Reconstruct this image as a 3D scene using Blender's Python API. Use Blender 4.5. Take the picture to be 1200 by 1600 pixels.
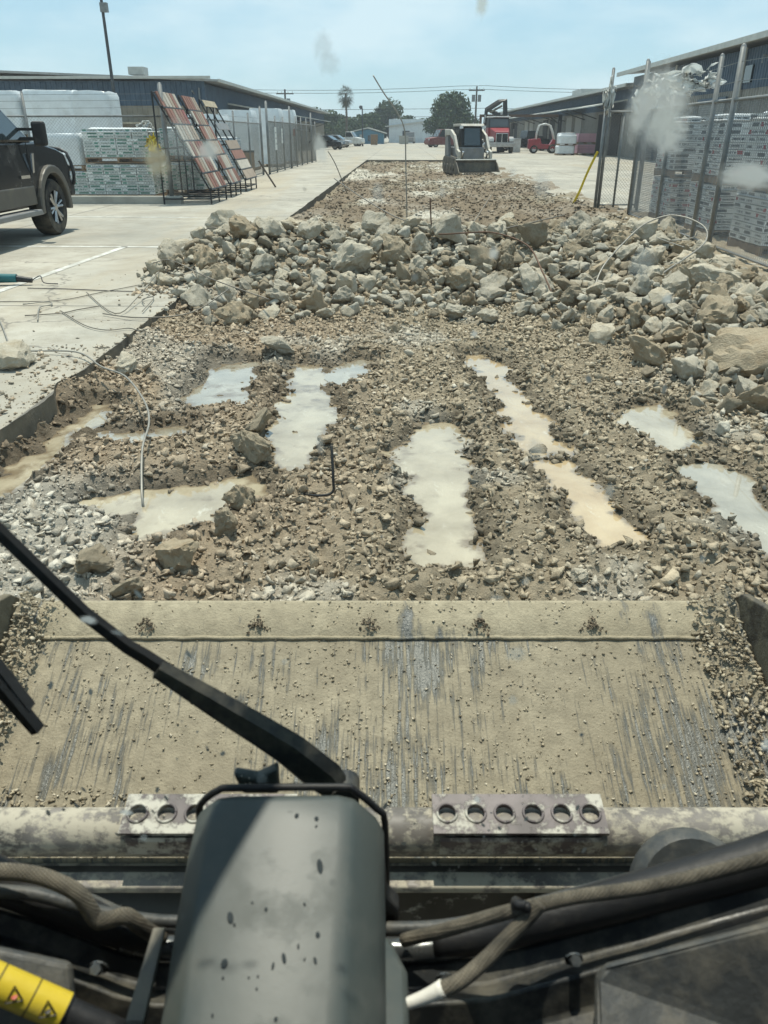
import bpy, bmesh, math, random
import numpy as np
from mathutils import Vector, Matrix, Euler, noise as mnoise

for o in list(bpy.data.objects):
    bpy.data.objects.remove(o, do_unlink=True)
scene = bpy.context.scene
COL = scene.collection
R = math.radians
YAW = R(1.17)
CAM_H = 1.65

# ---------------------------------------------------------------- camera
cam_d = bpy.data.cameras.new('camera')
cam = bpy.data.objects.new('camera', cam_d)
COL.objects.link(cam)
cam_d.sensor_fit = 'VERTICAL'
cam_d.sensor_height = 24.0
cam_d.lens = 24.0 * 1202.0 / 1600.0
cam_d.clip_start = 0.02
cam_d.clip_end = 6000.0
cam_d.dof.use_dof = True
cam_d.dof.focus_distance = 7.0
cam_d.dof.aperture_fstop = cam_d.lens / 3.0
cam.location = (0, 0, CAM_H)
cam.rotation_euler = (R(90) - math.atan(590.0 / 1202.0), 0, YAW)
scene.camera = cam

# ---------------------------------------------------------------- sky and sun
SUN_EL, SUN_AZ = R(74), R(-4)          # azimuth measured from +Y towards +X
world = bpy.data.worlds.new('World')
scene.world = world
world.use_nodes = True
wn, wl = world.node_tree.nodes, world.node_tree.links
wn.clear()
w_out = wn.new('ShaderNodeOutputWorld')
w_bg = wn.new('ShaderNodeBackground')
w_sky = wn.new('ShaderNodeTexSky')
w_sky.sky_type = 'NISHITA'
w_sky.sun_disc = False
w_sky.sun_elevation = SUN_EL
w_sky.sun_rotation = SUN_AZ
w_sky.air_density = 1.0
w_sky.dust_density = 0.6
w_sky.ozone_density = 2.0
w_sky.altitude = 0
w_bg.inputs['Strength'].default_value = 0.10
# thin summer cloud veil: soft noise on the sky direction
w_tc = wn.new('ShaderNodeTexCoord')
w_map = wn.new('ShaderNodeMapping')
w_map.inputs['Scale'].default_value = (1.6, 1.6, 4.5)
w_no = wn.new('ShaderNodeTexNoise')
w_no.inputs['Scale'].default_value = 2.3
w_no.inputs['Detail'].default_value = 7
w_no.inputs['Roughness'].default_value = 0.55
w_ramp = wn.new('ShaderNodeMapRange')
w_ramp.inputs['From Min'].default_value = 0.44
w_ramp.inputs['From Max'].default_value = 0.64
w_ramp.inputs['To Min'].default_value = 0.0
w_ramp.inputs['To Max'].default_value = 0.62
w_mix = wn.new('ShaderNodeMix')
w_mix.data_type = 'RGBA'
w_mix.inputs['B'].default_value = (4.7, 7.3, 8.9, 1)
wl.new(w_tc.outputs['Generated'], w_map.inputs['Vector'])
wl.new(w_map.outputs['Vector'], w_no.inputs['Vector'])
wl.new(w_no.outputs['Fac'], w_ramp.inputs['Value'])
w_mix.inputs['Factor'].default_value = 0.62
w_cl = wn.new('ShaderNodeMix')
w_cl.data_type = 'RGBA'
w_cl.inputs['B'].default_value = (7.4, 8.6, 9.3, 1)
wl.new(w_ramp.outputs['Result'], w_cl.inputs['Factor'])
wl.new(w_mix.outputs['Result'], w_cl.inputs['A'])
wl.new(w_sky.outputs['Color'], w_mix.inputs['A'])
wl.new(w_cl.outputs['Result'], w_bg.inputs['Color'])
wl.new(w_bg.outputs['Background'], w_out.inputs['Surface'])

sun_d = bpy.data.lights.new('sun', 'SUN')
sun_d.energy = 4.5
sun_d.angle = R(0.6)
sun_d.color = (1.0, 0.935, 0.82)
sun = bpy.data.objects.new('sun', sun_d)
COL.objects.link(sun)
_sd = Vector((math.sin(SUN_AZ) * math.cos(SUN_EL), math.cos(SUN_AZ) * math.cos(SUN_EL), math.sin(SUN_EL)))
sun.rotation_euler = (-_sd).to_track_quat('-Z', 'Y').to_euler()

vs = scene.view_settings
vs.view_transform = 'Standard'
vs.look = 'None'
vs.exposure = 0.24
vs.gamma = 1.0
vs.use_curve_mapping = False
scene.cycles.use_denoising = True
scene.cycles.max_bounces = 6
scene.cycles.diffuse_bounces = 3
scene.cycles.glossy_bounces = 3
scene.cycles.transparent_max_bounces = 12

# ---------------------------------------------------------------- helpers: materials
MATS = {}


def nt(name):
    m = bpy.data.materials.new(name)
    m.use_nodes = True
    MATS[name] = m
    return m, m.node_tree.nodes, m.node_tree.links, m.node_tree.nodes['Principled BSDF']


def noise_node(n, l, scale, detail=4, rough=0.55, coord=None, stretch=None):
    t = n.new('ShaderNodeTexNoise')
    t.inputs['Scale'].default_value = scale
    t.inputs['Detail'].default_value = detail
    t.inputs['Roughness'].default_value = rough
    if coord is None:
        tc = n.new('ShaderNodeTexCoord')
        coord = tc.outputs['Object']
    if stretch:
        mp = n.new('ShaderNodeMapping')
        mp.inputs['Scale'].default_value = stretch
        l.new(coord, mp.inputs['Vector'])
        coord = mp.outputs['Vector']
    l.new(coord, t.inputs['Vector'])
    return t


def mixc(n, l, fac, a, b):
    x = n.new('ShaderNodeMix')
    x.data_type = 'RGBA'
    for key, v in (('Factor', fac), ('A', a), ('B', b)):
        if hasattr(v, 'is_output') or isinstance(v, bpy.types.NodeSocket):
            l.new(v, x.inputs[key])
        elif key == 'Factor':
            x.inputs[key].default_value = v
        else:
            x.inputs[key].default_value = tuple(v) + (1,) if len(v) == 3 else v
    return x.outputs['Result']


def mrange(n, l, v, a, b, c=0.0, d=1.0, smooth=False):
    x = n.new('ShaderNodeMapRange')
    if smooth:
        x.interpolation_type = 'SMOOTHSTEP'
    x.inputs['From Min'].default_value = a
    x.inputs['From Max'].default_value = b
    x.inputs['To Min'].default_value = c
    x.inputs['To Max'].default_value = d
    l.new(v, x.inputs['Value'])
    return x.outputs['Result']


def bump(n, l, bsdf, h, strength=0.3, dist=0.02):
    b = n.new('ShaderNodeBump')
    b.inputs['Strength'].default_value = strength
    b.inputs['Distance'].default_value = dist
    l.new(h, b.inputs['Height'])
    l.new(b.outputs['Normal'], bsdf.inputs['Normal'])


def simple(name, col, rough=0.6, metal=0.0, var=0.25, scale=6.0, dirt=None, dirt_amt=0.35, bmp=0.08, spec=0.4, dirt_scale=3.0, rnd=0.0):
    """painted / plastic / metal surface with mottled tone, dust patches and fine relief"""
    m, n, l, b = nt(name)
    t = noise_node(n, l, scale, 5)
    dark = tuple(c * (1 - var) for c in col)
    lite = tuple(min(1, c * (1 + var * 0.6)) for c in col)
    c = mixc(n, l, mrange(n, l, t.outputs['Fac'], 0.3, 0.7), dark, lite)
    if rnd:
        oi = n.new('ShaderNodeObjectInfo')
        hv = n.new('ShaderNodeHueSaturation')
        l.new(mrange(n, l, oi.outputs['Random'], 0, 1, 1 - rnd, 1 + rnd), hv.inputs['Value'])
        l.new(c, hv.inputs['Color'])
        c = hv.outputs['Color']
    if dirt:
        t2 = noise_node(n, l, dirt_scale, 8, 0.68)
        f = mrange(n, l, t2.outputs['Fac'], 0.62 - dirt_amt * 0.4, 0.75, 0, min(1, dirt_amt * 1.8))
        c = mixc(n, l, f, c, dirt)
        l.new(mrange(n, l, f, 0, 1, rough, 0.9), b.inputs['Roughness'])
    else:
        b.inputs['Roughness'].default_value = rough
    l.new(c, b.inputs['Base Color'])
    b.inputs['Metallic'].default_value = metal
    b.inputs['Specular IOR Level'].default_value = spec
    if bmp:
        t3 = noise_node(n, l, scale * 7, 4)
        bump(n, l, b, t3.outputs['Fac'], bmp, 0.01)
    return m


# ---------------------------------------------------------------- helpers: meshes
class MB:
    def __init__(self):
        self.v, self.f = [], []

    def add(self, vs_, fs_):
        k = len(self.v)
        self.v.extend(tuple(p) for p in vs_)
        self.f.extend([tuple(i + k for i in q) for q in fs_])
        return self

    def box(self, c, s, rot=None):
        x, y, z = s[0] / 2, s[1] / 2, s[2] / 2
        p = [Vector(q) for q in ((-x, -y, -z), (x, -y, -z), (x, y, -z), (-x, y, -z), (-x, -y, z), (x, -y, z), (x, y, z), (-x, y, z))]
        if rot is not None:
            mt = rot if isinstance(rot, Matrix) else Euler(rot).to_matrix()
            p = [mt @ q for q in p]
        c = Vector(c)
        return self.add([q + c for q in p], [(0, 3, 2, 1), (4, 5, 6, 7), (0, 1, 5, 4), (1, 2, 6, 5), (2, 3, 7, 6), (3, 0, 4, 7)])

    def cyl(self, p0, p1, r0, r1=None, n=12, caps=True):
        r1 = r0 if r1 is None else r1
        p0, p1 = Vector(p0), Vector(p1)
        d = (p1 - p0).normalized()
        a = d.orthogonal().normalized()
        b = d.cross(a)
        vs_ = []
        for p, r in ((p0, r0), (p1, r1)):
            for i in range(n):
                t = 2 * math.pi * i / n
                vs_.append(p + (a * math.cos(t) + b * math.sin(t)) * r)
        fs_ = [(i, (i + 1) % n, n + (i + 1) % n, n + i) for i in range(n)]
        if caps:
            fs_ += [tuple(range(n - 1, -1, -1)), tuple(range(n, 2 * n))]
        return self.add(vs_, fs_)

    def tube(self, pts, r, n=8, sub=0):
        pts = [Vector(p) for p in pts]
        if sub:
            pts = smooth_path(pts, sub)
        rr = r if isinstance(r, (list, tuple)) else None
        vs_, fs_ = [], []
        up = None
        for i, p in enumerate(pts):
            d = (pts[min(i + 1, len(pts) - 1)] - pts[max(i - 1, 0)]).normalized()
            if up is None:
                up = d.orthogonal().normalized()
            up = (up - d * up.dot(d)).normalized()
            sd = d.cross(up)
            ri = r if rr is None else rr[0] + (rr[1] - rr[0]) * i / max(1, len(pts) - 1)
            for k in range(n):
                t = 2 * math.pi * k / n
                vs_.append(p + (up * math.cos(t) + sd * math.sin(t)) * ri)
        for i in range(len(pts) - 1):
            for k in range(n):
                fs_.append((i * n + k, i * n + (k + 1) % n, (i + 1) * n + (k + 1) % n, (i + 1) * n + k))
        fs_ += [tuple(range(n - 1, -1, -1)), tuple(range((len(pts) - 1) * n, len(pts) * n))]
        return self.add(vs_, fs_)

    def prism(self, poly, a, b, axis='x'):
        """extrude a 2D polygon between a and b along an axis; poly coords are the two other axes in order"""
        def P(u, v, w):
            return {'x': (w, u, v), 'y': (u, w, v), 'z': (u, v, w)}[axis]
        n = len(poly)
        vs_ = [P(u, v, a) for u, v in poly] + [P(u, v, b) for u, v in poly]
        fs_ = [(i, (i + 1) % n, n + (i + 1) % n, n + i) for i in range(n)]
        fs_ += [tuple(range(n - 1, -1, -1)), tuple(range(n, 2 * n))]
        return self.add(vs_, fs_)

    def loft(self, sections, close=True, caps=True):
        n = len(sections[0])
        vs_ = [p for s in sections for p in s]
        fs_ = []
        for i in range(len(sections) - 1):
            for k in range(n if close else n - 1):
                fs_.append((i * n + k, i * n + (k + 1) % n, (i + 1) * n + (k + 1) % n, (i + 1) * n + k))
        if caps:
            fs_ += [tuple(range(n - 1, -1, -1)), tuple(range((len(sections) - 1) * n, len(sections) * n))]
        return self.add(vs_, fs_)

    def lathe(self, prof, c, axis='x', n=24):
        """prof: (radius, offset along axis)"""
        vs_, fs_ = [], []
        for i in range(n):
            t = 2 * math.pi * i / n
            for r, o in prof:
                u, w = r * math.cos(t), r * math.sin(t)
                q = {'x': (o, u, w), 'y': (u, o, w), 'z': (u, w, o)}[axis]
                vs_.append((q[0] + c[0], q[1] + c[1], q[2] + c[2]))
        m = len(prof)
        for i in range(n):
            for k in range(m - 1):
                a, b = i * m + k, ((i + 1) % n) * m + k
                fs_.append((a, b, b + 1, a + 1))
        return self.add(vs_, fs_)

    def mesh(self, name):
        me = bpy.data.meshes.new(name)
        me.from_pydata(self.v, [], self.f)
        bm = bmesh.new()
        bm.from_mesh(me)
        bmesh.ops.recalc_face_normals(bm, faces=bm.faces)
        bm.to_mesh(me)
        bm.free()
        return me

    def build(self, name, mat, parent=None, smooth=False, bevel=0.0, loc=None, rot=None):
        me = self.mesh(name)
        me.materials.append(MATS[mat] if isinstance(mat, str) else mat)
        return put(name, me, parent, smooth, bevel, loc, rot)


def smooth_path(pts, sub):
    out = []
    n = len(pts)
    for i in range(n - 1):
        p0, p1, p2, p3 = pts[max(i - 1, 0)], pts[i], pts[i + 1], pts[min(i + 2, n - 1)]
        for k in range(sub):
            t = k / sub
            out.append(0.5 * ((2 * p1) + (p2 - p0) * t + (2 * p0 - 5 * p1 + 4 * p2 - p3) * t * t + (3 * p1 - p0 - 3 * p2 + p3) * t ** 3))
    out.append(pts[-1])
    return out


def put(name, me, parent=None, smooth=False, bevel=0.0, loc=None, rot=None):
    o = bpy.data.objects.new(name, me)
    COL.objects.link(o)
    if parent is not None:
        o.parent = parent
    if loc is not None:
        o.location = loc
    if rot is not None:
        o.rotation_euler = rot
    if smooth and len(me.polygons):
        if smooth is True:
            me.polygons.foreach_set('use_smooth', np.ones(len(me.polygons), dtype=bool))
        else:
            me.set_sharp_from_angle(angle=R(smooth))
            me.polygons.foreach_set('use_smooth', np.ones(len(me.polygons), dtype=bool))
            me.set_sharp_from_angle(angle=R(smooth))
    if bevel:
        bv = o.modifiers.new('bevel', 'BEVEL')
        bv.width = bevel
        bv.segments = 2
        bv.limit_method = 'ANGLE'
        bv.angle_limit = R(40)
    return o


def tag(o, label=None, cat=None, group=None, kind=None):
    if label:
        o['label'] = label
    if cat:
        o['category'] = cat
    if group:
        o['group'] = group
    if kind:
        o['kind'] = kind
    return o


def thing(name, label, cat, loc=(0, 0, 0), rz=0.0, group=None):
    o = bpy.data.objects.new(name, None)
    COL.objects.link(o)
    o.location = loc
    o.rotation_euler = (0, 0, rz)
    o.empty_display_size = 0.2
    return tag(o, label, cat, group)


def share(name, me, parent, loc=(0, 0, 0), rot=(0, 0, 0), scale=None):
    o = bpy.data.objects.new(name, me)
    COL.objects.link(o)
    o.parent = parent
    o.location = loc
    o.rotation_euler = rot
    if scale:
        o.scale = scale
    return o


# ---------------------------------------------------------------- helpers: numpy noise and scatter
_rng = np.random.RandomState(7)
_GRID = _rng.rand(256, 256)


def vnoise(x, y, s=0):
    x = x + s * 17.31
    y = y + s * 9.77
    xi, yi = np.floor(x).astype(int), np.floor(y).astype(int)
    fx, fy = x - xi, y - yi
    fx, fy = fx * fx * (3 - 2 * fx), fy * fy * (3 - 2 * fy)
    g = lambda a, b: _GRID[a & 255, b & 255]
    return (g(xi, yi) * (1 - fx) + g(xi + 1, yi) * fx) * (1 - fy) + (g(xi, yi + 1) * (1 - fx) + g(xi + 1, yi + 1) * fx) * fy


def fbm(x, y, o=4, s=0):
    v, a, t = 0, 1.0, 0
    for i in range(o):
        v = v + a * vnoise(x * 2 ** i, y * 2 ** i, s + i)
        t += a
        a *= 0.5
    return v / t


def worley(x, y, s, seed=0):
    """cell noise: distance to nearest feature, random value of that cell"""
    X, Y = x * s, y * s
    xi, yi = np.floor(X).astype(int), np.floor(Y).astype(int)
    best = np.full(x.shape, 9.0)
    val = np.zeros(x.shape)
    for i in (-1, 0, 1):
        for j in (-1, 0, 1):
            a, b = xi + i, yi + j
            px_ = a + _GRID[(a + seed * 13) & 255, (b + 7) & 255]
            py_ = b + _GRID[(a + 91) & 255, (b + seed * 5) & 255]
            d = np.hypot(X - px_, Y - py_)
            m = d < best
            best = np.where(m, d, best)
            val = np.where(m, _GRID[(a + 31) & 255, (b + 57 + seed) & 255], val)
    return best, val


def sdist(poly, x, y):
    """signed distance to a polygon, negative inside"""
    P = np.array(poly, float)
    d = np.full(x.shape, 1e9)
    ins = np.zeros(x.shape, bool)
    for i in range(len(P)):
        a, b = P[i], P[(i + 1) % len(P)]
        e = b - a
        t = np.clip(((x - a[0]) * e[0] + (y - a[1]) * e[1]) / (e @ e), 0, 1)
        d = np.minimum(d, np.hypot(x - a[0] - t * e[0], y - a[1] - t * e[1]))
        c = ((a[1] > y) != (b[1] > y)) & (x < (b[0] - a[0]) * (y - a[1]) / (b[1] - a[1] + 1e-12) + a[0])
        ins ^= c
    return np.where(ins, -d, d)


def sstep(a, b, x):
    t = np.clip((x - a) / (b - a), 0, 1)
    return t * t * (3 - 2 * t)


def np_mesh(name, V, F, mat, colors=None, smooth=False):
    """V n x 3, F m x 3 or m x 4 arrays"""
    me = bpy.data.meshes.new(name)
    k = F.shape[1]
    me.vertices.add(len(V))
    me.vertices.foreach_set('co', V.astype(np.float32).ravel())
    me.loops.add(F.size)
    me.loops.foreach_set('vertex_index', F.astype(np.int32).ravel())
    me.polygons.add(len(F))
    me.polygons.foreach_set('loop_start', np.arange(0, F.size, k, dtype=np.int32))
    me.polygons.foreach_set('loop_total', np.full(len(F), k, dtype=np.int32))
    if smooth:
        me.polygons.foreach_set('use_smooth', np.ones(len(F), dtype=bool))
    me.update(calc_edges=True)
    me.validate()
    if colors is not None:
        at = me.color_attributes.new('tone', 'FLOAT_COLOR', 'POINT')
        at.data.foreach_set('color', np.concatenate([colors, np.ones((len(colors), 1))], 1).astype(np.float32).ravel())
    me.materials.append(MATS[mat])
    return me


def rand_rot(rs, n):
    q = rs.normal(size=(n, 4))
    q /= np.linalg.norm(q, axis=1)[:, None]
    w, x, y, z = q.T
    return np.stack([np.stack([1 - 2 * (y * y + z * z), 2 * (x * y - z * w), 2 * (x * z + y * w)], 1),
                     np.stack([2 * (x * y + z * w), 1 - 2 * (x * x + z * z), 2 * (y * z - x * w)], 1),
                     np.stack([2 * (x * z - y * w), 2 * (y * z + x * w), 1 - 2 * (x * x + y * y)], 1)], 1)


def rock_shape(seed, npts=16, sub=0, rough=0.06, soft=0.16, chunky=False):
    """angular broken lump as (V, F) triangles"""
    rr = random.Random(seed)
    bm = bmesh.new()
    ax = (rr.uniform(0.9, 1.15), rr.uniform(0.65, 1.0), rr.uniform(0.55, 0.8))
    if chunky:
        ax = (rr.uniform(0.95, 1.1), rr.uniform(0.8, 1.0), rr.uniform(0.72, 0.95))
    for i in range(npts):
        d = Vector((rr.gauss(0, 1), rr.gauss(0, 1), rr.gauss(0, 1))).normalized()
        s = rr.uniform(0.72, 1.1)
        bm.verts.new((d.x * s * ax[0], d.y * s * ax[1], d.z * s * ax[2]))
    res = bmesh.ops.convex_hull(bm, input=bm.verts)
    bmesh.ops.delete(bm, geom=list({g for g in list(res['geom_interior']) + list(res['geom_unused']) if isinstance(g, bmesh.types.BMVert)}), context='VERTS')
    if sub:
        bmesh.ops.triangulate(bm, faces=bm.faces)
        for s in range(sub):
            bmesh.ops.subdivide_edges(bm, edges=bm.edges[:], cuts=1, use_grid_fill=True)
            bmesh.ops.triangulate(bm, faces=bm.faces)
            bmesh.ops.smooth_vert(bm, verts=bm.verts, factor=soft, use_axis_x=True, use_axis_y=True, use_axis_z=True)
        off = Vector((seed * 3.1, seed * 1.7, 0))
        for v in bm.verts:
            nn = v.co.normalized()
            h = mnoise.fractal(v.co * 1.7 + off, 0.8, 2.1, 5) * rough * 1.3 + mnoise.noise(v.co * 5.5 + off) * rough * 0.6
            v.co += nn * h
    bmesh.ops.triangulate(bm, faces=bm.faces)
    bmesh.ops.recalc_face_normals(bm, faces=bm.faces)
    bm.verts.index_update()
    V = np.array([v.co[:] for v in bm.verts])
    F = np.array([[v.index for v in f.verts] for f in bm.faces])
    bm.free()
    return V, F


def scatter(name, shapes, pos, rad, squash, colors, mat, rs, smooth=False):
    """many lumps baked into one mesh; returns the mesh"""
    n = len(pos)
    which = rs.randint(0, len(shapes), n)
    rot = rand_rot(rs, n)
    VV, FF, CC, k = [], [], [], 0
    for s, (V, F) in enumerate(shapes):
        idx = np.nonzero(which == s)[0]
        if not len(idx):
            continue
        W = np.einsum('nij,vj->nvi', rot[idx], V) * rad[idx][:, None, None]
        W[:, :, 2] *= squash
        W += pos[idx][:, None, :]
        VV.append(W.reshape(-1, 3))
        FF.append((F[None] + (np.arange(len(idx)) * len(V))[:, None, None]).reshape(-1, 3) + k)
        if colors is not None:
            CC.append(np.repeat(colors[idx], len(V), axis=0))
        k += len(idx) * len(V)
    return np_mesh(name, np.concatenate(VV), np.concatenate(FF), mat, np.concatenate(CC) if colors is not None else None, smooth)

# ================================================================ materials of the ground
def mat_concrete():
    m, n, l, b = nt('concrete_yard')
    tc = n.new('ShaderNodeTexCoord')
    co = tc.outputs['Object']
    t1 = noise_node(n, l, 0.35, 6, 0.6, co)
    t2 = noise_node(n, l, 3.0, 8, 0.7, co)
    t3 = noise_node(n, l, 40.0, 4, 0.6, co)
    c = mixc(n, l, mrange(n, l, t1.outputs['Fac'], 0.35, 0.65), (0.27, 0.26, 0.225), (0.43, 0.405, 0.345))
    c = mixc(n, l, mrange(n, l, t2.outputs['Fac'], 0.46, 0.68, 0, 0.75), c, (0.26, 0.235, 0.19))
    tb = noise_node(n, l, 0.9, 7, 0.7, co)
    c = mixc(n, l, mrange(n, l, tb.outputs['Fac'], 0.55, 0.7, 0, 0.65), c, (0.20, 0.19, 0.165))
    c = mixc(n, l, mrange(n, l, t3.outputs['Fac'], 0.55, 0.75, 0, 0.35), c, (0.24, 0.23, 0.21))
    # dusty clay tracked beside the cut and swept tyre streaks
    sx = n.new('ShaderNodeSeparateXYZ')
    l.new(co, sx.inputs[0])
    t4 = noise_node(n, l, 1.0, 6, 0.65, co, (0.5, 0.06, 1))
    c = mixc(n, l, mrange(n, l, t4.outputs['Fac'], 0.50, 0.66, 0, 0.7), c, (0.36, 0.31, 0.23))
    t5 = noise_node(n, l, 1.0, 5, 0.6, co, (0.045, 0.9, 1))
    c = mixc(n, l, mrange(n, l, t5.outputs['Fac'], 0.55, 0.7, 0, 0.5), c, (0.30, 0.27, 0.22))
    # sealed control joints every 4.6 m
    def joint(sock, off):
        a = n.new('ShaderNodeMath'); a.operation = 'ADD'; a.inputs[1].default_value = off
        l.new(sock, a.inputs[0])
        q = n.new('ShaderNodeMath'); q.operation = 'PINGPONG'; q.inputs[1].default_value = 2.3
        l.new(a.outputs[0], q.inputs[0])
        return mrange(n, l, q.outputs[0], 0.012, 0.022, 0.75, 0.0)
    mx = n.new('ShaderNodeMath'); mx.operation = 'MAXIMUM'
    l.new(joint(sx.outputs[0], 2.25), mx.inputs[0])
    l.new(joint(sx.outputs[1], 1.6), mx.inputs[1])
    c = mixc(n, l, mx.outputs[0], c, (0.09, 0.085, 0.08))
    # hairline cracks
    vo = n.new('ShaderNodeTexVoronoi'); vo.feature = 'DISTANCE_TO_EDGE'; vo.inputs['Scale'].default_value = 0.22
    tw = noise_node(n, l, 1.3, 5, 0.6, co)
    vm = n.new('ShaderNodeVectorMath'); vm.operation = 'ADD'
    l.new(co, vm.inputs[0]); l.new(tw.outputs['Color'], vm.inputs[1])
    l.new(vm.outputs[0], vo.inputs['Vector'])
    c = mixc(n, l, mrange(n, l, vo.outputs['Distance'], 0.0015, 0.005, 0.6, 0), c, (0.12, 0.11, 0.10))
    l.new(c, b.inputs['Base Color'])
    b.inputs['Roughness'].default_value = 0.88
    b.inputs['Specular IOR Level'].default_value = 0.25
    bump(n, l, b, t3.outputs['Fac'], 0.25, 0.01)


def mat_dirt():
    m, n, l, b = nt('dirt')
    tc = n.new('ShaderNodeTexCoord')
    co = tc.outputs['Object']
    at = n.new('ShaderNodeAttribute'); at.attribute_name = 'tone'
    t2 = noise_node(n, l, 9.0, 8, 0.7, co)
    t3 = noise_node(n, l, 45.0, 6, 0.7, co)
    hv = n.new('ShaderNodeHueSaturation')
    l.new(mrange(n, l, t2.outputs['Fac'], 0.25, 0.75, 0.6, 1.35), hv.inputs['Value'])
    l.new(at.outputs['Color'], hv.inputs['Color'])
    c = mixc(n, l, mrange(n, l, t3.outputs['Fac'], 0.55, 0.75, 0, 0.5), hv.outputs['Color'], (0.33, 0.29, 0.22))
    l.new(c, b.inputs['Base Color'])
    b.inputs['Roughness'].default_value = 0.95
    b.inputs['Specular IOR Level'].default_value = 0.2
    ad = n.new('ShaderNodeMath'); ad.operation = 'ADD'
    l.new(t2.outputs['Fac'], ad.inputs[0]); l.new(t3.outputs['Fac'], ad.inputs[1])
    bump(n, l, b, ad.outputs[0], 0.9, 0.03)


def mat_clod():
    m, n, l, b = nt('clod')
    tc = n.new('ShaderNodeTexCoord')
    at = n.new('ShaderNodeAttribute'); at.attribute_name = 'tone'
    t2 = noise_node(n, l, 38.0, 5, 0.7, tc.outputs['Object'])
    hv = n.new('ShaderNodeHueSaturation')
    l.new(mrange(n, l, t2.outputs['Fac'], 0.25, 0.75, 0.72, 1.28), hv.inputs['Value'])
    l.new(at.outputs['Color'], hv.inputs['Color'])
    l.new(hv.outputs['Color'], b.inputs['Base Color'])
    b.inputs['Roughness'].default_value = 0.85
    b.inputs['Specular IOR Level'].default_value = 0.3
    bump(n, l, b, t2.outputs['Fac'], 0.8, 0.02)


def mat_rock(name, a, bcol, clay):
    m, n, l, b = nt(name)
    tc = n.new('ShaderNodeTexCoord')
    oi = n.new('ShaderNodeObjectInfo')
    va = n.new('ShaderNodeVectorMath'); va.operation = 'ADD'
    l.new(tc.outputs['Object'], va.inputs[0]); l.new(oi.outputs['Random'], va.inputs[1])
    co = va.outputs[0]
    t1 = noise_node(n, l, 1.7, 6, 0.65, co)
    t2 = noise_node(n, l, 9.0, 6, 0.7, co)
    t3 = noise_node(n, l, 30.0, 4, 0.6, co)
    c = mixc(n, l, mrange(n, l, t2.outputs['Fac'], 0.3, 0.7), a, bcol)
    f = n.new('ShaderNodeMath'); f.operation = 'ADD'
    l.new(mrange(n, l, t1.outputs['Fac'], 0.46, 0.68, 0, 0.85), f.inputs[0])
    l.new(mrange(n, l, oi.outputs['Random'], 0, 1, -0.25, 0.35), f.inputs[1])
    f.use_clamp = True
    c = mixc(n, l, f.outputs[0], c, clay)
    c = mixc(n, l, mrange(n, l, t3.outputs['Fac'], 0.62, 0.78, 0, 0.35), c, (0.22, 0.20, 0.16))
    hv = n.new('ShaderNodeHueSaturation')
    l.new(mrange(n, l, oi.outputs['Random'], 0, 1, 0.78, 1.18), hv.inputs['Value'])
    l.new(c, hv.inputs['Color'])
    l.new(hv.outputs['Color'], b.inputs['Base Color'])
    b.inputs['Roughness'].default_value = 0.92
    b.inputs['Specular IOR Level'].default_value = 0.25
    ad = n.new('ShaderNodeMath'); ad.operation = 'ADD'
    l.new(t2.outputs['Fac'], ad.inputs[0]); l.new(t3.outputs['Fac'], ad.inputs[1])
    bump(n, l, b, ad.outputs[0], 0.55, 0.05)


def mat_water(name, col, col2):
    m, n, l, b = nt(name)
    tc = n.new('ShaderNodeTexCoord')
    co = tc.outputs['Object']
    t1 = noise_node(n, l, 2.6, 6, 0.6, co)
    t1.inputs['Distortion'].default_value = 0.3
    t2 = noise_node(n, l, 16.0, 3, 0.5, co, (1.0, 0.4, 1))
    c = mixc(n, l, mrange(n, l, t1.outputs['Fac'], 0.34, 0.64), tuple(k * 0.85 for k in col), col2)
    tf = noise_node(n, l, 7.0, 8, 0.75, co, (1.0, 0.5, 1))
    c = mixc(n, l, mrange(n, l, tf.outputs['Fac'], 0.58, 0.70, 0, 0.6), c, (0.66, 0.63, 0.53))
    # shallow margins: the soaked clay bed shows through the cloudy water
    dp = n.new('ShaderNodeAttribute'); dp.attribute_name = 'tone'
    tj = noise_node(n, l, 22.0, 5, 0.6, co)
    aj = n.new('ShaderNodeMath'); aj.operation = 'ADD'
    l.new(dp.outputs['Fac'], aj.inputs[0]); l.new(mrange(n, l, tj.outputs['Fac'], 0.3, 0.7, -0.18, 0.18), aj.inputs[1])
    c = mixc(n, l, mrange(n, l, aj.outputs[0], 0.02, 0.75, 0, 1, True), (0.20, 0.155, 0.10), c)
    l.new(c, b.inputs['Base Color'])
    b.inputs['Roughness'].default_value = 0.04
    b.inputs['IOR'].default_value = 1.33
    b.inputs['Specular IOR Level'].default_value = 0.5
    b.inputs['Coat Weight'].default_value = 0.9
    b.inputs['Coat IOR'].default_value = 1.6
    b.inputs['Coat Roughness'].default_value = 0.02
    bump(n, l, b, t2.outputs['Fac'], 0.22, 0.03)


mat_concrete()
mat_dirt()
mat_clod()
mat_rock('rubble_grey', (0.40, 0.355, 0.275), (0.59, 0.545, 0.445), (0.39, 0.325, 0.23))
mat_rock('rubble_clay', (0.30, 0.25, 0.175), (0.42, 0.36, 0.265), (0.29, 0.22, 0.14))
mat_water('milky_water', (0.35, 0.295, 0.20), (0.45, 0.395, 0.285))
mat_water('clay_water', (0.43, 0.31, 0.17), (0.50, 0.395, 0.245))
mat_water('grey_water', (0.29, 0.265, 0.205), (0.39, 0.36, 0.285))
simple('slab_edge', (0.13, 0.115, 0.09), 0.95, var=0.5, scale=7, bmp=0.6, dirt=(0.24, 0.2, 0.14), dirt_amt=0.4)

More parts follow.
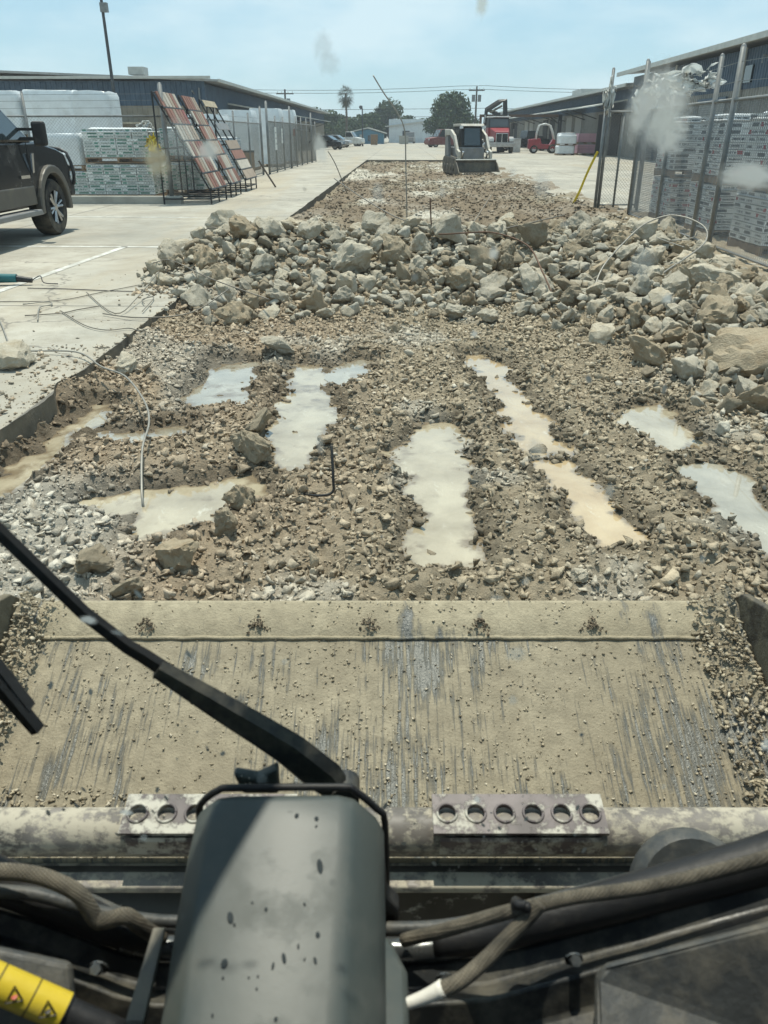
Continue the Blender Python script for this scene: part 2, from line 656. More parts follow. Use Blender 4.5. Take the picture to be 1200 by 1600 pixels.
# ================================================================ terrain functions
SLAB = 0.14
PUDDLES = {
    'a': [(-2.26, 3.69), (-2.24, 3.95), (-2.2, 4.4), (-2.2, 4.82), (-2.12, 5.13), (-2.02, 5.11), (-1.92, 4.82), (-1.96, 4.41), (-1.97, 4.0), (-1.95, 3.65), (-1.98, 3.42), (-2.0, 3.1), (-2.3, 3.1)],
    'b': [(-1.93, 4.56), (-1.62, 4.65), (-1.3, 4.71), (-1.29, 4.48), (-1.6, 4.31), (-1.93, 4.4)],
    'c': [(-1.57, 6.28), (-1.18, 6.19), (-1.09, 5.65), (-1.08, 5.11), (-1.42, 5.03), (-1.53, 5.25), (-1.48, 5.64)],
    'd': [(-0.88, 6.15), (-0.63, 6.2), (-0.56, 5.83), (-0.43, 5.05), (-0.42, 4.67), (-0.48, 4.33), (-0.51, 3.99), (-0.69, 3.94), (-0.77, 4.43), (-0.81, 5.05), (-0.87, 5.65)],
    'e': [(-0.56, 6.01), (-0.35, 6.36), (-0.23, 6.21), (-0.32, 5.8), (-0.47, 5.58), (-0.6, 5.75)],
    'f': [(-1.64, 3.5), (-1.42, 3.63), (-1.12, 3.67), (-0.92, 3.80), (-0.80, 3.84), (-0.72, 3.72), (-0.74, 3.56), (-0.82, 3.52), (-0.86, 3.37), (-1.0, 3.2), (-1.2, 3.14), (-1.31, 3.3), (-1.5, 3.4)],
    'g': [(-0.01, 4.09), (0.07, 4.45), (0.15, 4.68), (0.32, 4.75), (0.36, 4.46), (0.39, 3.87), (0.36, 3.47), (0.34, 2.96), (0.22, 2.91), (0.09, 2.92), (0.11, 3.47), (0.06, 3.86)],
    'h': [(0.56, 6.42), (0.74, 6.47), (0.83, 6.13), (0.83, 5.52), (0.94, 4.76), (0.97, 4.36), (0.92, 4.16), (0.78, 4.2), (0.71, 4.58), (0.69, 5.08), (0.65, 5.6), (0.57, 6.03)],
    'i': [(0.81, 4.06), (0.94, 4.08), (1.02, 3.84), (1.04, 3.56), (1.08, 3.28), (1.08, 3.1), (0.95, 3.06), (0.85, 3.21), (0.86, 3.48), (0.82, 3.79)],
    'j': [(1.59, 5.1), (1.79, 5.1), (1.82, 4.78), (1.82, 4.33), (1.78, 4.25), (1.61, 4.25), (1.56, 4.59), (1.43, 4.65)],
    'k': [(1.58, 4.03), (1.76, 4.03), (1.83, 3.86), (1.85, 3.5), (1.86, 3.11), (1.66, 2.67), (1.61, 2.93), (1.61, 3.29), (1.58, 3.53), (1.55, 3.73)],
}
WATER_Z = -0.046


def puddle_sd(x, y):
    d = np.full(x.shape, 1e9)
    for p in PUDDLES.values():
        d = np.minimum(d, sdist(p, x, y))
    return d


def mound(x, y):
    yc = 10.25 + 0.10 * (x + 2.9)
    wob = 0.75 + 0.5 * fbm(x * 0.9, y * 0.9, 3, 5)
    a = 0.50 * np.exp(-((y - yc) / np.where(y < yc, 1.15, 0.9)) ** 2) * sstep(-3.4, -2.2, x) * (1 - sstep(3.2, 4.3, x))
    b = 0.26 * np.exp(-((x - 2.95) / 0.8) ** 2) * sstep(4.6, 6.2, y) * (1 - sstep(13.0, 14.6, y))
    c = 0.30 * np.exp(-(((x - 2.6) / 0.8) ** 2 + ((y - 7.6) / 1.2) ** 2))
    return np.maximum(np.maximum(a, b), c) * wob


def height(x, y):
    x, y = np.asarray(x, float), np.asarray(y, float)
    h = 0.075 * (fbm(x * 1.1, y * 0.8, 3, 1) - 0.5) + 0.045 * (fbm(x * 5, y * 5, 3, 2) - 0.5)
    near = 1 - sstep(6.5, 8.5, y)
    d = puddle_sd(x, y) + 0.24 * (fbm(x * 7, y * 7, 5, 3) - 0.5) * near
    # furrow ridges pushed up beside the wet tracks
    h = h + near * 0.03 * np.exp(-((d - 0.22) / 0.16) ** 2)
    w = (1 - sstep(-0.10, 0.15, d))
    h = h * (1 - w) + w * (-0.062 + 0.05 * (fbm(x * 9, y * 9, 2, 4) - 0.5))
    far = sstep(11.5, 14, y)
    h = h + far * (0.20 * (fbm(x * 0.9, y * 0.4, 4, 6) - 0.5) + 0.22 * (fbm(x * 3.2, y * 1.6, 4, 9) - 0.5))
    # crumbled earth banked against the slab edge
    h = h + (0.16 * (fbm(x * 2.2, y * 1.7, 3, 31) - 0.08)) * (1 - w) * np.exp(-((x + 2.3) / 0.28) ** 2) * (0.3 + 0.7 * (1 - sstep(8, 12, y)))
    # crumbly relief: lumps of several sizes
    dry = np.clip(1 - w, 0.12, 1) * (1 - 0.5 * sstep(14, 30, y))
    f1, v1 = worley(x, y, 9.0, 1)
    f2, v2 = worley(x, y, 19.0, 2)
    f3, v3 = worley(x, y, 38.0, 3)
    h = h - 0.022 * dry + dry * (0.034 * v1 * np.clip(1 - f1 * 1.35, 0, 1) ** 0.6 + 0.026 * v2 * np.clip(1 - f2 * 1.3, 0, 1) ** 0.6 + 0.013 * v3 * np.clip(1 - f3 * 1.3, 0, 1) ** 0.6)
    h = h + mound(x, y)
    # ground rises to the yard at the right of the cut
    h = h + 0.14 * sstep(3.3, 4.3, x)
    return h


def ground_z(x, y):
    z = height(x, y)
    return np.where(np.asarray(x) < -2.27, np.maximum(SLAB, z), z)


def tones(x, y, rs, n):
    """earth colour by place: grey clay, rusty at the left, chalky crumbs close by"""
    grey = np.array([0.42, 0.355, 0.255])
    rust = np.array([0.44, 0.345, 0.245])
    chalk = np.array([0.60, 0.57, 0.49])
    dark = np.array([0.16, 0.125, 0.085])
    f = fbm(x * 1.3, y * 1.3, 3, 11)
    wr = np.clip((1 - sstep(-1.3, 0.4, x)) * 1.2 * f + 0.15 * f, 0, 0.75) * (1 - sstep(8, 12, y))
    c = grey[None] * (1 - wr[:, None]) + rust[None] * wr[:, None]
    wc = np.clip((1 - sstep(-1.6, -0.9, x)) * (1 - sstep(3.3, 4.0, y)) * 1.0 + 0.5 * sstep(0.57, 0.72, fbm(x * 1.7, y * 1.7, 4, 15)), 0, 0.8)
    wf = sstep(13, 18, y) * sstep(0.52, 0.66, fbm(x * 0.7, y * 0.35, 4, 21)) * 0.6
    wf2 = sstep(13, 18, y) * (1 - sstep(0.46, 0.60, fbm(x * 0.6, y * 0.25, 4, 25))) * 0.75
    wc = np.clip(wc + wf, 0, 0.85)
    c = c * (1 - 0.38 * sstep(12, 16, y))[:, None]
    c = c * (1 - wc[:, None]) + chalk[None] * wc[:, None]
    brown = np.array([0.19, 0.145, 0.10])
    c = c * (1 - wf2[:, None]) + brown[None] * wf2[:, None]
    if n:
        k = rs.rand(n)
        wd = np.where(k < 0.35, 0.6, 0.0) * rs.rand(n)
        c = c * (1 - wd[:, None]) + dark[None] * wd[:, None]
        wl_ = np.where(k > 0.94, 0.6, 0.0) * rs.rand(n)
        c = c * (1 - wl_[:, None]) + chalk[None] * wl_[:, None]
        c = c * rs.uniform(0.86, 1.14, (n, 1))
    return np.clip(c, 0.02, 0.75)


def grid_sheet(name, xs, ys):
    X, Y = np.meshgrid(xs, ys)
    Z = height(X, Y)
    V = np.stack([X.ravel(), Y.ravel(), Z.ravel()], 1)
    nx, ny = len(xs), len(ys)
    i = np.arange((nx - 1) * (ny - 1))
    a = (i // (nx - 1)) * nx + i % (nx - 1)
    F = np.stack([a, a + 1, a + nx + 1, a + nx], 1)
    d = puddle_sd(X.ravel(), Y.ravel())
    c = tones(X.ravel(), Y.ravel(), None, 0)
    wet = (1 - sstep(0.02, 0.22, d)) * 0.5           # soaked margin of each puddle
    c = c * (0.74 + 0.26 * sstep(9, 13, Y.ravel()))[:, None]          # base earth toned darker than the crumbs in the near field
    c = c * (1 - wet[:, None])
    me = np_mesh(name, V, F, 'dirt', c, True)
    return tag(put(name, me), 'excavated clay ground with ruts inside the broken concrete cut', None, None, 'structure')


xs_near = np.concatenate([np.arange(-2.6, 2.6, 0.0125), np.linspace(2.62, 5.0, 60)])
grid_sheet('ground', xs_near, np.concatenate([np.linspace(-6, 1.8, 12), np.arange(1.9, 6.6, 0.0125), np.arange(6.6, 9.0, 0.024)]))
grid_sheet('ground', np.arange(-2.6, 5.05, 0.045), np.concatenate([np.arange(8.97, 24.0, 0.06), np.arange(24.0, 56.3, 0.16)]))

# concrete yard: one sheet reaching the horizon, with the cut left open
rs = np.random.RandomState(3)
eL = [(-2.27 + 0.009 * (rs.rand() - 0.5) + (0.16 if yy < 5.6 else 0.06) * (float(fbm(np.array([yy * 2.3]), np.array([0.5]), 4, 50)[0]) - 0.5), yy) for yy in np.concatenate([np.arange(-6, 3, 0.5), np.arange(3.0, 11, 0.045), np.arange(11, 56, 0.3)])] + [(-2.25, 55.6)]
eR = [(4.25 + 0.25 * (rs.rand() - 0.5) - 0.9 * max(0, (yy - 30) / 26), yy) for yy in np.arange(-6, 55.6, 0.8)] + [(3.3, 55.6)]
mb = MB()
B = 900.0
def strip(edge, side):
    vs_, fs_ = [], []
    for x, y in edge:
        vs_ += [(x, y, SLAB), (side, y, SLAB)]
    for i in range(len(edge) - 1):
        q = (2 * i, 2 * i + 1, 2 * i + 3, 2 * i + 2)
        fs_.append(q if side > 0 else q[::-1])
    mb.add(vs_, fs_)
strip(eL, -60.0)
strip(eR, 60.0)
mb.add([(-60, -6, SLAB), (-60, 55.6, SLAB), (-B, 55.6, SLAB), (-B, -6, SLAB)], [(0, 1, 2, 3)])
mb.add([(60, -6, SLAB), (60, 55.6, SLAB), (B, 55.6, SLAB), (B, -6, SLAB)], [(3, 2, 1, 0)])
mb.add([(-B, 55.6, SLAB), (B, 55.6, SLAB), (B, B, SLAB), (-B, B, SLAB)], [(0, 1, 2, 3)])
mb.add([(-B, -B, SLAB), (B, -B, SLAB), (B, -6, SLAB), (-B, -6, SLAB)], [(0, 1, 2, 3)])
me = bpy.data.meshes.new('pavement')
me.from_pydata(mb.v, [], mb.f)
bm = bmesh.new(); bm.from_mesh(me)
bmesh.ops.remove_doubles(bm, verts=bm.verts, dist=0.001)
for f in bm.faces:
    if f.normal.z < 0:
        f.normal_flip()
bm.to_mesh(me); bm.free()
me.materials.append(MATS['concrete_yard'])
pavement = tag(put('pavement', me), 'pale dusty concrete yard slab around the open cut', None, None, 'structure')
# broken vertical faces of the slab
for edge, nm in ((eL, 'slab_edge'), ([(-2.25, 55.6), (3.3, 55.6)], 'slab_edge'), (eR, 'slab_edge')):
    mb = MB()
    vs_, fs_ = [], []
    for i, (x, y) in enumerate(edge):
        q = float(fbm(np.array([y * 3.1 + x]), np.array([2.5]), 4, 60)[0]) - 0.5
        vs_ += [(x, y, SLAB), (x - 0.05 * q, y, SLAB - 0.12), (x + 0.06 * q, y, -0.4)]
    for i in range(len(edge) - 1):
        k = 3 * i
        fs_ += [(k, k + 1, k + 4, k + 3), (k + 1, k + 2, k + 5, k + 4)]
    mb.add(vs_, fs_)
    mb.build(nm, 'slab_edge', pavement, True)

# painted bay lines on the slab, worn
def mat_paint():
    m, n, l, b = nt('worn_paint')
    t = noise_node(n, l, 5.0, 8, 0.7)
    c = mixc(n, l, mrange(n, l, t.outputs['Fac'], 0.42, 0.6), (0.40, 0.39, 0.35), (0.62, 0.62, 0.58))
    l.new(c, b.inputs['Base Color'])
    b.inputs['Roughness'].default_value = 0.85
mat_paint()
for a, b_ in (((-4.35, 7.2), (-4.12, 12.0)), ((-7.6, 12.05), (-3.0, 11.95)), ((-6.2, 9.05), (-4.28, 9.0)), ((-7.2, 16.6), (-4.1, 16.5))):
    a, b_ = Vector(a), Vector(b_)
    d = (b_ - a).normalized()
    s = Vector((-d.y, d.x)) * 0.05
    mb = MB().add([(*(a + s), SLAB + .004), (*(a - s), SLAB + .004), (*(b_ - s), SLAB + .004), (*(b_ + s), SLAB + .004)], [(0, 1, 2, 3)])
    mb.build('painted_line', 'worn_paint', pavement)

# ================================================================ puddles
PCOL = {'a': 'milky_water', 'b': 'grey_water', 'c': 'grey_water', 'd': 'milky_water', 'e': 'grey_water', 'f': 'milky_water', 'g': 'milky_water', 'h': 'clay_water', 'i': 'clay_water', 'j': 'milky_water', 'k': 'grey_water'}
PLAB = {'a': 'long milky puddle lying along the slab edge', 'b': 'thin grey puddle crossed by the pale bent rod', 'c': 'grey puddle near the lone pale rock',
        'd': 'long cream puddle beside two dark boulders', 'e': 'small pale puddle touching the head of the long cream one', 'f': 'broad chalky puddle where the pale rod ends',
        'g': 'milky rut puddle nearest the middle of the bucket edge', 'h': 'orange brown rut puddle, longest one', 'i': 'shallow clay puddle below the orange brown one',
        'j': 'short white puddle near the big boulders', 'k': 'long grey puddle running off the side of the view'}
for i, (k, poly) in enumerate(PUDDLES.items()):
    P = np.array(poly)
    lo, hi = P.min(0) - 0.14, P.max(0) + 0.14
    cx, cy = (lo + hi) / 2
    gx, gy = np.arange(lo[0], hi[0], 0.0125), np.arange(lo[1], hi[1], 0.0125)
    X, Y = np.meshgrid(gx, gy)
    z = WATER_Z + 0.0025 * i
    depth = z - height(X, Y)
    sd = sdist(poly, X, Y)
    others = np.min([sdist(q, X, Y) for kk, q in PUDDLES.items() if kk != k], axis=0)
    good = (sd < 0.12) & (depth > -0.008) & (sd <= others)
    cell = good[:-1, :-1] | good[1:, :-1] | good[:-1, 1:] | good[1:, 1:]
    jj, ii = np.nonzero(cell)
    nx = len(gx)
    q = jj * nx + ii
    F = np.stack([q, q + 1, q + nx + 1, q + nx], 1)
    used, inv = np.unique(F, return_inverse=True)
    V = np.stack([X.ravel() - cx, Y.ravel() - cy, np.zeros(X.size)], 1)[used]
    dv = np.clip(depth.ravel()[used] / 0.03, 0, 1)
    me = np_mesh('puddle', V, inv.reshape(-1, 4), PCOL[k], np.stack([dv] * 3, 1), True)
    tag(put('puddle', me, loc=(cx, cy, z)), PLAB[k], None, None, 'structure')

# ================================================================ clods and gravel
SMALL = [rock_shape(100 + i, 8) for i in range(14)]
CRUMB = [rock_shape(150 + i, 8, 1, 0.30, 0.0) for i in range(10)]
MID = [rock_shape(200 + i, 12, 1, 0.22, 0.03) for i in range(10)]
rs = np.random.RandomState(11)


def sprinkle(name, n, x0, x1, y0, y1, r0, r1, shapes, squash, label, keep=None, sink=0.25, power=2.2):
    x = rs.uniform(x0, x1, n)
    y = rs.uniform(y0, y1, n)
    r = r0 + (r1 - r0) * rs.rand(n) ** power
    d = puddle_sd(x, y)
    d = d + 0.12 * (fbm(x * 7, y * 7, 3, 3) - 0.5)
    ok = (d > 0.35 * r) | ((d > -0.06) & (rs.rand(n) < 0.22)) | (rs.rand(n) < 0.012)
    if keep is not None:
        ok &= keep(x, y)
    x, y, r = x[ok], y[ok], r[ok]
    z = ground_z(x, y) + r * (0.55 - sink * 2 * rs.rand(len(x)))
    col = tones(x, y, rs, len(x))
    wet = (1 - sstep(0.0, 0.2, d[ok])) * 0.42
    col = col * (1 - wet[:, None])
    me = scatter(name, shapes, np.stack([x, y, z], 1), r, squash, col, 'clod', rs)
    return tag(put(name, me), label, 'gravel', None, 'stuff')


sprinkle('gravel', 34000, -2.28, 3.0, 2.1, 8.8, 0.005, 0.020, SMALL, 0.8, 'loose clay clods and gravel covering the wet ruts', sink=0.2, power=1.7)
sprinkle('gravel', 22000, -2.28, 2.8, 2.1, 8.6, 0.010, 0.040, CRUMB, 0.9, 'crumbly clay lumps between the puddles', sink=0.25, power=2.4)
sprinkle('gravel', 700, -2.25, 3.4, 2.1, 9.4, 0.03, 0.07, CRUMB, 0.8, 'fist sized clods scattered between the puddles', power=2.4, sink=0.3)
sprinkle('gravel', 8000, -2.9, 4.2, 8.0, 15.5, 0.02, 0.06, SMALL, 0.8, 'crumbs filling the gaps of the rubble pile')
sprinkle('gravel', 11000, -2.2, 4.3, 13.0, 32.0, 0.015, 0.08, SMALL, 0.6, 'rough broken clay lumps over the far cut', power=2.6, sink=0.3)
sprinkle('gravel', 3600, -2.2, 4.0, 30.0, 55.0, 0.03, 0.11, SMALL, 0.5, 'broken clay lumps near the working loader', power=2.6, sink=0.3)
# crumbs on the slab along its broken edge
sprinkle('gravel', 1500, -3.3, -2.25, 3.4, 6.0, 0.006, 0.035, SMALL, 0.7, 'white crumbs strewn on the broken slab corner',
         keep=lambda x, y: rs.rand(len(x)) < np.clip(1.1 - (-2.25 - x) * 1.2, 0.05, 1), power=3.5)
sprinkle('gravel', 900, -4.2, -2.25, 6.0, 14.0, 0.006, 0.03, SMALL, 0.7, 'stray crumbs on the slab beside the cut',
         keep=lambda x, y: rs.rand(len(x)) < np.clip(0.9 - (-2.25 - x) * 0.7, 0.03, 1), power=4)
sprinkle('gravel', 1600, 3.2, 4.6, 14.0, 30.0, 0.01, 0.06, SMALL, 0.7, 'dirt crumbs dragged onto the yard by the gate', power=3)

# ================================================================ rubble chunks
ROCKM = []
for i in range(16):
    V, F = rock_shape(400 + i, 13 + i % 6, 3, (0.10, 0.13, 0.11, 0.15)[i % 4], 0.16, True)
    me = np_mesh('chunk', V, F, 'rubble_clay' if i % 4 == 3 else 'rubble_grey', None, False)
    me.polygons.foreach_set('use_smooth', np.ones(len(me.polygons), dtype=bool))
    me.set_sharp_from_angle(angle=R(34))
    ROCKM.append(me)
rr = random.Random(5)
ROCKS = []


def rock(name, x, y, r, label, cat='chunk', group=None, k=None, sx=1.0, sy=1.0, sz=1.0, lift=0.45, rz=None, tilt=0.5):
    o = bpy.data.objects.new(name, ROCKM[k if k is not None else rr.randrange(16)])
    COL.objects.link(o)
    z = float(ground_z(np.array([x]), np.array([y]))[0])
    o.location = (x, y, z + r * lift * sz)
    o.scale = (r * sx, r * sy, r * sz)
    o.rotation_euler = (rr.uniform(-tilt, tilt), rr.uniform(-tilt, tilt), rr.uniform(0, 6.28) if rz is None else rz)
    tag(o, label, cat, group)
    ROCKS.append((x, y, r))
    return o


# chunks that stand out on their own
rock('concrete_chunk', -2.76, 5.42, 0.21, 'thick pale broken lump lying on the concrete, cut by the edge of the view', k=2, sx=1.2, sz=0.75, rz=0.1, tilt=0.12, lift=0.6)
rock('concrete_chunk', -2.08, 5.68, 0.16, 'flat grey chunk fallen against the slab edge under the rod', k=5, sz=0.6, tilt=0.3)
rock('concrete_chunk', -1.02, 6.35, 0.19, 'lone pale rock between grey puddle and rubble pile', k=8, sz=0.6, tilt=0.2)
rock('boulder', -0.82, 4.03, 0.135, 'dark clay boulder in the water, lower of two beside the cream puddle', 'boulder', k=11, sz=0.95, sx=1.15)
rock('boulder', -0.87, 4.52, 0.135, 'dark clay boulder, upper of two beside the cream puddle', 'boulder', k=7, sz=0.75, sx=1.1)
rock('boulder', -0.77, 3.40, 0.085, 'pointed brown clod standing at the edge of the chalky puddle', 'boulder', k=11, sz=1.1)
rock('boulder', -0.92, 2.85, 0.105, 'lumpy tan clod standing alone in front of the bucket', 'boulder', k=3, sz=1.1)
rock('boulder', -0.79, 3.10, 0.085, 'rough brown clod touching the tip of the chalky puddle', 'boulder', k=15)
rock('boulder', -1.08, 2.60, 0.085, 'tan clod lying close to the bucket edge', 'boulder', k=7, sz=0.8)
rock('boulder', -1.28, 2.80, 0.10, 'wide crumbly clod among white gravel', 'boulder', k=15, sz=0.8, sx=1.3)
rock('boulder', 1.92, 5.95, 0.24, 'blocky brown boulder at the foot of the rubble', 'boulder', k=7, sz=0.75, lift=0.35)
rock('boulder', 2.52, 5.62, 0.36, 'largest boulder with dark shaded face, at the edge of the view', 'boulder', k=7, sz=0.7, sx=1.15, lift=0.3, rz=2.6, tilt=0.25)
rock('boulder', 2.62, 6.4, 0.26, 'big tan boulder behind the largest one', 'boulder', k=15, sz=0.8, lift=0.4)
rock('concrete_chunk', -2.30, 10.7, 0.36, 'big smooth pale slab chunk leaning at the end of the pile on the concrete', k=12, sz=0.8, lift=0.6)
rock('concrete_chunk', 0.60, 10.25, 0.32, 'large square block on the crest under the upright rod', k=0, sz=0.85, lift=0.75)
rock('concrete_chunk', -0.58, 9.35, 0.33, 'large chunk with a bright top in the middle of the pile', k=14, sz=0.8, lift=0.6)
rock('concrete_chunk', -1.55, 7.35, 0.19, 'rounded tan chunk at the foot of the pile', k=11, sz=0.9)
rock('concrete_chunk', -2.60, 8.75, 0.15, 'round grey chunk on the slab among thin wires', k=2)
rock('concrete_chunk', -2.45, 9.55, 0.18, 'tan sandy chunk at the slab corner of the pile', k=7, sz=1.0)
rock('concrete_chunk', -2.05, 8.95, 0.20, 'round striped brown chunk beside the slab corner', k=11, sz=1.0)
rock('concrete_chunk', -0.85, 7.95, 0.24, 'dark wide chunk half buried at the foot of the pile', k=3, sz=0.7, sx=1.3)
rock('concrete_chunk', 0.74, 2.70, 0.055, 'small dark stone close to the bucket edge', k=5, sz=0.7)
rock('concrete_chunk', 3.2, 8.15, 0.28, 'long pale chunk under the loop of rod by the fence', k=13, sx=1.4, sz=0.7, lift=0.6)
rock('concrete_chunk', 2.9, 9.3, 0.25, 'whitish chunk below the wire fence inside the rod loop', k=1, lift=0.6)

# the windrow itself: large first, then whatever fits
def fill(n_try, r0, r1, gap, dens):
    out = []
    for _ in range(n_try):
        if rr.random() < 0.62:
            x = rr.uniform(-3.0, 3.9)
            y = 10.2 + 0.1 * (x + 2.9) + rr.gauss(0, 0.95) - (0.5 if rr.random() < 0.4 else 0)
        else:
            x = rr.gauss(2.8, 0.66)
            y = rr.uniform(4.9, 13.0)
        if x > 3.95 or x < -3.1 or (x < -2.3 and (y < 9.4 or y > 11.6)) or y < 7.6 - (1.0 if x > 1.6 else 0) - (1.8 if x > 2.1 else 0):
            continue
        r = rr.uniform(r0, r1)
        if any((x - a) ** 2 + (y - b) ** 2 < (gap * (r + c)) ** 2 for a, b, c in ROCKS):
            continue
        ROCKS.append((x, y, r))
        out.append((x, y, r))
    return out


spots = fill(300, 0.15, 0.24, 0.78, 1) + fill(2200, 0.095, 0.15, 0.70, 1) + fill(9000, 0.055, 0.095, 0.64, 1)
def where(x, y):
    yc = 10.25 + 0.10 * (x + 2.9)
    if x < -1.7:
        return ('slab end of the windrow among wires', 'chunks at the slab end of the pile')
    if x > 2.0:
        if y < 6.3:
            return ('heap beside the largest boulder', 'chunks beside the largest boulder')
        if y < 8.2:
            return ('heap between the largest boulder and the rod loop', 'chunks below the rod loop')
        if y < 10.2:
            return ('heap under the rod loop at the fence foot', 'chunks under the rod loop')
        return ('heap end by the gate leaf and yellow tape', 'chunks by the gate leaf')
    side = 'front foot' if y < yc - 0.75 else ('back slope' if y > yc + 0.5 else 'crest')
    part = 'left of the upright rod' if x < 0.2 else 'right of the upright rod'
    return ('windrow %s, %s' % (side, part), 'chunks on the %s of the windrow %s' % (side, part))


spots.sort(key=lambda s: -s[2] / s[1])
big, rest = spots[:272], spots[272:]
for x, y, r in big:
    k = rr.randrange(16)
    place, grp = where(x, y)
    size = 'large' if r > 0.155 else ('medium' if r > 0.10 else 'small')
    sx, sy, sz = rr.uniform(0.85, 1.3), rr.uniform(0.85, 1.2), rr.uniform(0.7, 1.05)
    form = 'flat' if sz < 0.80 else ('long' if sx > sy * 1.15 else ('wide' if sy > sx * 1.02 else 'blocky'))
    rock('concrete_chunk', x, y, r, '%s %s %s chunk in the %s' % (size, form, 'tan clay' if k % 4 == 3 else 'pale grey', place), 'chunk', grp, k=k, sx=sx, sy=sy, sz=sz, lift=rr.uniform(0.45, 0.75), tilt=0.9)
LUMP = [rock_shape(500 + i, 11, 2, 0.11, 0.10, True) for i in range(8)]
n_small = 2000
sx_, sy_ = [], []
for i in range(n_small):
    if rr.random() < 0.6:
        x = rr.uniform(-3.1, 4.0); y = 10.0 + 0.1 * (x + 2.9) + rr.gauss(0, 1.25)
    else:
        x = rr.gauss(2.85, 0.75); y = rr.uniform(4.4, 13.5)
    if x > 4.1 or (x < -2.3 and (y < 8.6 or y > 12)) or (x < 1.8 and y < 7.2):
        continue
    sx_.append(x); sy_.append(y)
ax = np.array(sx_ + [s[0] for s in rest]); ay = np.array(sy_ + [s[1] for s in rest])
ar = np.concatenate([0.03 + 0.075 * rs.rand(len(sx_)) ** 1.8, np.array([s[2] for s in rest]) if rest else np.zeros(0)])
az = ground_z(ax, ay) + ar * 0.4 + 0.05 * rs.rand(len(ax))
pal = np.array([[0.36, 0.33, 0.26], [0.31, 0.275, 0.21], [0.27, 0.225, 0.16], [0.43, 0.40, 0.33]])
ac = pal[rs.randint(0, 4, len(ax))] * rs.uniform(0.75, 1.15, (len(ax), 1))
tag(put('rubble', scatter('rubble', LUMP, np.stack([ax, ay, az], 1), ar, 0.85, ac, 'clod', rs)), 'small broken stones between the big chunks of the pile', 'rubble', None, 'stuff')
# ================================================================ paints, metals, cloth
simple('galvanised', (0.20, 0.21, 0.21), 0.5, 0.3, 0.25, 8, dirt=(0.30, 0.28, 0.24), dirt_amt=0.3)
simple('black_steel', (0.025, 0.026, 0.028), 0.45, 0.2, 0.3, 9, dirt=(0.2, 0.18, 0.14), dirt_amt=0.25)
simple('rust_steel', (0.16, 0.10, 0.07), 0.75, 0.4, 0.35, 12)
simple('rebar', (0.22, 0.20, 0.17), 0.6, 0.5, 0.3, 14)
simple('pale_rod', (0.29, 0.275, 0.24), 0.5, 0.3, 0.2, 14)
simple('siding_blue', (0.055, 0.09, 0.135), 0.5, 0.1, 0.25, 1.5, dirt=(0.18, 0.19, 0.2), dirt_amt=0.2)
simple('siding_grey', (0.24, 0.235, 0.215), 0.6, 0.1, 0.2, 1.2, dirt=(0.16, 0.145, 0.12), dirt_amt=0.35)
simple('siding_tan', (0.27, 0.24, 0.19), 0.6, 0.1, 0.2, 1.2, dirt=(0.18, 0.15, 0.11), dirt_amt=0.35)
simple('siding_white', (0.56, 0.60, 0.62), 0.5, 0.1, 0.12, 1.2, dirt=(0.4, 0.4, 0.38), dirt_amt=0.25)
simple('roof_metal', (0.33, 0.335, 0.33), 0.45, 0.4, 0.2, 0.8, dirt=(0.25, 0.22, 0.18), dirt_amt=0.3)
simple('trim_light', (0.48, 0.48, 0.44), 0.5, 0.1, 0.15, 3)
simple('dark_opening', (0.02, 0.022, 0.024), 0.8, 0, 0.3, 3)
simple('door_grey', (0.34, 0.34, 0.32), 0.55, 0.1, 0.2, 3, dirt=(0.2, 0.18, 0.15), dirt_amt=0.3)
simple('pallet_wood', (0.30, 0.20, 0.12), 0.85, 0, 0.35, 6, bmp=0.3, rnd=0.2)
simple('plastic_wrap', (0.72, 0.75, 0.76), 0.3, 0, 0.12, 2.5, dirt=(0.5, 0.5, 0.47), dirt_amt=0.3, bmp=0.7, rnd=0.06)
simple('white_plastic', (0.72, 0.73, 0.70), 0.75, 0, 0.1, 9, bmp=0.1, spec=0.15)
simple('yellow_tape', (0.75, 0.58, 0.05), 0.45, 0, 0.15, 9)
simple('wood_board', (0.42, 0.36, 0.26), 0.8, 0, 0.25, 8)
simple('pole_wood', (0.10, 0.085, 0.07), 0.9, 0, 0.3, 4)
simple('pole_dark', (0.07, 0.075, 0.08), 0.6, 0.3, 0.25, 4)
simple('cable_black', (0.03, 0.03, 0.032), 0.7)
simple('bark', (0.11, 0.085, 0.06), 0.95, 0, 0.4, 3, bmp=0.6)
simple('chrome', (0.7, 0.71, 0.72), 0.18, 1.0, 0.1, 5, bmp=0)
simple('alloy', (0.42, 0.42, 0.42), 0.3, 0.9, 0.15, 9, dirt=(0.25, 0.22, 0.17), dirt_amt=0.3, bmp=0)
simple('tyre', (0.022, 0.022, 0.022), 0.9, 0, 0.3, 9, dirt=(0.2, 0.175, 0.13), dirt_amt=0.45, bmp=0.3)
simple('truck_black', (0.018, 0.019, 0.021), 0.16, 0.1, 0.2, 4, dirt=(0.14, 0.125, 0.10), dirt_amt=0.22, bmp=0, spec=0.6, dirt_scale=1.6)
simple('flare_tan', (0.10, 0.092, 0.078), 0.45, 0.1, 0.12, 5, dirt=(0.24, 0.21, 0.16), dirt_amt=0.3, bmp=0)
simple('trim_black', (0.02, 0.02, 0.021), 0.6, 0, 0.2, 9, dirt=(0.16, 0.14, 0.11), dirt_amt=0.25)
simple('red_paint', (0.27, 0.03, 0.04), 0.35, 0.0, 0.2, 4, dirt=(0.25, 0.16, 0.12), dirt_amt=0.25, bmp=0)
simple('dull_red', (0.15, 0.03, 0.03), 0.5, 0, 0.25, 3, dirt=(0.2, 0.15, 0.11), dirt_amt=0.4)
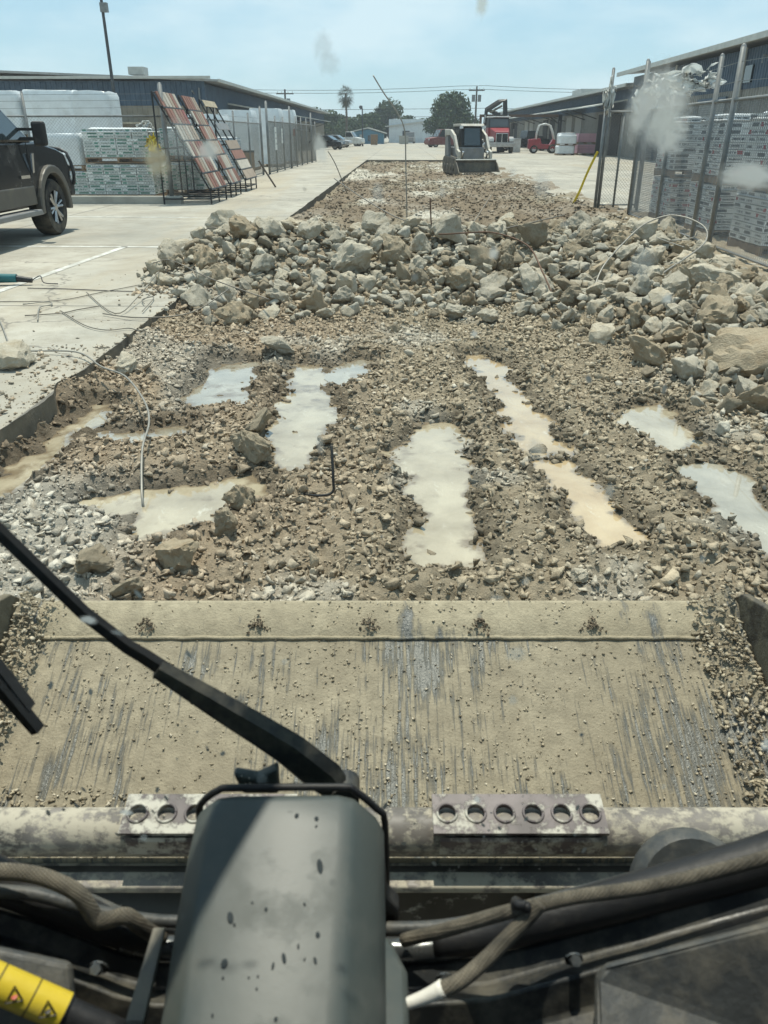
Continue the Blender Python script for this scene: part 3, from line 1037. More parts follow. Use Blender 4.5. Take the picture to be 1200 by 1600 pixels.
simple('dusty_white', (0.56, 0.55, 0.50), 0.5, 0, 0.15, 3, dirt=(0.30, 0.25, 0.18), dirt_amt=0.6, bmp=0)
simple('white_paint', (0.66, 0.67, 0.65), 0.35, 0.0, 0.1, 4, dirt=(0.38, 0.34, 0.27), dirt_amt=0.4, bmp=0)
simple('silver_paint', (0.40, 0.41, 0.42), 0.3, 0.4, 0.1, 4, bmp=0)
simple('grey_paint', (0.22, 0.22, 0.22), 0.45, 0.1, 0.2, 4, dirt=(0.3, 0.26, 0.2), dirt_amt=0.3)
simple('muddy_steel', (0.10, 0.095, 0.085), 0.7, 0.3, 0.3, 5, dirt=(0.26, 0.22, 0.16), dirt_amt=0.6)
simple('blue_paint', (0.05, 0.17, 0.25), 0.5, 0, 0.2, 3)
simple('teal_plastic', (0.02, 0.12, 0.13), 0.45, 0, 0.2, 9, dirt=(0.3, 0.27, 0.2), dirt_amt=0.2)
simple('pink_foam', (0.62, 0.36, 0.42), 0.6, 0, 0.12, 6, rnd=0.08)
simple('tarp_black', (0.03, 0.03, 0.032), 0.55, 0, 0.3, 6, bmp=0.5)
simple('curb', (0.36, 0.35, 0.31), 0.9, 0, 0.25, 3, dirt=(0.22, 0.2, 0.16), dirt_amt=0.3)


m_, n_f, l_f, b_f = nt('torn_film')
n_f.remove(b_f)
df_ = n_f.new('ShaderNodeBsdfDiffuse'); df_.inputs['Color'].default_value = (0.8, 0.81, 0.79, 1)
tl_ = n_f.new('ShaderNodeBsdfTranslucent'); tl_.inputs['Color'].default_value = (0.8, 0.82, 0.8, 1)
mx_ = n_f.new('ShaderNodeMixShader'); mx_.inputs[0].default_value = 0.5
l_f.new(df_.outputs[0], mx_.inputs[1]); l_f.new(tl_.outputs[0], mx_.inputs[2])
l_f.new(mx_.outputs[0], n_f['Material Output'].inputs['Surface'])


def mat_glass(name, tint, rough=0.03):
    m, n, l, b = nt(name)
    b.inputs['Base Color'].default_value = (*tint, 1)
    b.inputs['Roughness'].default_value = rough
    b.inputs['Specular IOR Level'].default_value = 0.8
    b.inputs['Coat Weight'].default_value = 0.4
mat_glass('vehicle_glass', (0.025, 0.035, 0.04))
mat_glass('lamp_glass', (0.6, 0.62, 0.62), 0.1)


def mat_box(name, base, ink, ink2, band=None, p_lab=0.6):
    """printed carton: pale card, bands of blocky print on the long sides, colour panel on some"""
    m, n, l, b = nt(name)
    tc = n.new('ShaderNodeTexCoord')
    oi = n.new('ShaderNodeObjectInfo')
    sx = n.new('ShaderNodeSeparateXYZ')
    l.new(tc.outputs['Generated'], sx.inputs[0])

    def M(op, a_, b_=None, c_=None):
        q = n.new('ShaderNodeMath'); q.operation = op
        for i, v in enumerate((a_, b_, c_)):
            if v is None:
                continue
            if isinstance(v, (int, float)):
                q.inputs[i].default_value = v
            else:
                l.new(v, q.inputs[i])
        return q.outputs[0]
    u = M('FRACT', M('ADD', M('MULTIPLY', sx.outputs[0], 0.998), M('MULTIPLY', sx.outputs[1], 0.998)))
    z = sx.outputs[2]
    rnd = oi.outputs['Random']
    # line of lettering: narrow strokes of uneven width
    no = n.new('ShaderNodeTexNoise'); no.noise_dimensions = '1D'
    no.inputs['Scale'].default_value = 1.0; no.inputs['Detail'].default_value = 2
    l.new(M('ADD', M('MULTIPLY', u, 26.0), M('MULTIPLY', rnd, 91.0)), no.inputs['W'])
    f_text = M('MULTIPLY', M('MULTIPLY', M('COMPARE', z, 0.5, 0.2), M('COMPARE', u, 0.36, 0.27)), M('GREATER_THAN', no.outputs['Fac'], 0.47))
    f_lab = M('MULTIPLY', M('MULTIPLY', M('COMPARE', z, 0.5, 0.32), M('COMPARE', u, 0.81, 0.12)), M('LESS_THAN', rnd, p_lab))
    f_band = M('MULTIPLY', M('MULTIPLY', M('COMPARE', z, 0.5, 0.3), M('COMPARE', u, 0.36, 0.3)), M('GREATER_THAN', rnd, 0.72))
    hv = n.new('ShaderNodeHueSaturation')
    hv.inputs['Color'].default_value = (*base, 1)
    l.new(mrange(n, l, oi.outputs['Random'], 0, 1, 0.88, 1.1), hv.inputs['Value'])
    c = mixc(n, l, f_band, hv.outputs['Color'], band or ink2)
    c = mixc(n, l, f_lab, c, ink2)
    c = mixc(n, l, f_text, c, ink)
    l.new(c, b.inputs['Base Color'])
    b.inputs['Roughness'].default_value = 0.55
mat_box('carton_green', (0.66, 0.69, 0.67), (0.06, 0.12, 0.10), (0.10, 0.27, 0.21))
mat_box('carton_red', (0.82, 0.83, 0.81), (0.06, 0.065, 0.07), (0.40, 0.06, 0.07), (0.22, 0.22, 0.22), 0.28)
mat_box('carton_blue', (0.55, 0.63, 0.68), (0.12, 0.18, 0.24), (0.2, 0.34, 0.44))


def mat_leaf(name, a, b_):
    m, n, l, b = nt(name)
    at = n.new('ShaderNodeAttribute'); at.attribute_name = 'tone'
    c = mixc(n, l, at.outputs['Fac'], a, b_)
    l.new(c, b.inputs['Base Color'])
    b.inputs['Roughness'].default_value = 0.7
    b.inputs['Specular IOR Level'].default_value = 0.2
mat_leaf('leaf_dark', (0.035, 0.058, 0.030), (0.085, 0.12, 0.055))
mat_leaf('leaf_mid', (0.035, 0.065, 0.028), (0.09, 0.13, 0.05))
mat_leaf('leaf_palm', (0.03, 0.042, 0.022), (0.085, 0.085, 0.045))


# ================================================================ buildings
def ribbed(mb, p0, p1, z0, z1, pitch=0.3, depth=0.035):
    """ribbed sheet metal wall between two ground points, ribs standing out to the right of p0->p1"""
    p0, p1 = Vector((*p0, 0)), Vector((*p1, 0))
    L = (p1 - p0).length
    d = (p1 - p0) / L
    nrm = Vector((d.y, -d.x, 0))
    prof = []
    k = int(L / pitch)
    for i in range(k):
        s = i * pitch
        prof += [(s, 0), (s + pitch * 0.62, 0), (s + pitch * 0.70, depth), (s + pitch * 0.92, depth)]
    prof.append((L, 0))
    vs_ = []
    for z in (z0, z1):
        for s, o in prof:
            q = p0 + d * s + nrm * o
            vs_.append((q.x, q.y, z))
    m = len(prof)
    mb.add(vs_, [(i, i + 1, m + i + 1, m + i) for i in range(m - 1)])


# --- warehouse on the left: blue band over tan wall, long eave running away
t = thing('warehouse', 'long low warehouse with blue upper band behind the tile racks', 'building', (-11.3, 50, SLAB))
mb = MB(); ribbed(mb, (-40, 0), (0, 0), 0, 3.0); mb.build('lower_wall', 'siding_tan', t)
mb = MB(); ribbed(mb, (-40, -0.03), (0.03, -0.03), 3.0, 4.25); mb.build('upper_band', 'siding_blue', t)
mb = MB(); ribbed(mb, (0, 0), (0, 75), 0, 2.9); mb.build('side_wall', 'siding_tan', t)
mb = MB(); ribbed(mb, (0.03, 0), (0.03, 75), 2.9, 4.1); mb.build('side_band', 'siding_blue', t)
rf = MB().prism([(-40, 4.32), (-20, 4.95), (0.9, 4.2), (0.9, 4.3), (-20, 5.08), (-40, 4.45)], -0.5, 75, 'y').build('roof', 'roof_metal', t)
MB().box((-20, -0.55, 4.4), (41, 0.1, 0.14)).build('fascia', 'trim_light', rf)
MB().box((0.95, 37, 4.24), (0.12, 75, 0.16)).build('gutter', 'trim_light', rf)
for i, (x, z) in enumerate(((-21.5, 4.72), (-4.0, 4.6))):
    MB().box((x, 1, z + .2), (0.9, 0.9, 0.4)).build('roof_vent', 'trim_light', rf)
for i, y in enumerate((6, 22, 38, 54)):
    cn = MB().prism([(0.0, 3.25), (2.0, 2.95), (2.0, 3.02), (0.0, 3.35)], y, y + 9, 'y').build('canopy', 'trim_light', t)
    for yy in (y + .3, y + 8.7):
        MB().tube([(0.03, yy, 2.4), (1.9, yy, 2.95)], 0.03, 5).build('brace', 'black_steel', cn)
    dr = MB().box((0.04, y + 4.5, 1.35), (0.08, 3.6, 2.7)).build('door', 'dark_opening' if i % 2 else 'door_grey', t)
    MB().box((0.08, y + 4.5, 2.78), (0.1, 3.9, 0.16)).build('door_frame', 'siding_blue', dr)
for x in (-36, -29, -22):
    MB().box((x, -0.02, 1.45), (3.4, 0.06, 2.9)).build('door', 'door_grey', t)
MB().tube([(-0.3, -0.12, 0), (-0.3, -0.12, 3.9)], 0.05, 6).build('downpipe', 'galvanised', t)
MB().tube([(-0.6, -0.1, 3.6), (-0.6, -0.5, 3.75), (-0.6, -0.6, 3.7)], 0.04, 6).build('wall_lamp', 'galvanised', t)
for i, (x, y0, z) in enumerate(((-8.5, -0.4, 1.45), (-6.2, -0.4, 2.1))):
    sh = MB().box((x, y0, z), (5.0, 0.6, 0.1)).build('loading_ledge', 'wood_board', t)
    MB().box((x - 2.2, y0 + .05, z - .3), (0.12, 0.35, 0.5)).build('bracket', 'rust_steel', sh)
    MB().box((x + 2.2, y0 + .05, z - .3), (0.12, 0.35, 0.5)).build('bracket', 'rust_steel', sh)

# --- warehouse on the right: taller near block, lower long block
t = thing('warehouse', 'tall grey warehouse block with navy band above the fence and stacked cartons', 'building', (16.0, 18, SLAB))
mb = MB(); ribbed(mb, (0, 43), (0, 0), 0, 3.4); mb.build('lower_wall', 'siding_grey', t)
mb = MB(); ribbed(mb, (-0.03, 43), (-0.03, 0), 3.4, 5.05); mb.build('upper_band', 'siding_blue', t)
mb = MB(); ribbed(mb, (14, 43), (0, 43), 0, 5.0); mb.build('end_wall', 'siding_grey', t)
rf = MB().prism([(-1.0, 5.2), (14, 6.2), (29, 5.2), (29, 5.35), (14, 6.36), (-1.0, 5.34)], -1, 43.6, 'y').build('roof', 'roof_metal', t)
MB().box((-1.05, 21.3, 5.22), (0.12, 44.6, 0.24)).build('gutter', 'trim_light', rf)
for i, y in enumerate((2, 13, 24, 34)):
    dr = MB().box((-0.06, y + 3, 1.5), (0.08, 3.6, 3.0)).build('door', ('door_grey', 'dark_opening', 'door_grey', 'dark_opening')[i], t)
    MB().box((-0.12, y + 3, 3.08), (0.1, 4.0, 0.18)).build('door_frame', 'siding_blue', dr)
    MB().tube([(-0.15, y - 0.5, 0), (-0.15, y - 0.5, 5.1)], 0.06, 6).build('downpipe', 'trim_light', t)
    fr = MB().tube([(-0.05, y + 6.6, 4.3), (-0.9, y + 6.6, 4.5), (-0.9, y + 6.6, 4.2)], 0.035, 5).build('wall_lamp', 'galvanised', t)
for i in range(3):
    MB().box((-0.08, 11 + i * 12, 4.0), (0.1, 1.0, 0.7)).build('window', 'vehicle_glass', t)

t = thing('warehouse', 'long lower warehouse behind the semi truck, with canopies and tall doors', 'building', (16.6, 61.2, SLAB))
mb = MB(); ribbed(mb, (0, 86), (0, 0), 0, 3.2); mb.build('lower_wall', 'siding_grey', t)
mb = MB(); ribbed(mb, (-0.03, 86), (-0.03, 0), 3.2, 4.5); mb.build('upper_band', 'siding_blue', t)
mb = MB(); ribbed(mb, (12, 86), (0, 86), 0, 4.5); mb.build('end_wall', 'siding_grey', t)
rf = MB().prism([(-1.0, 4.55), (14, 5.5), (14, 5.64), (-1.0, 4.7)], 0, 86.4, 'y').build('roof', 'roof_metal', t)
MB().box((-1.05, 43, 4.6), (0.12, 86, 0.2)).build('gutter', 'trim_light', rf)
MB().box((5.0, 40, 5.6), (3, 5, 1.0)).build('roof_unit', 'trim_light', rf)
for i, y in enumerate((3, 17, 31, 46, 61)):
    cn = MB().prism([(0.0, 3.75), (-2.4, 3.35), (-2.4, 3.43), (0.0, 3.85)], y, y + 10, 'y').build('canopy', 'trim_light', t)
    for yy in (y + .3, y + 9.7):
        MB().tube([(-0.03, yy, 2.7), (-2.2, yy, 3.35)], 0.04, 5).build('brace', 'black_steel', cn)
    for q in (1.2, 5.6):
        dr = MB().box((-0.05, y + q + 1.6, 1.5), (0.08, 2.8, 3.0)).build('door', 'dark_opening' if (i + int(q)) % 2 else 'door_grey', t)
        MB().box((-0.1, y + q + 1.6, 3.06), (0.1, 3.1, 0.14)).build('door_frame', 'siding_grey', dr)

# --- far buildings
t = thing('metal_shed', 'plain pale metal shed across the far road', 'building', (-2.5, 170, SLAB))
mb = MB(); ribbed(mb, (0, 0), (9.6, 0), 0, 4.2, 0.4); mb.build('wall', 'siding_white', t)
MB().prism([(-0.5, 2.7), (9.8, 4.0), (9.8, 6), (-0.5, 6)], -0.2, 0.2, 'y')
rf = MB().prism([(-0.8, 2.85), (9.9, 4.05), (9.9, 4.2), (-0.8, 3.0)], -0.5, 14, 'y').build('roof', 'trim_light', t)
MB().box((3.4, -0.06, 1.2), (1.4, 0.08, 1.9)).build('door', 'dark_opening', t)
MB().box((8.2, -0.06, 2.6), (0.4, 0.1, 0.4)).build('wall_lamp', 'pole_dark', t)
t = thing('blue_house', 'small blue building with white gable edge under the trees', 'building', (-8.6, 150, SLAB))
MB().prism([(0.3, 0), (5.4, 0), (5.4, 1.6), (2.7, 2.35), (0.3, 1.9)], 0, 9, 'y').build('wall', 'blue_paint', t)
MB().prism([(-0.3, 1.85), (2.7, 2.45), (5.9, 1.6), (5.9, 1.76), (2.7, 2.62), (-0.3, 2.0)], -0.5, 9.2, 'y').build('roof', 'trim_light', t)
for x in (2.9, 3.6, 4.3):
    MB().box((x, -0.04, 0.9), (0.4, 0.06, 0.9)).build('window', 'vehicle_glass', t)
MB().box((1.6, -0.05, 0.75), (0.7, 0.06, 1.5)).build('door', 'door_grey', t)

# ================================================================ trees
def tree(name, label, loc, h, rx, ry, crown_z0, mat, seed, n=4200, leaf=0.34, lobes=14, trunk_r=0.22):
    rg = random.Random(seed)
    rn = np.random.RandomState(seed)
    t = thing(name, label, 'tree', loc)
    mb = MB()
    mb.tube([(0, 0, -0.1), (0.05 * rx, 0, crown_z0 * 0.6), (0, 0.03 * ry, crown_z0 + 0.35 * (h - crown_z0))], [trunk_r, trunk_r * 0.5], 8, 3)
    cs = []
    for i in range(lobes):
        a = rg.uniform(0, 6.28)
        q = rg.random() ** 0.5
        zz = crown_z0 + (h - crown_z0) * rg.uniform(0.12, 0.86)
        w = 1 - 0.55 * abs((zz - crown_z0) / (h - crown_z0) - 0.4) / 0.6
        c = Vector((rx * 0.78 * q * math.cos(a) * w, ry * 0.78 * q * math.sin(a) * w, zz))
        cs.append((c, rg.uniform(0.22, 0.40) * min(rx, h - crown_z0)))
        mb.tube([(0, 0, crown_z0 * rg.uniform(0.6, 1.1)), c * 0.5 + Vector((0, 0, crown_z0 * 0.4)), c], [trunk_r * 0.42, 0.03], 5, 2)
    cs.append((Vector((rx * 0.08, 0, h - 0.2 * (h - crown_z0))), 0.28 * (h - crown_z0)))
    mb.build('trunk', 'bark', t, True)
    pts, tone = [], []
    per = n // len(cs)
    for c, r in cs:
        u = rn.normal(size=(per, 3)); u /= np.linalg.norm(u, axis=1)[:, None]
        rad = r * (0.35 + 0.75 * rn.rand(per, 1) ** 0.45)
        p = np.array(c) + u * rad * np.array([1.15, 1.15, 0.8])
        pts.append(p)
        tone.append(np.full(per, rg.uniform(0.0, 0.7)) + 0.3 * rn.rand(per))
    p = np.concatenate(pts); tn = np.concatenate(tone)
    m = len(p)
    M3 = rand_rot(rn, m)
    q = np.array([[-0.5, -0.3, 0], [0.5, -0.3, 0], [0.62, 0.3, 0], [-0.4, 0.34, 0]]) * leaf
    V = (np.einsum('nij,vj->nvi', M3, q) * rn.uniform(0.6, 1.35, (m, 1, 1)) + p[:, None, :]).reshape(-1, 3)
    F = np.arange(4 * m).reshape(-1, 4)
    me = np_mesh('crown', V, F, mat, np.repeat(np.stack([tn] * 3, 1), 4, axis=0))
    put('crown', me, t)
    return t


tree('shade_tree', 'dark bushy tree right behind the parked cars', (-16.5, 170, SLAB), 5.6, 7.0, 5, 0.9, 'leaf_dark', 1, 5200)
tree('shade_tree', 'low dark tree behind the far white pickup', (-11.2, 166, SLAB), 4.6, 3.6, 4, 0.6, 'leaf_dark', 2, 3400)
tree('shade_tree', 'lighter green tree behind the blue building', (-6.6, 174, SLAB), 5.3, 3.2, 3, 0.8, 'leaf_mid', 3, 3200)
tree('shade_tree', 'tall pointed tree between blue building and pale shed', (-2.6, 178, SLAB), 8.0, 3.3, 3, 1.0, 'leaf_dark', 4, 4200)
tree('shade_tree', 'round light green tree peeking over the pale shed', (1.6, 186, SLAB), 5.0, 3.4, 3, 1.0, 'leaf_mid', 5, 3000)
tree('shade_tree', 'largest dark tree standing behind the skid loader', (8.6, 142, SLAB), 7.4, 5.0, 4, 0.8, 'leaf_dark', 6, 7500, 0.36, 22)
tree('shade_tree', 'flat distant tree showing over the wrapped pallets', (-24, 180, SLAB), 4.8, 6.0, 5, 0.8, 'leaf_mid', 7, 3600)

def palm(loc, h):
    t = thing('palm_tree', 'single tall fan palm rising above the tree line', 'tree', loc)
    MB().tube([(0, 0, -0.1), (0.1, 0, h * 0.5), (0, 0, h)], [0.24, 0.16], 8, 4).build('trunk', 'bark', t, True)
    rg = random.Random(9)
    V, F, T = [], [], []
    for i in range(240):
        a = rg.uniform(0, 6.28)
        el = rg.uniform(-1.25, 1.25)
        L = rg.uniform(1.4, 2.1) * (0.85 if el < -0.4 else 1)
        d = Vector((math.cos(a) * math.cos(el), math.sin(a) * math.cos(el), math.sin(el)))
        s = d.cross(Vector((0, 0, 1))).normalized()
        o0 = Vector((0, 0, h - 0.2 + (-0.9 * rg.random() if el < 0 else 0)))
        mid = o0 + d * L * 0.6
        for k in range(7):
            w = (k - 3) / 3.0
            tip = o0 + d * L * (1 - 0.18 * abs(w)) + s * w * 0.5 * L + Vector((0, 0, -0.28 * L * (0.3 + abs(w))))
            b0 = len(V)
            V += [mid + s * 0.03, mid - s * 0.03, tip]
            F.append((b0, b0 + 1, b0 + 2))
            T += [(0.2 + 0.5 * (el > 0) * rg.random() + (0.6 if el < -0.3 else 0))] * 3
    V = np.array([tuple(v) for v in V]); F = np.array(F); T = np.clip(np.array(T), 0, 1)
    put('crown', np_mesh('crown', V, F, 'leaf_palm', np.stack([T] * 3, 1)), t)
for i, (x, y, h, rx, lab) in enumerate(((-13.6, 172, 5.0, 3.4, 'dark tree filling the gap left of the palm trunk'), (-9.0, 178, 5.0, 3.0, 'dark tree filling the gap right of the palm trunk'), (-4.6, 182, 6.6, 2.8, 'dense tree just left of the tall pointed one'),
                                      (4.6, 192, 4.6, 3.0, 'low tree line lump above the pale shed roof'), (-20.5, 176, 5.2, 4.0, 'dark tree between wrapped pallets and the parked cars'))):
    tree('shade_tree', lab, (x, y, SLAB), h, rx, 3, 0.5, 'leaf_dark' if i % 2 == 0 else 'leaf_mid', 30 + i, 3000)
palm((-10.3, 160, SLAB), 8.3)

# ================================================================ poles and lines
def util_pole(loc, h, label, transformers=1, lean=0.0):
    t = thing('utility_pole', label, 'pole', loc)
    MB().cyl((0, 0, -0.1), (lean, 0, h), 0.16, 0.11, 8).build('pole', 'pole_wood', t)
    MB().box((lean, 0, h - 0.5), (2.2, 0.12, 0.14)).build('crossarm', 'pole_wood', t)
    for x in (-0.95, -0.4, 0.4, 0.95):
        MB().cyl((lean + x, 0, h - 0.43), (lean + x, 0, h - 0.2), 0.05, 0.03, 6).build('insulator', 'trim_light', t)
    for i in range(transformers):
        MB().cyl((0.42 if i == 0 else -0.42, -0.1, h - 1.9), (0.42 if i == 0 else -0.42, -0.1, h - 1.05), 0.24, None, 10).build('transformer', 'galvanised', t)
util_pole((10.4, 122, SLAB), 7.5, 'wooden utility pole with transformers beside the largest tree', 2)
util_pole((-15.0, 112, SLAB), 6.7, 'wooden utility pole behind the blue banded warehouse roof', 1)
util_pole((34, 118, SLAB), 8.0, 'utility pole tip showing over the roof of the long warehouse', 0)
t = thing('light_pole', 'thin dark lamp post with round head before the blue building', 'pole', (-5.5, 121, SLAB))
MB().cyl((0, 0, 0), (0, 0, 4.8), 0.11, 0.08, 8).build('pole', 'pole_dark', t)
MB().lathe([(0, 0.25), (0.2, 0.2), (0.26, 0), (0.15, -0.2), (0, -0.25)], (-0.2, 0, 4.9), 'z', 10).build('lamp_head', 'pole_dark', t, True)
for i, (z, dz, lab) in enumerate(((7.45, 0.5, 'uppermost power cable spanning the sky behind the palm'), (7.05, 0.42, 'second power cable just below the uppermost one'),
                                  (4.9, 0.15, 'third power cable, low over the pale shed'), (3.9, 0.1, 'lowest power cable over the pale shed roof'))):
    pts = []
    for k in range(33):
        x = -60 + k * 4
        s = ((x - 10.4) % 46.0) / 46.0
        pts.append((x, 125, z + dz - 4 * dz * s * (1 - s) * 1.3))
    tag(MB().tube(pts, 0.035, 4).build('power_line', 'cable_black'), lab, 'cable')
t = thing('light_pole', 'tall leaning-looking yard lamp post with square floodlights at the top of the view', 'pole', (-14.9, 45, SLAB))
MB().cyl((0, 0, 0), (0, 0, 8.2), 0.10, 0.07, 8).build('pole', 'pole_dark', t)
MB().box((0.12, -0.1, 7.15), (0.35, 0.25, 0.4)).build('floodlight', 'galvanised', t)
MB().box((-0.05, -0.1, 7.75), (0.5, 0.3, 0.22)).build('floodlight', 'galvanised', t)
# ================================================================ chain link fences
def diag_mesh(mb, p0, p1, z0, z1, s=0.075, r=0.0022):
    """two families of straight diagonal wires between two points"""
    p0, p1 = Vector((*p0, 0)), Vector((*p1, 0))
    L = (p1 - p0).length
    d = (p1 - p0) / L
    H = z1 - z0
    nrm = Vector((d.y, -d.x, 0))
    for fam in (0, 1):
        k = -H
        while k < L:
            a0, a1 = max(0, k), min(L, k + H)
            b0, b1 = a0 - k, a1 - k
            if fam:
                b0, b1 = H - b0, H - b1
            if a1 - a0 > 0.01:
                off = nrm * (r if fam else -r)
                P = p0 + d * a0 + Vector((0, 0, z0 + b0)) + off
                Q = p0 + d * a1 + Vector((0, 0, z0 + b1)) + off
                mb.cyl(P, Q, r, None, 3, False)
            k += s
    return mb


def fence(label, pts, base, rail_z, post_z, posts, mesh_s=0.075, wires=(0.2, 0.4), group=None, pr=0.032, bottom=True, name='chain_link_fence', wire_r=0.0022):
    """pts: run corner points; posts: (segment, fraction, height, radius)"""
    o0 = pts[0]
    t = thing(name, label, 'fence', (o0[0], o0[1], base), 0, group)
    P = [(p[0] - o0[0], p[1] - o0[1]) for p in pts]
    for i in range(len(P) - 1):
        a, b = Vector((*P[i], 0)), Vector((*P[i + 1], 0))
        MB().cyl(a + Vector((0, 0, rail_z)), b + Vector((0, 0, rail_z)), 0.022, None, 8).build('rail', 'galvanised', t, True)
        if bottom:
            MB().cyl(a + Vector((0, 0, 0.07)), b + Vector((0, 0, 0.07)), 0.016, None, 6).build('rail', 'galvanised', t, True)
        for w in wires:
            mid = (a + b) / 2 + Vector((0, 0, rail_z + w - 0.05))
            MB().tube([a + Vector((0, 0, rail_z + w)), mid, b + Vector((0, 0, rail_z + w))], 0.005, 4, 4).build('barbed_wire', 'galvanised', t)
        m = diag_mesh(MB(), P[i], P[i + 1], 0.05, rail_z, mesh_s, wire_r).build('wire_mesh', 'galvanised', t)
        m['kind'] = 'stuff'
    for seg, fr, hh, rad in posts:
        a, b = Vector((*P[seg], 0)), Vector((*P[seg + 1], 0))
        q = a + (b - a) * fr
        MB().cyl(q, q + Vector((0, 0, hh)), rad or pr, None, 10).lathe([(rad or pr, 0), ((rad or pr) * 0.7, 0.03), (0.0, 0.04)], (q.x, q.y, hh), 'z', 10).build('post', 'galvanised', t, True)
    return t


fence('long chain link fence on a low curb in front of green printed cartons', [(-27, 20.0), (-5.55, 20.0)], SLAB + 0.02, 1.87, 2.5,
      [(0, 0.0, 2.5, 0), (0, 0.15, 2.45, 0), (0, 0.42, 2.35, 0), (0, 0.62, 2.3, 0), (0, 0.85, 2.35, 0.03), (0, 1.0, 2.52, 0.05)], 0.08, (0.18, 0.33, 0.46))
fence('chain link fence running behind the tile racks to the gate', [(-5.6, 20.15), (-5.75, 35.0)], SLAB, 1.9, 2.4,
      [(0, 0.2, 2.2, 0), (0, 0.4, 2.2, 0), (0, 0.6, 2.2, 0), (0, 0.8, 2.2, 0), (0, 1.0, 2.5, 0.045)], 0.09, (0.2,))
t = fence('closed chain link yard gate hung with notices', [(-5.55, 35.4), (-5.3, 52.5)], SLAB, 2.0, 2.4,
          [(0, 0.0, 2.7, 0.05), (0, 0.12, 2.2, 0), (0, 0.25, 2.2, 0), (0, 0.38, 2.7, 0.05), (0, 0.5, 2.3, 0), (0, 0.62, 2.3, 0), (0, 0.75, 2.3, 0), (0, 0.88, 2.6, 0.05), (0, 1.0, 2.2, 0)],
          0.085, (), name='yard_gate', wire_r=0.004)
tag(t, None, 'gate')
MB().cyl((0.12, 9.0, 1.72), (0.18, 14.5, 1.72), 0.03, None, 8).build('gate_bar', 'galvanised', t, True)
MB().box((0.2, 14.4, 1.72), (0.1, 0.3, 0.18)).build('latch', 'black_steel', t)
MB().box((0.2, 14.2, 1.1), (0.1, 0.5, 0.1)).build('latch', 'black_steel', t)
for lab, y, z, w, h, red in (('red and white notice', 8.0, 1.15, 0.75, 1.25, True), ('plain white notice', 10.6, 0.85, 0.8, 1.15, False), ('small white notice', 1.6, 1.35, 0.5, 0.9, False), ('small white notice', 3.6, 1.45, 0.4, 0.6, False)):
    sg = MB().box((0.1, y, z), (0.012, w, h)).build('notice', 'white_plastic', t)
    sg['label'] = lab
    if red:
        MB().box((0.108, y, z + h * 0.36), (0.012, w, h * 0.26)).build('notice_header', 'red_paint', sg)
        for k in range(4):
            MB().box((0.108, y, z + h * 0.12 - k * 0.16), (0.012, w * (0.7 - 0.1 * (k % 2)), 0.05)).build('print_line', 'grey_paint', sg)
    else:
        for k in range(3):
            MB().box((0.108, y, z + h * 0.25 - k * h * 0.24), (0.012, w * (0.65 - 0.1 * (k % 2)), 0.04)).build('print_line', 'grey_paint', sg)
# curb below the long fence
tag(MB().box((-16.1, 19.97, SLAB + 0.075), (21.6, 0.28, 0.19)).build('curb', 'curb', bevel=0.02), 'low concrete curb below the long chain link fence', 'curb')

fr = fence('chain link fence right of the rubble, guarding red printed cartons', [(4.42, 6.2), (4.5, 11.9), (4.62, 16.8)], SLAB, 1.93, 2.5,
           [(0, 0.1, 2.5, 0.032), (0, 0.55, 2.45, 0.032), (1, 0.0, 2.55, 0.036), (1, 0.16, 2.5, 0.034), (1, 0.58, 2.1, 0.032), (1, 1.0, 2.75, 0.036)], 0.06, (0.22, 0.45), wire_r=0.0034)
fg = fence('open chain link gate leaf standing beside the yellow tape', [(4.42, 18.9), (5.35, 18.95)], SLAB, 1.95, 2.5,
           [(0, 0.0, 2.05, 0.035), (0, 0.08, 2.75, 0.034), (0, 0.45, 1.9, 0.025), (0, 1.0, 2.1, 0.03)], 0.07, (), name='gate_leaf')
tag(fg, None, 'gate')
for x, y, h, lab in ((4.95, 17.9, 2.8, 'thick galvanised gate post nearest the shredded plastic'), (5.2, 18.3, 2.6, 'thinner galvanised post just behind the thick gate post')):
    o = MB().cyl((0, 0, 0), (0, 0, h), 0.034, None, 10).lathe([(0.034, 0), (0.025, 0.03), (0, 0.04)], (0, 0, h), 'z', 10).build('gate_post', 'galvanised', None, True, loc=(x, y, SLAB))
    tag(o, lab, 'post')


# shredded plastic caught on the wire
def shred(name, label, loc, w, h, seed, hole=0.22, mat='torn_film'):
    rg = random.Random(seed)
    nx, nz = 30, 20
    V = []
    for j in range(nz):
        for i in range(nx):
            u, v = i / (nx - 1) - 0.5, j / (nz - 1) - 0.5
            p = Vector((u * w * (1 + 0.5 * mnoise.noise(Vector((u * 3, v * 3, seed)))), 0, v * h))
            p += Vector((mnoise.fractal(Vector((u * 5, v * 5, seed + 3)), 0.8, 2, 3) * w * 0.16, mnoise.fractal(Vector((u * 6, v * 6, seed + 7)), 0.7, 2, 4) * 0.14, mnoise.fractal(Vector((u * 5, v * 4, seed + 11)), 0.8, 2, 3) * h * 0.4 - 0.3 * h * u * u))
            V.append(p)
    F = []
    for j in range(nz - 1):
        for i in range(nx - 1):
            u, v = i / (nx - 1) - 0.5, j / (nz - 1) - 0.5
            if mnoise.fractal(Vector((u * 5 + 2, v * 4, seed * 2.0)), 0.9, 2.2, 3) > hole or (u * u + v * v) > 0.17 + 0.16 * mnoise.noise(Vector((u * 6, v * 6, seed))):
                continue
            a = j * nx + i
            F.append((a, a + 1, a + nx + 1, a + nx))
    o = MB().add(V, F).build(name, mat, None, True, loc=loc)
    so = o.modifiers.new('thick', 'SOLIDIFY'); so.thickness = 0.006
    return tag(o, label, 'plastic')
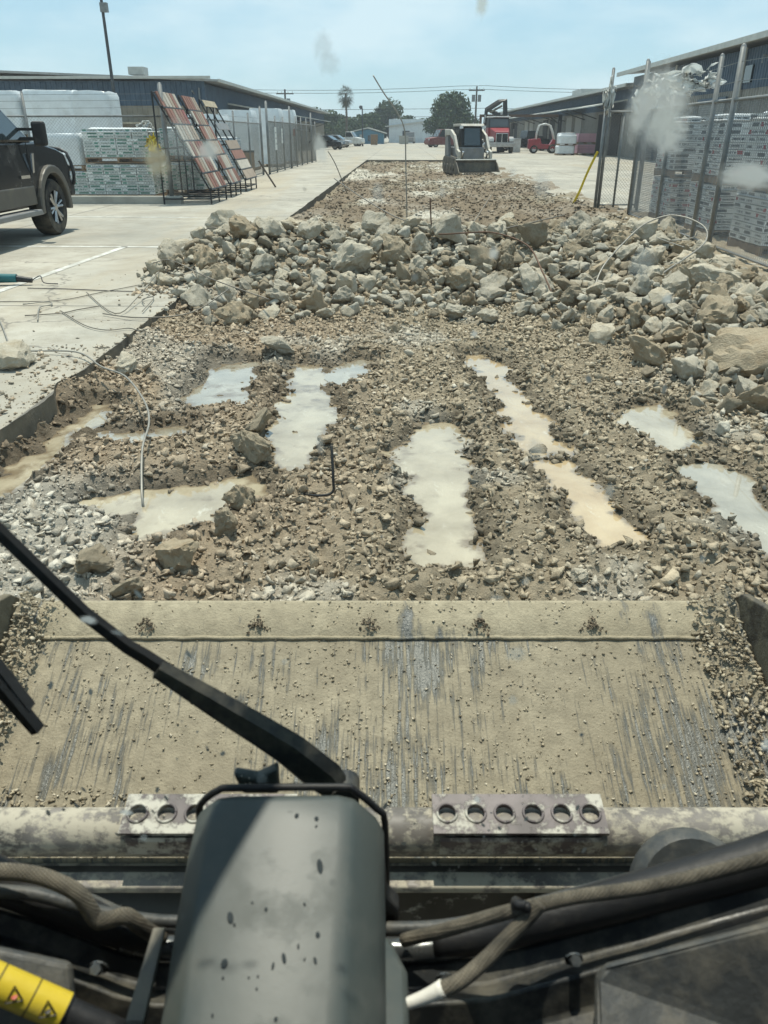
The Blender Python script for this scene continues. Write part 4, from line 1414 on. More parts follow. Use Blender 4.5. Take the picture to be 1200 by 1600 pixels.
shred('torn_plastic', 'largest shred of torn white plastic on the fence top wire', (4.62, 14.1, 2.42), 1.1, 0.42, 3)
shred('torn_plastic', 'ragged white plastic strip hanging on the thick gate post', (4.85, 17.6, 2.25), 0.55, 0.45, 8)
shred('torn_plastic', 'narrow white plastic scrap on the gate leaf corner', (4.42, 18.8, 2.35), 0.28, 0.6, 12, 0.4)
shred('torn_plastic', 'middle shred of white plastic between post and largest shred', (4.7, 15.9, 2.42), 0.8, 0.4, 21)
shred('torn_plastic', 'yellow tape knotted on the left corner fence post', (-5.85, 19.9, 1.45), 0.42, 0.38, 17, 0.15, 'yellow_tape')
shred('torn_plastic', 'small white plastic rag on the warehouse side of the left fence', (-7.2, 24.0, 1.85), 0.5, 0.3, 33, 0.2)
tp = MB()
tp_pts = [Vector(p) for p in ((4.02, 19.5, 0.12), (4.12, 19.3, 0.46), (4.24, 19.1, 0.94), (4.36, 18.95, 1.3))]
tpv = []
for i, p in enumerate(smooth_path(tp_pts, 5)):
    w = 0.022
    tpv.append([p + Vector((-w, 0, 0.01)), p + Vector((w, 0.01 * math.sin(i), -0.01)), p + Vector((w, 0.008, 0)), p + Vector((-w, 0.008, 0.02))])
tag(tp.loft(tpv).build('caution_tape', 'yellow_tape'), 'yellow tape slanting from gate leaf down to the dirt', 'tape')


# ================================================================ pallets of cartons
def carton_mesh(mat, sx, sy, sz):
    mb = MB().box((0, 0, 0), (sx, sy, sz))
    me = mb.mesh('carton')
    me.materials.append(MATS[mat])
    return me


def pallet(t, w, d, z=0.0):
    """wooden pallet parts under a load"""
    b = MB().box((0, 0, 0), (w, 0.1, 0.02)).mesh('deck_board'); b.materials.append(MATS['pallet_wood'])
    s = MB().box((0, 0, 0), (0.05, d, 0.085)).mesh('stringer'); s.materials.append(MATS['pallet_wood'])
    for i in range(3):
        share('stringer', s, t, (-w / 2 + 0.03 + i * (w - 0.06) / 2, 0, z + 0.063))
    for i in range(6):
        share('deck_board', b, t, (0, -d / 2 + 0.05 + i * (d - 0.1) / 5, z + 0.116))
    for i in range(3):
        share('deck_board', b, t, (0, -d / 2 + 0.05 + i * (d - 0.1) / 2, z + 0.010))


def load(label, loc, w, d, nx, ny, rows, hh, mat, seed, side=1, rz=0.0, group=None, cap=True):
    """pallet load: cartons in rings along the front and one flank (side=+1: +x, -1: -x)"""
    rg = random.Random(seed)
    t = thing('pallet_load', label, 'pallet', loc, rz, group)
    pallet(t, w, d)
    me = carton_mesh(mat, w / nx - 0.012, d / ny - 0.012, hh - 0.010)
    for k in range(rows):
        for i in range(nx):
            for j in range(ny):
                if not (j == 0 or (i == nx - 1 if side > 0 else i == 0) or k == rows - 1):
                    continue
                share('carton', me, t, (-w / 2 + (i + 0.5) * w / nx + rg.uniform(-.008, .008), -d / 2 + (j + 0.5) * d / ny + rg.uniform(-.008, .008), 0.13 + (k + 0.5) * hh), (0, 0, rg.uniform(-.012, .012) + (math.pi if rg.random() < .5 else 0)))
    if cap:
        sheet_top(t, w, d, 0.13 + rows * hh, seed)
    return t


def sheet_top(t, w, d, z, seed):
    V, F = [], []
    n = 9
    for j in range(n):
        for i in range(n):
            u, v = i / (n - 1) - .5, j / (n - 1) - .5
            e = max(abs(u), abs(v)) * 2
            V.append((u * (w + 0.03), v * (d + 0.03), z + 0.02 + 0.018 * mnoise.noise(Vector((u * 6, v * 6, seed))) - (0.09 if e > 0.99 else 0)))
    for j in range(n - 1):
        for i in range(n - 1):
            a = j * n + i
            F.append((a, a + 1, a + n + 1, a + n))
    MB().add(V, F).build('top_sheet', 'plastic_wrap', t, True)


def wrapped(label, loc, w, d, h, seed, group=None, mat='plastic_wrap', rz=0.0):
    """stretch wrapped load: soft bulging sides over a pallet"""
    t = thing('wrapped_pallet', label, 'pallet', loc, rz, group)
    pallet(t, w, d)
    nz, na = 10, 28
    secs = []
    for k in range(nz + 1):
        z = 0.13 + (h - 0.13) * k / nz
        s = []
        for a in range(na):
            th = 2 * math.pi * a / na
            c, q = math.cos(th), math.sin(th)
            x = math.copysign(abs(c) ** 0.22, c) * w / 2
            y = math.copysign(abs(q) ** 0.22, q) * d / 2
            b = 1 + 0.035 * mnoise.noise(Vector((c * 2.5, q * 2.5, z * 2.2 + seed)))
            if k == nz:
                b *= 0.93
            s.append((x * b, y * b, z + 0.05 * mnoise.noise(Vector((c * 2, q * 2, seed * 3.3))) * (k >= nz - 1)))
        secs.append(s)
    MB().loft(secs).build('wrap', mat, t, 50)
    return t


G = SLAB
load('green printed cartons, lower pallet of the nearest stack behind the long fence', (-7.1, 21.6, G), 1.68, 1.05, 4, 3, 9, 0.078, 'carton_green', 1, 1)
load('green printed cartons, upper pallet of the nearest stack behind the long fence', (-7.1, 21.6, G + 0.86), 1.66, 1.05, 4, 3, 9, 0.072, 'carton_green', 2, 1)
load('dim grey green cartons behind the corner post, lower pallet', (-6.0, 23.6, G), 1.1, 1.1, 3, 3, 9, 0.078, 'carton_green', 31, 1)
load('dim grey green cartons behind the corner post, upper pallet', (-6.0, 23.6, G + 0.86), 1.1, 1.1, 3, 3, 9, 0.075, 'carton_green', 32, 1)
wrapped('film wrapped pallet half hidden by the pickup mirror, upper of its stack', (-8.7, 21.7, G + 0.68), 1.3, 1.0, 0.85, 3)
load('torn green cartons low behind the pickup grille guard', (-8.6, 21.6, G), 1.3, 1.0, 3, 3, 7, 0.075, 'carton_green', 4, 1)
for i, (x, z, lab) in enumerate(((-12.9, 0, 'white wrapped bundle, lower one cut by the left edge of the view'), (-12.9, 1.38, 'white wrapped bundle, upper one cut by the left edge of the view'),
                                 (-11.1, 0, 'white wrapped bundle, lower one of the middle column'), (-11.1, 1.4, 'white wrapped bundle, upper one of the middle column with a leaning plank'),
                                 (-9.8, 0, 'white wrapped bundle, lower one nearest the light pole'), (-9.8, 1.36, 'white wrapped bundle, upper one nearest the light pole'))):
    wrapped(lab, (x, 27.5 + 0.2 * (i % 2), G + z), 1.25 if i > 3 else 1.7, 1.2, 1.36, 40 + i, 'white bundles behind the long fence')
for i, (x, y, z, h, lab) in enumerate(((-7.6, 33.5, 0, 2.2, 'white wrapped pallet behind the empty upper shelf of the third rack'), (-7.6, 40, 0, 2.5, 'white wrapped pallet behind the near half of the gate'),
                                       (-7.0, 44.5, 0, 2.7, 'white wrapped pallet behind the middle of the gate'), (-6.9, 49.5, 0, 2.75, 'tall white wrapped pallet at the far end of the gate'))):
    wrapped(lab, (x, y, G + z), 1.6, 1.6, h, 60 + i, 'wrapped pallets behind the gate')
load('blue printed cartons seen between the third rack and the gate', (-6.6, 31.5, G), 1.1, 1.1, 3, 3, 15, 0.085, 'carton_blue', 9, 1)
t = thing('brown_drum', 'brown cardboard drum standing by the gate hinge', 'drum', (-6.2, 34.0, G))
MB().lathe([(0, 0), (0.28, 0), (0.29, 0.05), (0.28, 0.1), (0.28, 0.8), (0.29, 0.85), (0.28, 0.9), (0, 0.9)], (0, 0, 0), 'z', 20).build('body', 'pallet_wood', t, 40)
MB().lathe([(0, 0.93), (0.295, 0.93), (0.295, 0.86)], (0, 0, 0), 'z', 20).build('lid', 'black_steel', t, 40)

# right hand stacks behind the fence
for i, (y, nm) in enumerate(((15.9, 'farthest'), (13.75, 'middle'), (11.75, 'nearest'), (9.4, 'out of the way'))):
    w = 1.15
    lab = ('red printed cartons behind the fence, lower pallet of the %s stack' % nm, 'red printed cartons behind the fence, upper pallet of the %s stack' % nm)
    if i == 3:
        lab = ('white cartons behind the fence at the very edge of the view, lower pallet', 'white cartons behind the fence at the very edge of the view, upper pallet')
    load(lab[0], (5.5, y, G), w, 1.15, 3, 3, 8, 0.083, 'carton_red', 20 + i, -1, group='carton pallets along the right fence')
    load(lab[1], (5.48, y - 0.03, G + 0.80), w, 1.12, 3, 3, 9, 0.094, 'carton_red', 30 + i, -1, group='carton pallets along the right fence')
# black tarp pulled over a stack further right
t = thing('tarp_stack', 'stack under a black tarpaulin, top right behind the red printed cartons', 'tarp', (7.6, 14.2, G))
secs = []
for k, (y, hz) in enumerate(((-1.6, 2.35), (-0.8, 2.5), (0, 2.45), (1.0, 2.2), (1.8, 1.7))):
    secs.append([(-1.35, y, 0.6), (-1.2, y, hz * 0.82), (-0.5, y, hz), (0.5, y, hz + 0.08), (1.3, y, hz * 0.9), (1.4, y, 0.6)])
MB().loft(secs).build('tarp', 'tarp_black', t, True)
MB().box((0, 0.1, 0.35), (2.3, 3.0, 0.6)).build('base', 'pallet_wood', t)

# pallets by the right warehouse
def foam(label, x, y, z, rows, seed):
    t = thing('foam_pallet', label, 'pallet', (x, y, G + z))
    pallet(t, 1.4, 1.2)
    me = MB().box((0, 0, 0), (1.4, 1.2, 0.085)).mesh('foam_sheet'); me.materials.append(MATS['pink_foam'])
    rg = random.Random(seed)
    for k in range(rows):
        share('foam_sheet', me, t, (rg.uniform(-.02, .02), rg.uniform(-.02, .02), 0.18 + k * 0.09))
foam('pink sheet stack, lower pallet beside the forklift', 15.0, 70, 0, 7, 1)
foam('pink sheet stack, upper pallet beside the forklift', 15.0, 70, 0.82, 7, 2)
for i, (x, y, z, h, lab) in enumerate(((13.2, 69, 0, 0.7, 'low white wrapped pallet nearest the forklift'), (13.3, 69, 0.72, 0.75, 'white wrapped pallet on top of the one nearest the forklift'), (13.8, 72, 0, 1.6, 'white wrapped pallet between forklift and pink stack'))):
    wrapped(lab, (x, y, G + z), 1.4, 1.2, h, 80 + i, 'white pallets by the pink stack')
t = thing('forklift', 'second red forklift half hidden behind the gate leaf', 'forklift', (18.6, 66, G), R(185))
MB().box((0, 0, 0.75), (2.2, 1.1, 0.9)).build('body', 'red_paint', t, bevel=0.08)
MB().box((0.1, 0, 2.05), (1.2, 1.0, 0.06)).build('overhead_guard', 'black_steel', t)
for x in (-0.45, 0.6):
    for y in (-.45, .45):
        MB().tube([(x, y, 1.1), (x * 0.9, y, 2.05)], 0.04, 6).build('guard_post', 'black_steel', t)
for x in (-0.7, 0.8):
    for y in (-0.5, 0.5):
        MB().lathe([(0.12, -0.1), (0.32, -0.1), (0.34, 0), (0.32, 0.1), (0.12, 0.1)], (x, y, 0.34), 'y', 18).build('wheel', 'tyre', t, 40)
MB().box((1.3, 0, 1.2), (0.14, 0.7, 2.2)).build('mast', 'black_steel', t)

# ================================================================ tile display racks
simple('tile_a', (0.27, 0.14, 0.11), 0.75, 0, 0.2, 5, rnd=0.15)
simple('tile_b', (0.36, 0.29, 0.23), 0.75, 0, 0.2, 5, rnd=0.15)
simple('tile_c', (0.26, 0.10, 0.09), 0.7, 0, 0.2, 5, rnd=0.1)
simple('tile_d', (0.46, 0.42, 0.36), 0.75, 0, 0.2, 5, rnd=0.15)


def rack(label, y0, y1, rows, seed, panels=False, first=0):
    rg = random.Random(seed)
    t = thing('display_rack', label, 'rack', (-5.05, (y0 + y1) / 2, SLAB), R(rg.uniform(-1, 1)), 'tile display racks by the fence')
    L = y1 - y0
    top, bot = Vector((-0.62, 0, 2.38)), Vector((0.52, 0, 0.30))
    d = (bot - top)
    nrm = Vector((-d.z, 0, d.x)).normalized()
    if nrm.x < 0:
        nrm = -nrm
    for s in (-0.5, 0, 0.5):
        y = s * L
        MB().tube([top + Vector((0, y, 0)), bot + Vector((0, y, 0))], 0.022, 6).build('rail', 'black_steel', t)
        MB().tube([(0.52, y, 0.32), (0.52, y, 0.0)], 0.022, 6).build('leg', 'black_steel', t)
        MB().tube([(-0.62, y, 2.4), (-0.62, y, 0.0)], 0.022, 6).build('leg', 'black_steel', t)
        MB().tube([(-0.62, y, 0.12), (0.52, y, 0.12)], 0.018, 6).build('brace', 'black_steel', t)
        MB().tube([(-0.62, y, 1.2), (0.0, y, 1.25)], 0.014, 6).build('brace', 'black_steel', t)
    for z, x in ((0.12, 0.52), (0.12, -0.62), (2.38, -0.62), (1.2, -0.62)):
        MB().tube([(x, -L / 2, z), (x, L / 2, z)], 0.016, 6).build('brace', 'black_steel', t)
    ang = math.atan2(-d.z, d.x)
    for k in range(first, rows):
        f0, f1 = k / rows + 0.008, (k + 1) / rows - 0.012
        c = top + d * ((f0 + f1) / 2) + nrm * 0.05
        ln = d.length * (f1 - f0)
        MB().box(top + d * f1 + nrm * 0.03, (0.05, L, 0.05), (0, ang, 0)).build('shelf_lip', 'black_steel', t)
        if panels:
            MB().box(c, (ln, L * 0.94, 0.03), (0, ang + 0.05, 0)).build('tile_panel', ('tile_b', 'tile_a', 'tile_d', 'tile_b')[k % 4], t, bevel=0.004)
        else:
            nn = 6
            for j in range(nn):
                w = L * 0.96 / nn
                mt = rg.choice(['tile_a', 'tile_b', 'tile_a', 'tile_d', 'tile_b', 'tile_c' if rg.random() < 0.35 else 'tile_a'])
                MB().box(c + Vector((0, -L * 0.48 + (j + 0.5) * w, 0)), (ln, w - 0.06, 0.04), (0, ang + 0.06, 0)).build('sample_tile', mt, t, bevel=0.005)
    if first:
        MB().box(top + d * 0.05 + nrm * 0.05, (0.18, L * 0.9, 0.02), (0, ang, 0)).build('header_board', 'wood_board', t)
        MB().box(top + d * 0.33 + nrm * 0.05, (0.2, L * 0.9, 0.02), (0, ang, 0)).build('header_board', 'grey_paint', t)
rack('nearest tile display rack full of striped terracotta samples', 19.75, 21.4, 6, 1)
rack('middle tile display rack with darker red samples on top', 22.0, 23.5, 6, 2)
rack('farthest tile display rack, upper half empty, four wide panels below', 24.3, 26.0, 8, 3, True, 4)
tag(MB().tube([(0, 0, 0), (-0.5, 0.1, 0.75)], 0.03, 6).build('timber_prop', 'pole_wood', None, loc=(-3.95, 26.2, SLAB + 0.02)), 'dark timber prop leaning on the farthest rack', 'prop')


# ================================================================ vehicles
def wheel(t, c, r, w, side, rim='alloy', spokes=6, axis='x'):
    """tyre with a rim and spokes; side +1/-1 is the face direction along the axle"""
    def S(o):
        return o * side
    ty = MB().lathe([(r * 0.6, S(-w / 2)), (r * 0.93, S(-w / 2)), (r, S(-w * 0.36)), (r, S(w * 0.36)), (r * 0.93, S(w / 2)), (r * 0.64, S(w / 2)), (r * 0.6, S(w * 0.42))], c, axis, 32).build('wheel', 'tyre', t, 50)
    MB().lathe([(r * 0.64, S(w * 0.46)), (r * 0.6, S(w * 0.45)), (r * 0.55, S(w * 0.30)), (r * 0.50, S(w * 0.05)), (0, S(w * 0.02))], c, axis, 28).build('rim', 'black_steel' if spokes else rim, ty, 40)
    if spokes:
        for i in range(spokes):
            a = 2 * math.pi * i / spokes + 0.2
            for da in (-0.16, 0.16):
                u0, u1 = (math.cos(a + da * 0.5) * r * 0.12, math.sin(a + da * 0.5) * r * 0.12), (math.cos(a + da) * r * 0.59, math.sin(a + da) * r * 0.59)
                if axis == 'x':
                    p0, p1 = (c[0] + S(w * 0.40), c[1] + u0[0], c[2] + u0[1]), (c[0] + S(w * 0.44), c[1] + u1[0], c[2] + u1[1])
                else:
                    p0, p1 = (c[0] + u0[0], c[1] + S(w * 0.40), c[2] + u0[1]), (c[0] + u1[0], c[1] + S(w * 0.44), c[2] + u1[1])
                MB().cyl(p0, p1, r * 0.05, r * 0.06, 6).build('spoke', rim, ty)
        MB().lathe([(r * 0.16, S(w * 0.36)), (r * 0.15, S(w * 0.46)), (0, S(w * 0.47))], c, axis, 16).build('hub_cap', rim, ty, 40)
    else:
        MB().lathe([(r * 0.2, S(w * 0.0)), (r * 0.18, S(w * 0.4)), (0, S(w * 0.42))], c, axis, 14).build('hub', rim, ty, 40)
    return ty


def arc(cx, cz, r, a0, a1, n):
    return [(cx + r * math.cos(R(a0 + (a1 - a0) * i / n)), cz + r * math.sin(R(a0 + (a1 - a0) * i / n))) for i in range(n + 1)]


# --- black pickup at the left, heading away
t = thing('pickup_truck', 'black pickup truck with tan wheel flares cut by the left edge', 'truck', (-6.70, 13.55, SLAB))
prof = [(0.86, 0.62)] + arc(0, 0.45, 0.53, 12, 168, 12) + [(-0.56, 0.50), (-3.5, 0.50)] + arc(-4.1, 0.45, 0.53, 12, 168, 12)[::1] + [(-5.2, 0.62), (-5.25, 1.36), (-3.2, 1.40), (-0.32, 1.40), (-0.2, 1.41), (0.55, 1.30), (0.82, 1.22), (0.9, 1.0)]
bd = MB()
n = len(prof)
hw = lambda z: 0.93 + 0.055 * math.sin(min(1, max(0, (z - 0.45) / 0.8)) * math.pi)
secs = []
for s, sc_ in ((-1, 1), (1, 1)):
    secs.append([(s * hw(z), y, z) for y, z in prof])
k0 = len(bd.v)
bd.add(secs[0] + secs[1], [(i, (i + 1) % n, n + (i + 1) % n, n + i) for i in range(n)] + [tuple(range(n - 1, -1, -1)), tuple(range(n, 2 * n))])
bd.build('body', 'truck_black', t, 35, bevel=0.03)
g0 = [(-0.30, 1.40), (-1.0, 1.98), (-2.85, 2.02), (-3.15, 1.40)]
sec_b = [(-0.93, -0.28, 1.39), (0.93, -0.28, 1.39), (0.93, -3.15, 1.40), (-0.93, -3.15, 1.40)]
sec_t = [(-0.74, -0.98, 1.97), (0.74, -0.98, 1.97), (0.74, -2.85, 2.02), (-0.74, -2.85, 2.02)]
MB().loft([sec_b, sec_t]).build('cab', 'truck_black', t, bevel=0.05)
def on_side(y, z, s=1, out=0.006):
    k = (z - 1.40) / 0.6
    return (s * (0.93 - 0.19 * k + out), y, z)
for s in (1, -1):
    for q in (((-0.52, 1.44), (-1.08, 1.91), (-1.92, 1.93), (-1.94, 1.44)), ((-2.04, 1.44), (-2.03, 1.93), (-2.68, 1.93), (-2.92, 1.44))):
        a = [on_side(y, z, s) for y, z in q]
        b_ = [on_side(y, z, s, 0.02) for y, z in q]
        MB().loft([a, b_]).build('side_window', 'vehicle_glass', t)
    # wheel flares
    fl = MB()
    o_ = arc(0, 0.45, 0.62, -8, 188, 16); i_ = arc(0, 0.45, 0.50, -8, 188, 16)
    ring = o_ + i_[::-1]
    fl.prism(ring, s * 0.93, s * 1.04, 'x').build('wheel_flare', 'flare_tan', t, bevel=0.02)
    ring = [(y - 4.1, z) for y, z in ring]
    MB().prism(ring, s * 0.93, s * 1.04, 'x').build('wheel_flare', 'flare_tan', t, bevel=0.02)
    MB().prism([(-0.66, 0.52), (-0.68, 0.80), (-3.42, 0.80), (-3.44, 0.52)], s * 0.95, s * 1.0, 'x').build('rocker_panel', 'flare_tan', t, bevel=0.02)
    MB().prism([(-0.72, 0.38), (-0.78, 0.46), (-3.3, 0.46), (-3.35, 0.38)], s * 0.86, s * 1.1, 'x').build('running_board', 'grey_paint', t, bevel=0.015)
    for y in (-0.70, -1.99, -3.12):
        MB().box((s * 0.985, y, 1.08), (0.012, 0.014, 0.62)).build('door_seam', 'dark_opening', t)
    for y in (-1.85, -2.95):
        MB().box((s * 1.0, y, 1.22), (0.04, 0.2, 0.045)).build('door_handle', 'chrome', t, bevel=0.01)
    MB().prism([(-0.60, 1.24), (-0.52, 1.25), (-0.60, 0.98), (-0.66, 0.97)], s * 0.98, s * 1.005, 'x').build('fender_vent', 'chrome', t)
    MB().box((s * 1.005, -0.95, 0.93), (0.012, 0.3, 0.045)).build('badge', 'chrome', t)
    mi = MB().box((s * 1.22, -0.68, 1.52), (0.20, 0.13, 0.34)).build('mirror', 'trim_black', t, bevel=0.04)
    MB().box((s * 1.02, -0.68, 1.45), (0.26, 0.07, 0.05)).build('mirror_arm', 'trim_black', mi)
    MB().box((s * 1.0, -0.68, 1.58), (0.28, 0.06, 0.04)).build('mirror_arm', 'trim_black', mi)
    MB().box((s * 0.80, 0.86, 1.10), (0.26, 0.16, 0.26)).build('headlight', 'lamp_glass', t, bevel=0.03)
    wheel(t, (s * 0.86, 0, 0.43), 0.43, 0.29, s)
    wheel(t, (s * 0.86, -4.1, 0.43), 0.43, 0.29, s)
MB().loft([[(-0.80, -0.33, 1.44), (0.80, -0.33, 1.44), (0.68, -0.93, 1.92), (-0.68, -0.93, 1.92)], [(-0.80, -0.29, 1.45), (0.80, -0.29, 1.45), (0.68, -0.89, 1.94), (-0.68, -0.89, 1.94)]]).build('windshield', 'vehicle_glass', t)
MB().box((0, 0.95, 0.68), (1.9, 0.22, 0.26)).build('front_bumper', 'trim_black', t, bevel=0.04)
gg = MB()
for s in (-1, 1):
    gg.tube([(s * 0.5, 1.06, 0.6), (s * 0.52, 1.12, 1.0), (s * 0.5, 1.06, 1.32)], 0.03, 6, 3)
    gg.tube([(s * 0.55, 1.1, 1.3), (s * 0.9, 1.02, 1.22), (s * 0.98, 0.96, 0.75), (s * 0.6, 1.08, 0.66)], 0.03, 6, 3)
    gg.tube([(s * 0.55, 1.1, 1.0), (s * 0.96, 0.98, 1.0)], 0.022, 6)
for z in (0.72, 1.0, 1.3):
    gg.tube([(-0.52, 1.1, z), (0.52, 1.1, z)], 0.028, 6)
gg.build('grille_guard', 'black_steel', t, True)
MB().box((0, 0.89, 1.02), (1.3, 0.05, 0.35)).build('grille', 'chrome', t)
MB().prism([(-3.3, 0.45), (0.7, 0.45), (0.6, 0.66), (-3.3, 0.66)], -0.7, 0.7, 'x').build('underbody', 'trim_black', t)
MB().box((0, -4.4, 0.6), (1.5, 1.8, 0.2)).build('underbody', 'trim_black', t)


# --- compact track loader working in the cut, facing the camera
def tl_profile(s):
    return
t = thing('track_loader', 'white and black track loader facing us in the far cut', 'loader', (3.05, 38.9, 0.03), R(13))
t.scale = (0.94, 0.94, 0.98)
for s in (-1, 1):
    pr = arc(1.0, 0.38, 0.38, -90, 90, 6) + arc(-0.75, 0.34, 0.34, 90, 270, 6)
    tr = MB().prism(pr, s * 0.55, s * 0.90, 'x').build('track', 'muddy_steel', t, bevel=0.03)
    for i in range(4):
        MB().lathe([(0.16, s * 0.905), (0.15, s * 0.93), (0, s * 0.935)], (0, -0.6 + i * 0.5, 0.28), 'x', 12).build('track_roller', 'muddy_steel', tr)
    # lift arm: from the rear tower over the cab side to the bucket
    arm = [(1.25, 1.55), (1.3, 1.88), (0.3, 1.86), (-0.35, 1.62), (-0.85, 1.05), (-1.18, 0.95), (-1.20, 0.42), (-1.0, 0.40), (-0.95, 0.78), (-0.72, 0.86), (-0.2, 1.42), (0.35, 1.62), (1.1, 1.62)]
    MB().prism(arm, s * 0.72, s * 0.84, 'x').build('lift_arm', 'dusty_white', t, bevel=0.02)
    MB().prism([(1.3, 0.7), (1.35, 1.75), (0.9, 1.75), (0.6, 0.7)], s * 0.66, s * 0.80, 'x').build('rear_tower', 'grey_paint', t, bevel=0.02)
    MB().cyl((s * 0.62, -0.9, 0.55), (s * 0.60, -1.15, 0.95), 0.05, None, 8).build('tilt_cylinder', 'chrome', t)
    MB().box((s * 0.56, -0.58, 1.95), (0.16, 0.08, 0.12)).build('headlight', 'lamp_glass', t)
MB().box((0, 0.2, 0.75), (1.12, 2.0, 0.75)).build('body', 'grey_paint', t, bevel=0.04)
cabp = MB().prism([(-0.62, 0.6), (-0.58, 1.15), (-0.42, 1.98), (0.62, 1.98), (0.7, 0.9), (0.5, 0.6)], -0.52, 0.52, 'x').build('cab', 'trim_black', t, bevel=0.03)
MB().prism([(-0.62, 1.99), (0.75, 1.99), (0.75, 2.09), (-0.5, 2.09)], -0.58, 0.58, 'x').build('roof', 'dusty_white', t, bevel=0.02)
MB().loft([[(-0.40, -0.60, 1.20), (0.40, -0.60, 1.20), (0.38, -0.465, 1.90), (-0.38, -0.465, 1.90)], [(-0.40, -0.615, 1.20), (0.40, -0.615, 1.20), (0.38, -0.48, 1.905), (-0.38, -0.48, 1.905)]]).build('windshield', 'vehicle_glass', t)
MB().prism([(-0.3, 1.25), (-0.2, 1.85), (0.45, 1.85), (0.5, 1.25)], 0.525, 0.535, 'x').build('side_window', 'vehicle_glass', t)
MB().prism([(-0.3, 1.25), (-0.2, 1.85), (0.45, 1.85), (0.5, 1.25)], -0.535, -0.525, 'x').build('side_window', 'vehicle_glass', t)
bk = MB().prism([(-1.22, 0.08), (-1.15, 0.55), (-1.32, 0.62), (-1.35, 0.60), (-1.27, 0.50), (-1.32, 0.12)], -1.0, 1.0, 'x').build('rock_bucket', 'muddy_steel', t)
for s in (-1, 1):
    MB().prism([(-1.2, 0.05), (-1.2, 0.58), (-1.45, 0.5), (-1.95, 0.10), (-1.9, 0.03)], s * 0.98, s * 1.02, 'x').build('side_plate', 'muddy_steel', bk)
for i in range(15):
    x = -0.94 + i * 1.88 / 14
    MB().prism([(-1.25, 0.04), (-1.25, 0.12), (-1.9, 0.08), (-1.98, 0.03)], x - 0.025, x + 0.025, 'x').build('tine', 'muddy_steel', bk)
MB().box((0, -1.92, 0.035), (2.0, 0.08, 0.03)).build('cutting_edge', 'muddy_steel', bk)
MB().cyl((-1.0, -1.3, 0.61), (1.0, -1.3, 0.61), 0.035, None, 8).build('top_bar', 'trim_light', bk)

# --- red semi truck with knuckle boom
t = thing('semi_truck', 'red hooded semi truck with chrome grille and folded loading boom', 'truck', (8.75, 76.5, SLAB), R(2))
hood = [[(-0.62, -1.35, 1.0), (0.62, -1.35, 1.0), (0.60, -1.35, 1.72), (-0.60, -1.35, 1.72)], [(-0.85, 0.55, 1.0), (0.85, 0.55, 1.0), (0.85, 0.55, 2.05), (-0.85, 0.55, 2.05)]]
MB().loft(hood).build('hood', 'red_paint', t, bevel=0.06)
MB().loft([[(-0.98, 0.55, 0.9), (0.98, 0.55, 0.9), (0.98, 0.55, 2.05), (-0.98, 0.55, 2.05)], [(-0.98, 2.3, 0.9), (0.98, 2.3, 0.9), (0.98, 2.3, 2.05), (-0.98, 2.3, 2.05)]]).build('cab', 'red_paint', t, bevel=0.04)
MB().loft([[(-0.96, 0.58, 2.04), (0.96, 0.58, 2.04), (0.96, 2.3, 2.04), (-0.96, 2.3, 2.04)], [(-0.88, 0.85, 2.82), (0.88, 0.85, 2.82), (0.88, 2.3, 2.86), (-0.88, 2.3, 2.86)]]).build('cab_top', 'trim_black', t, bevel=0.03)
MB().loft([[(-0.84, 0.60, 2.12), (0.84, 0.60, 2.12), (0.78, 0.80, 2.72), (-0.78, 0.80, 2.72)], [(-0.84, 0.57, 2.12), (0.84, 0.57, 2.12), (0.78, 0.77, 2.72), (-0.78, 0.77, 2.72)]]).build('windshield', 'vehicle_glass', t)
MB().box((0, 1.5, 2.92), (1.95, 1.6, 0.10)).build('roof', 'white_paint', t, bevel=0.03)
gr = MB().box((0, -1.38, 1.22), (1.08, 0.06, 0.78)).build('grille_frame', 'chrome', t, bevel=0.02)
for s in (-1, 1):
    MB().box((s * 0.26, -1.42, 1.22), (0.44, 0.03, 0.66)).build('grille_half', 'dark_opening', gr)
    MB().prism(arc(-0.62, 0.62, 0.72, 0, 180, 10) + [(-1.34, 0.55), (-1.2, 0.55)] + arc(-0.62, 0.6, 0.58, 180, 0, 8), s * 0.66, s * 1.12, 'x').build('fender', 'grey_paint', t, bevel=0.04)
    MB().box((s * 0.86, -1.30, 1.08), (0.36, 0.14, 0.26)).build('headlight', 'lamp_glass', t, bevel=0.03)
    wheel(t, (s * 0.95, -0.62, 0.5), 0.5, 0.3, s, 'alloy', 0)
    for y in (4.2, 5.5):
        wheel(t, (s * 0.9, y, 0.5), 0.5, 0.5, s, 'alloy', 0)
    MB().box((s * 1.28, 0.6, 2.2), (0.18, 0.1, 0.5)).build('mirror', 'trim_black', t)
    MB().cyl((s * 1.05, 2.55, 0.9), (s * 1.05, 2.55, 3.1), 0.08, None, 8).build('exhaust_stack', 'chrome', t)
    MB().lathe([(0.28, -0.6), (0.3, -0.55), (0.3, 0.55), (0.28, 0.6), (0, 0.6)], (s * 0.95, 1.5, 0.6), 'y', 14).build('fuel_tank', 'alloy', t, 40)
MB().box((0, -1.52, 0.68), (2.25, 0.16, 0.34)).build('bumper', 'alloy', t, bevel=0.03)
MB().box((0, 4.5, 0.95), (1.0, 6.5, 0.22)).build('chassis', 'trim_black', t)
MB().box((0, 6.2, 1.2), (2.3, 5.0, 0.16)).build('flatbed', 'pallet_wood', t)
bm_ = MB()
bm_.box((0.1, 3.2, 2.1), (0.6, 0.6, 2.4))
bm_.build('boom_base', 'black_steel', t)
MB().tube([(0.1, 3.2, 3.2), (-0.9, 3.1, 3.55), (-0.95, 3.0, 2.2)], 0.20, 6).build('boom_inner', 'black_steel', t)
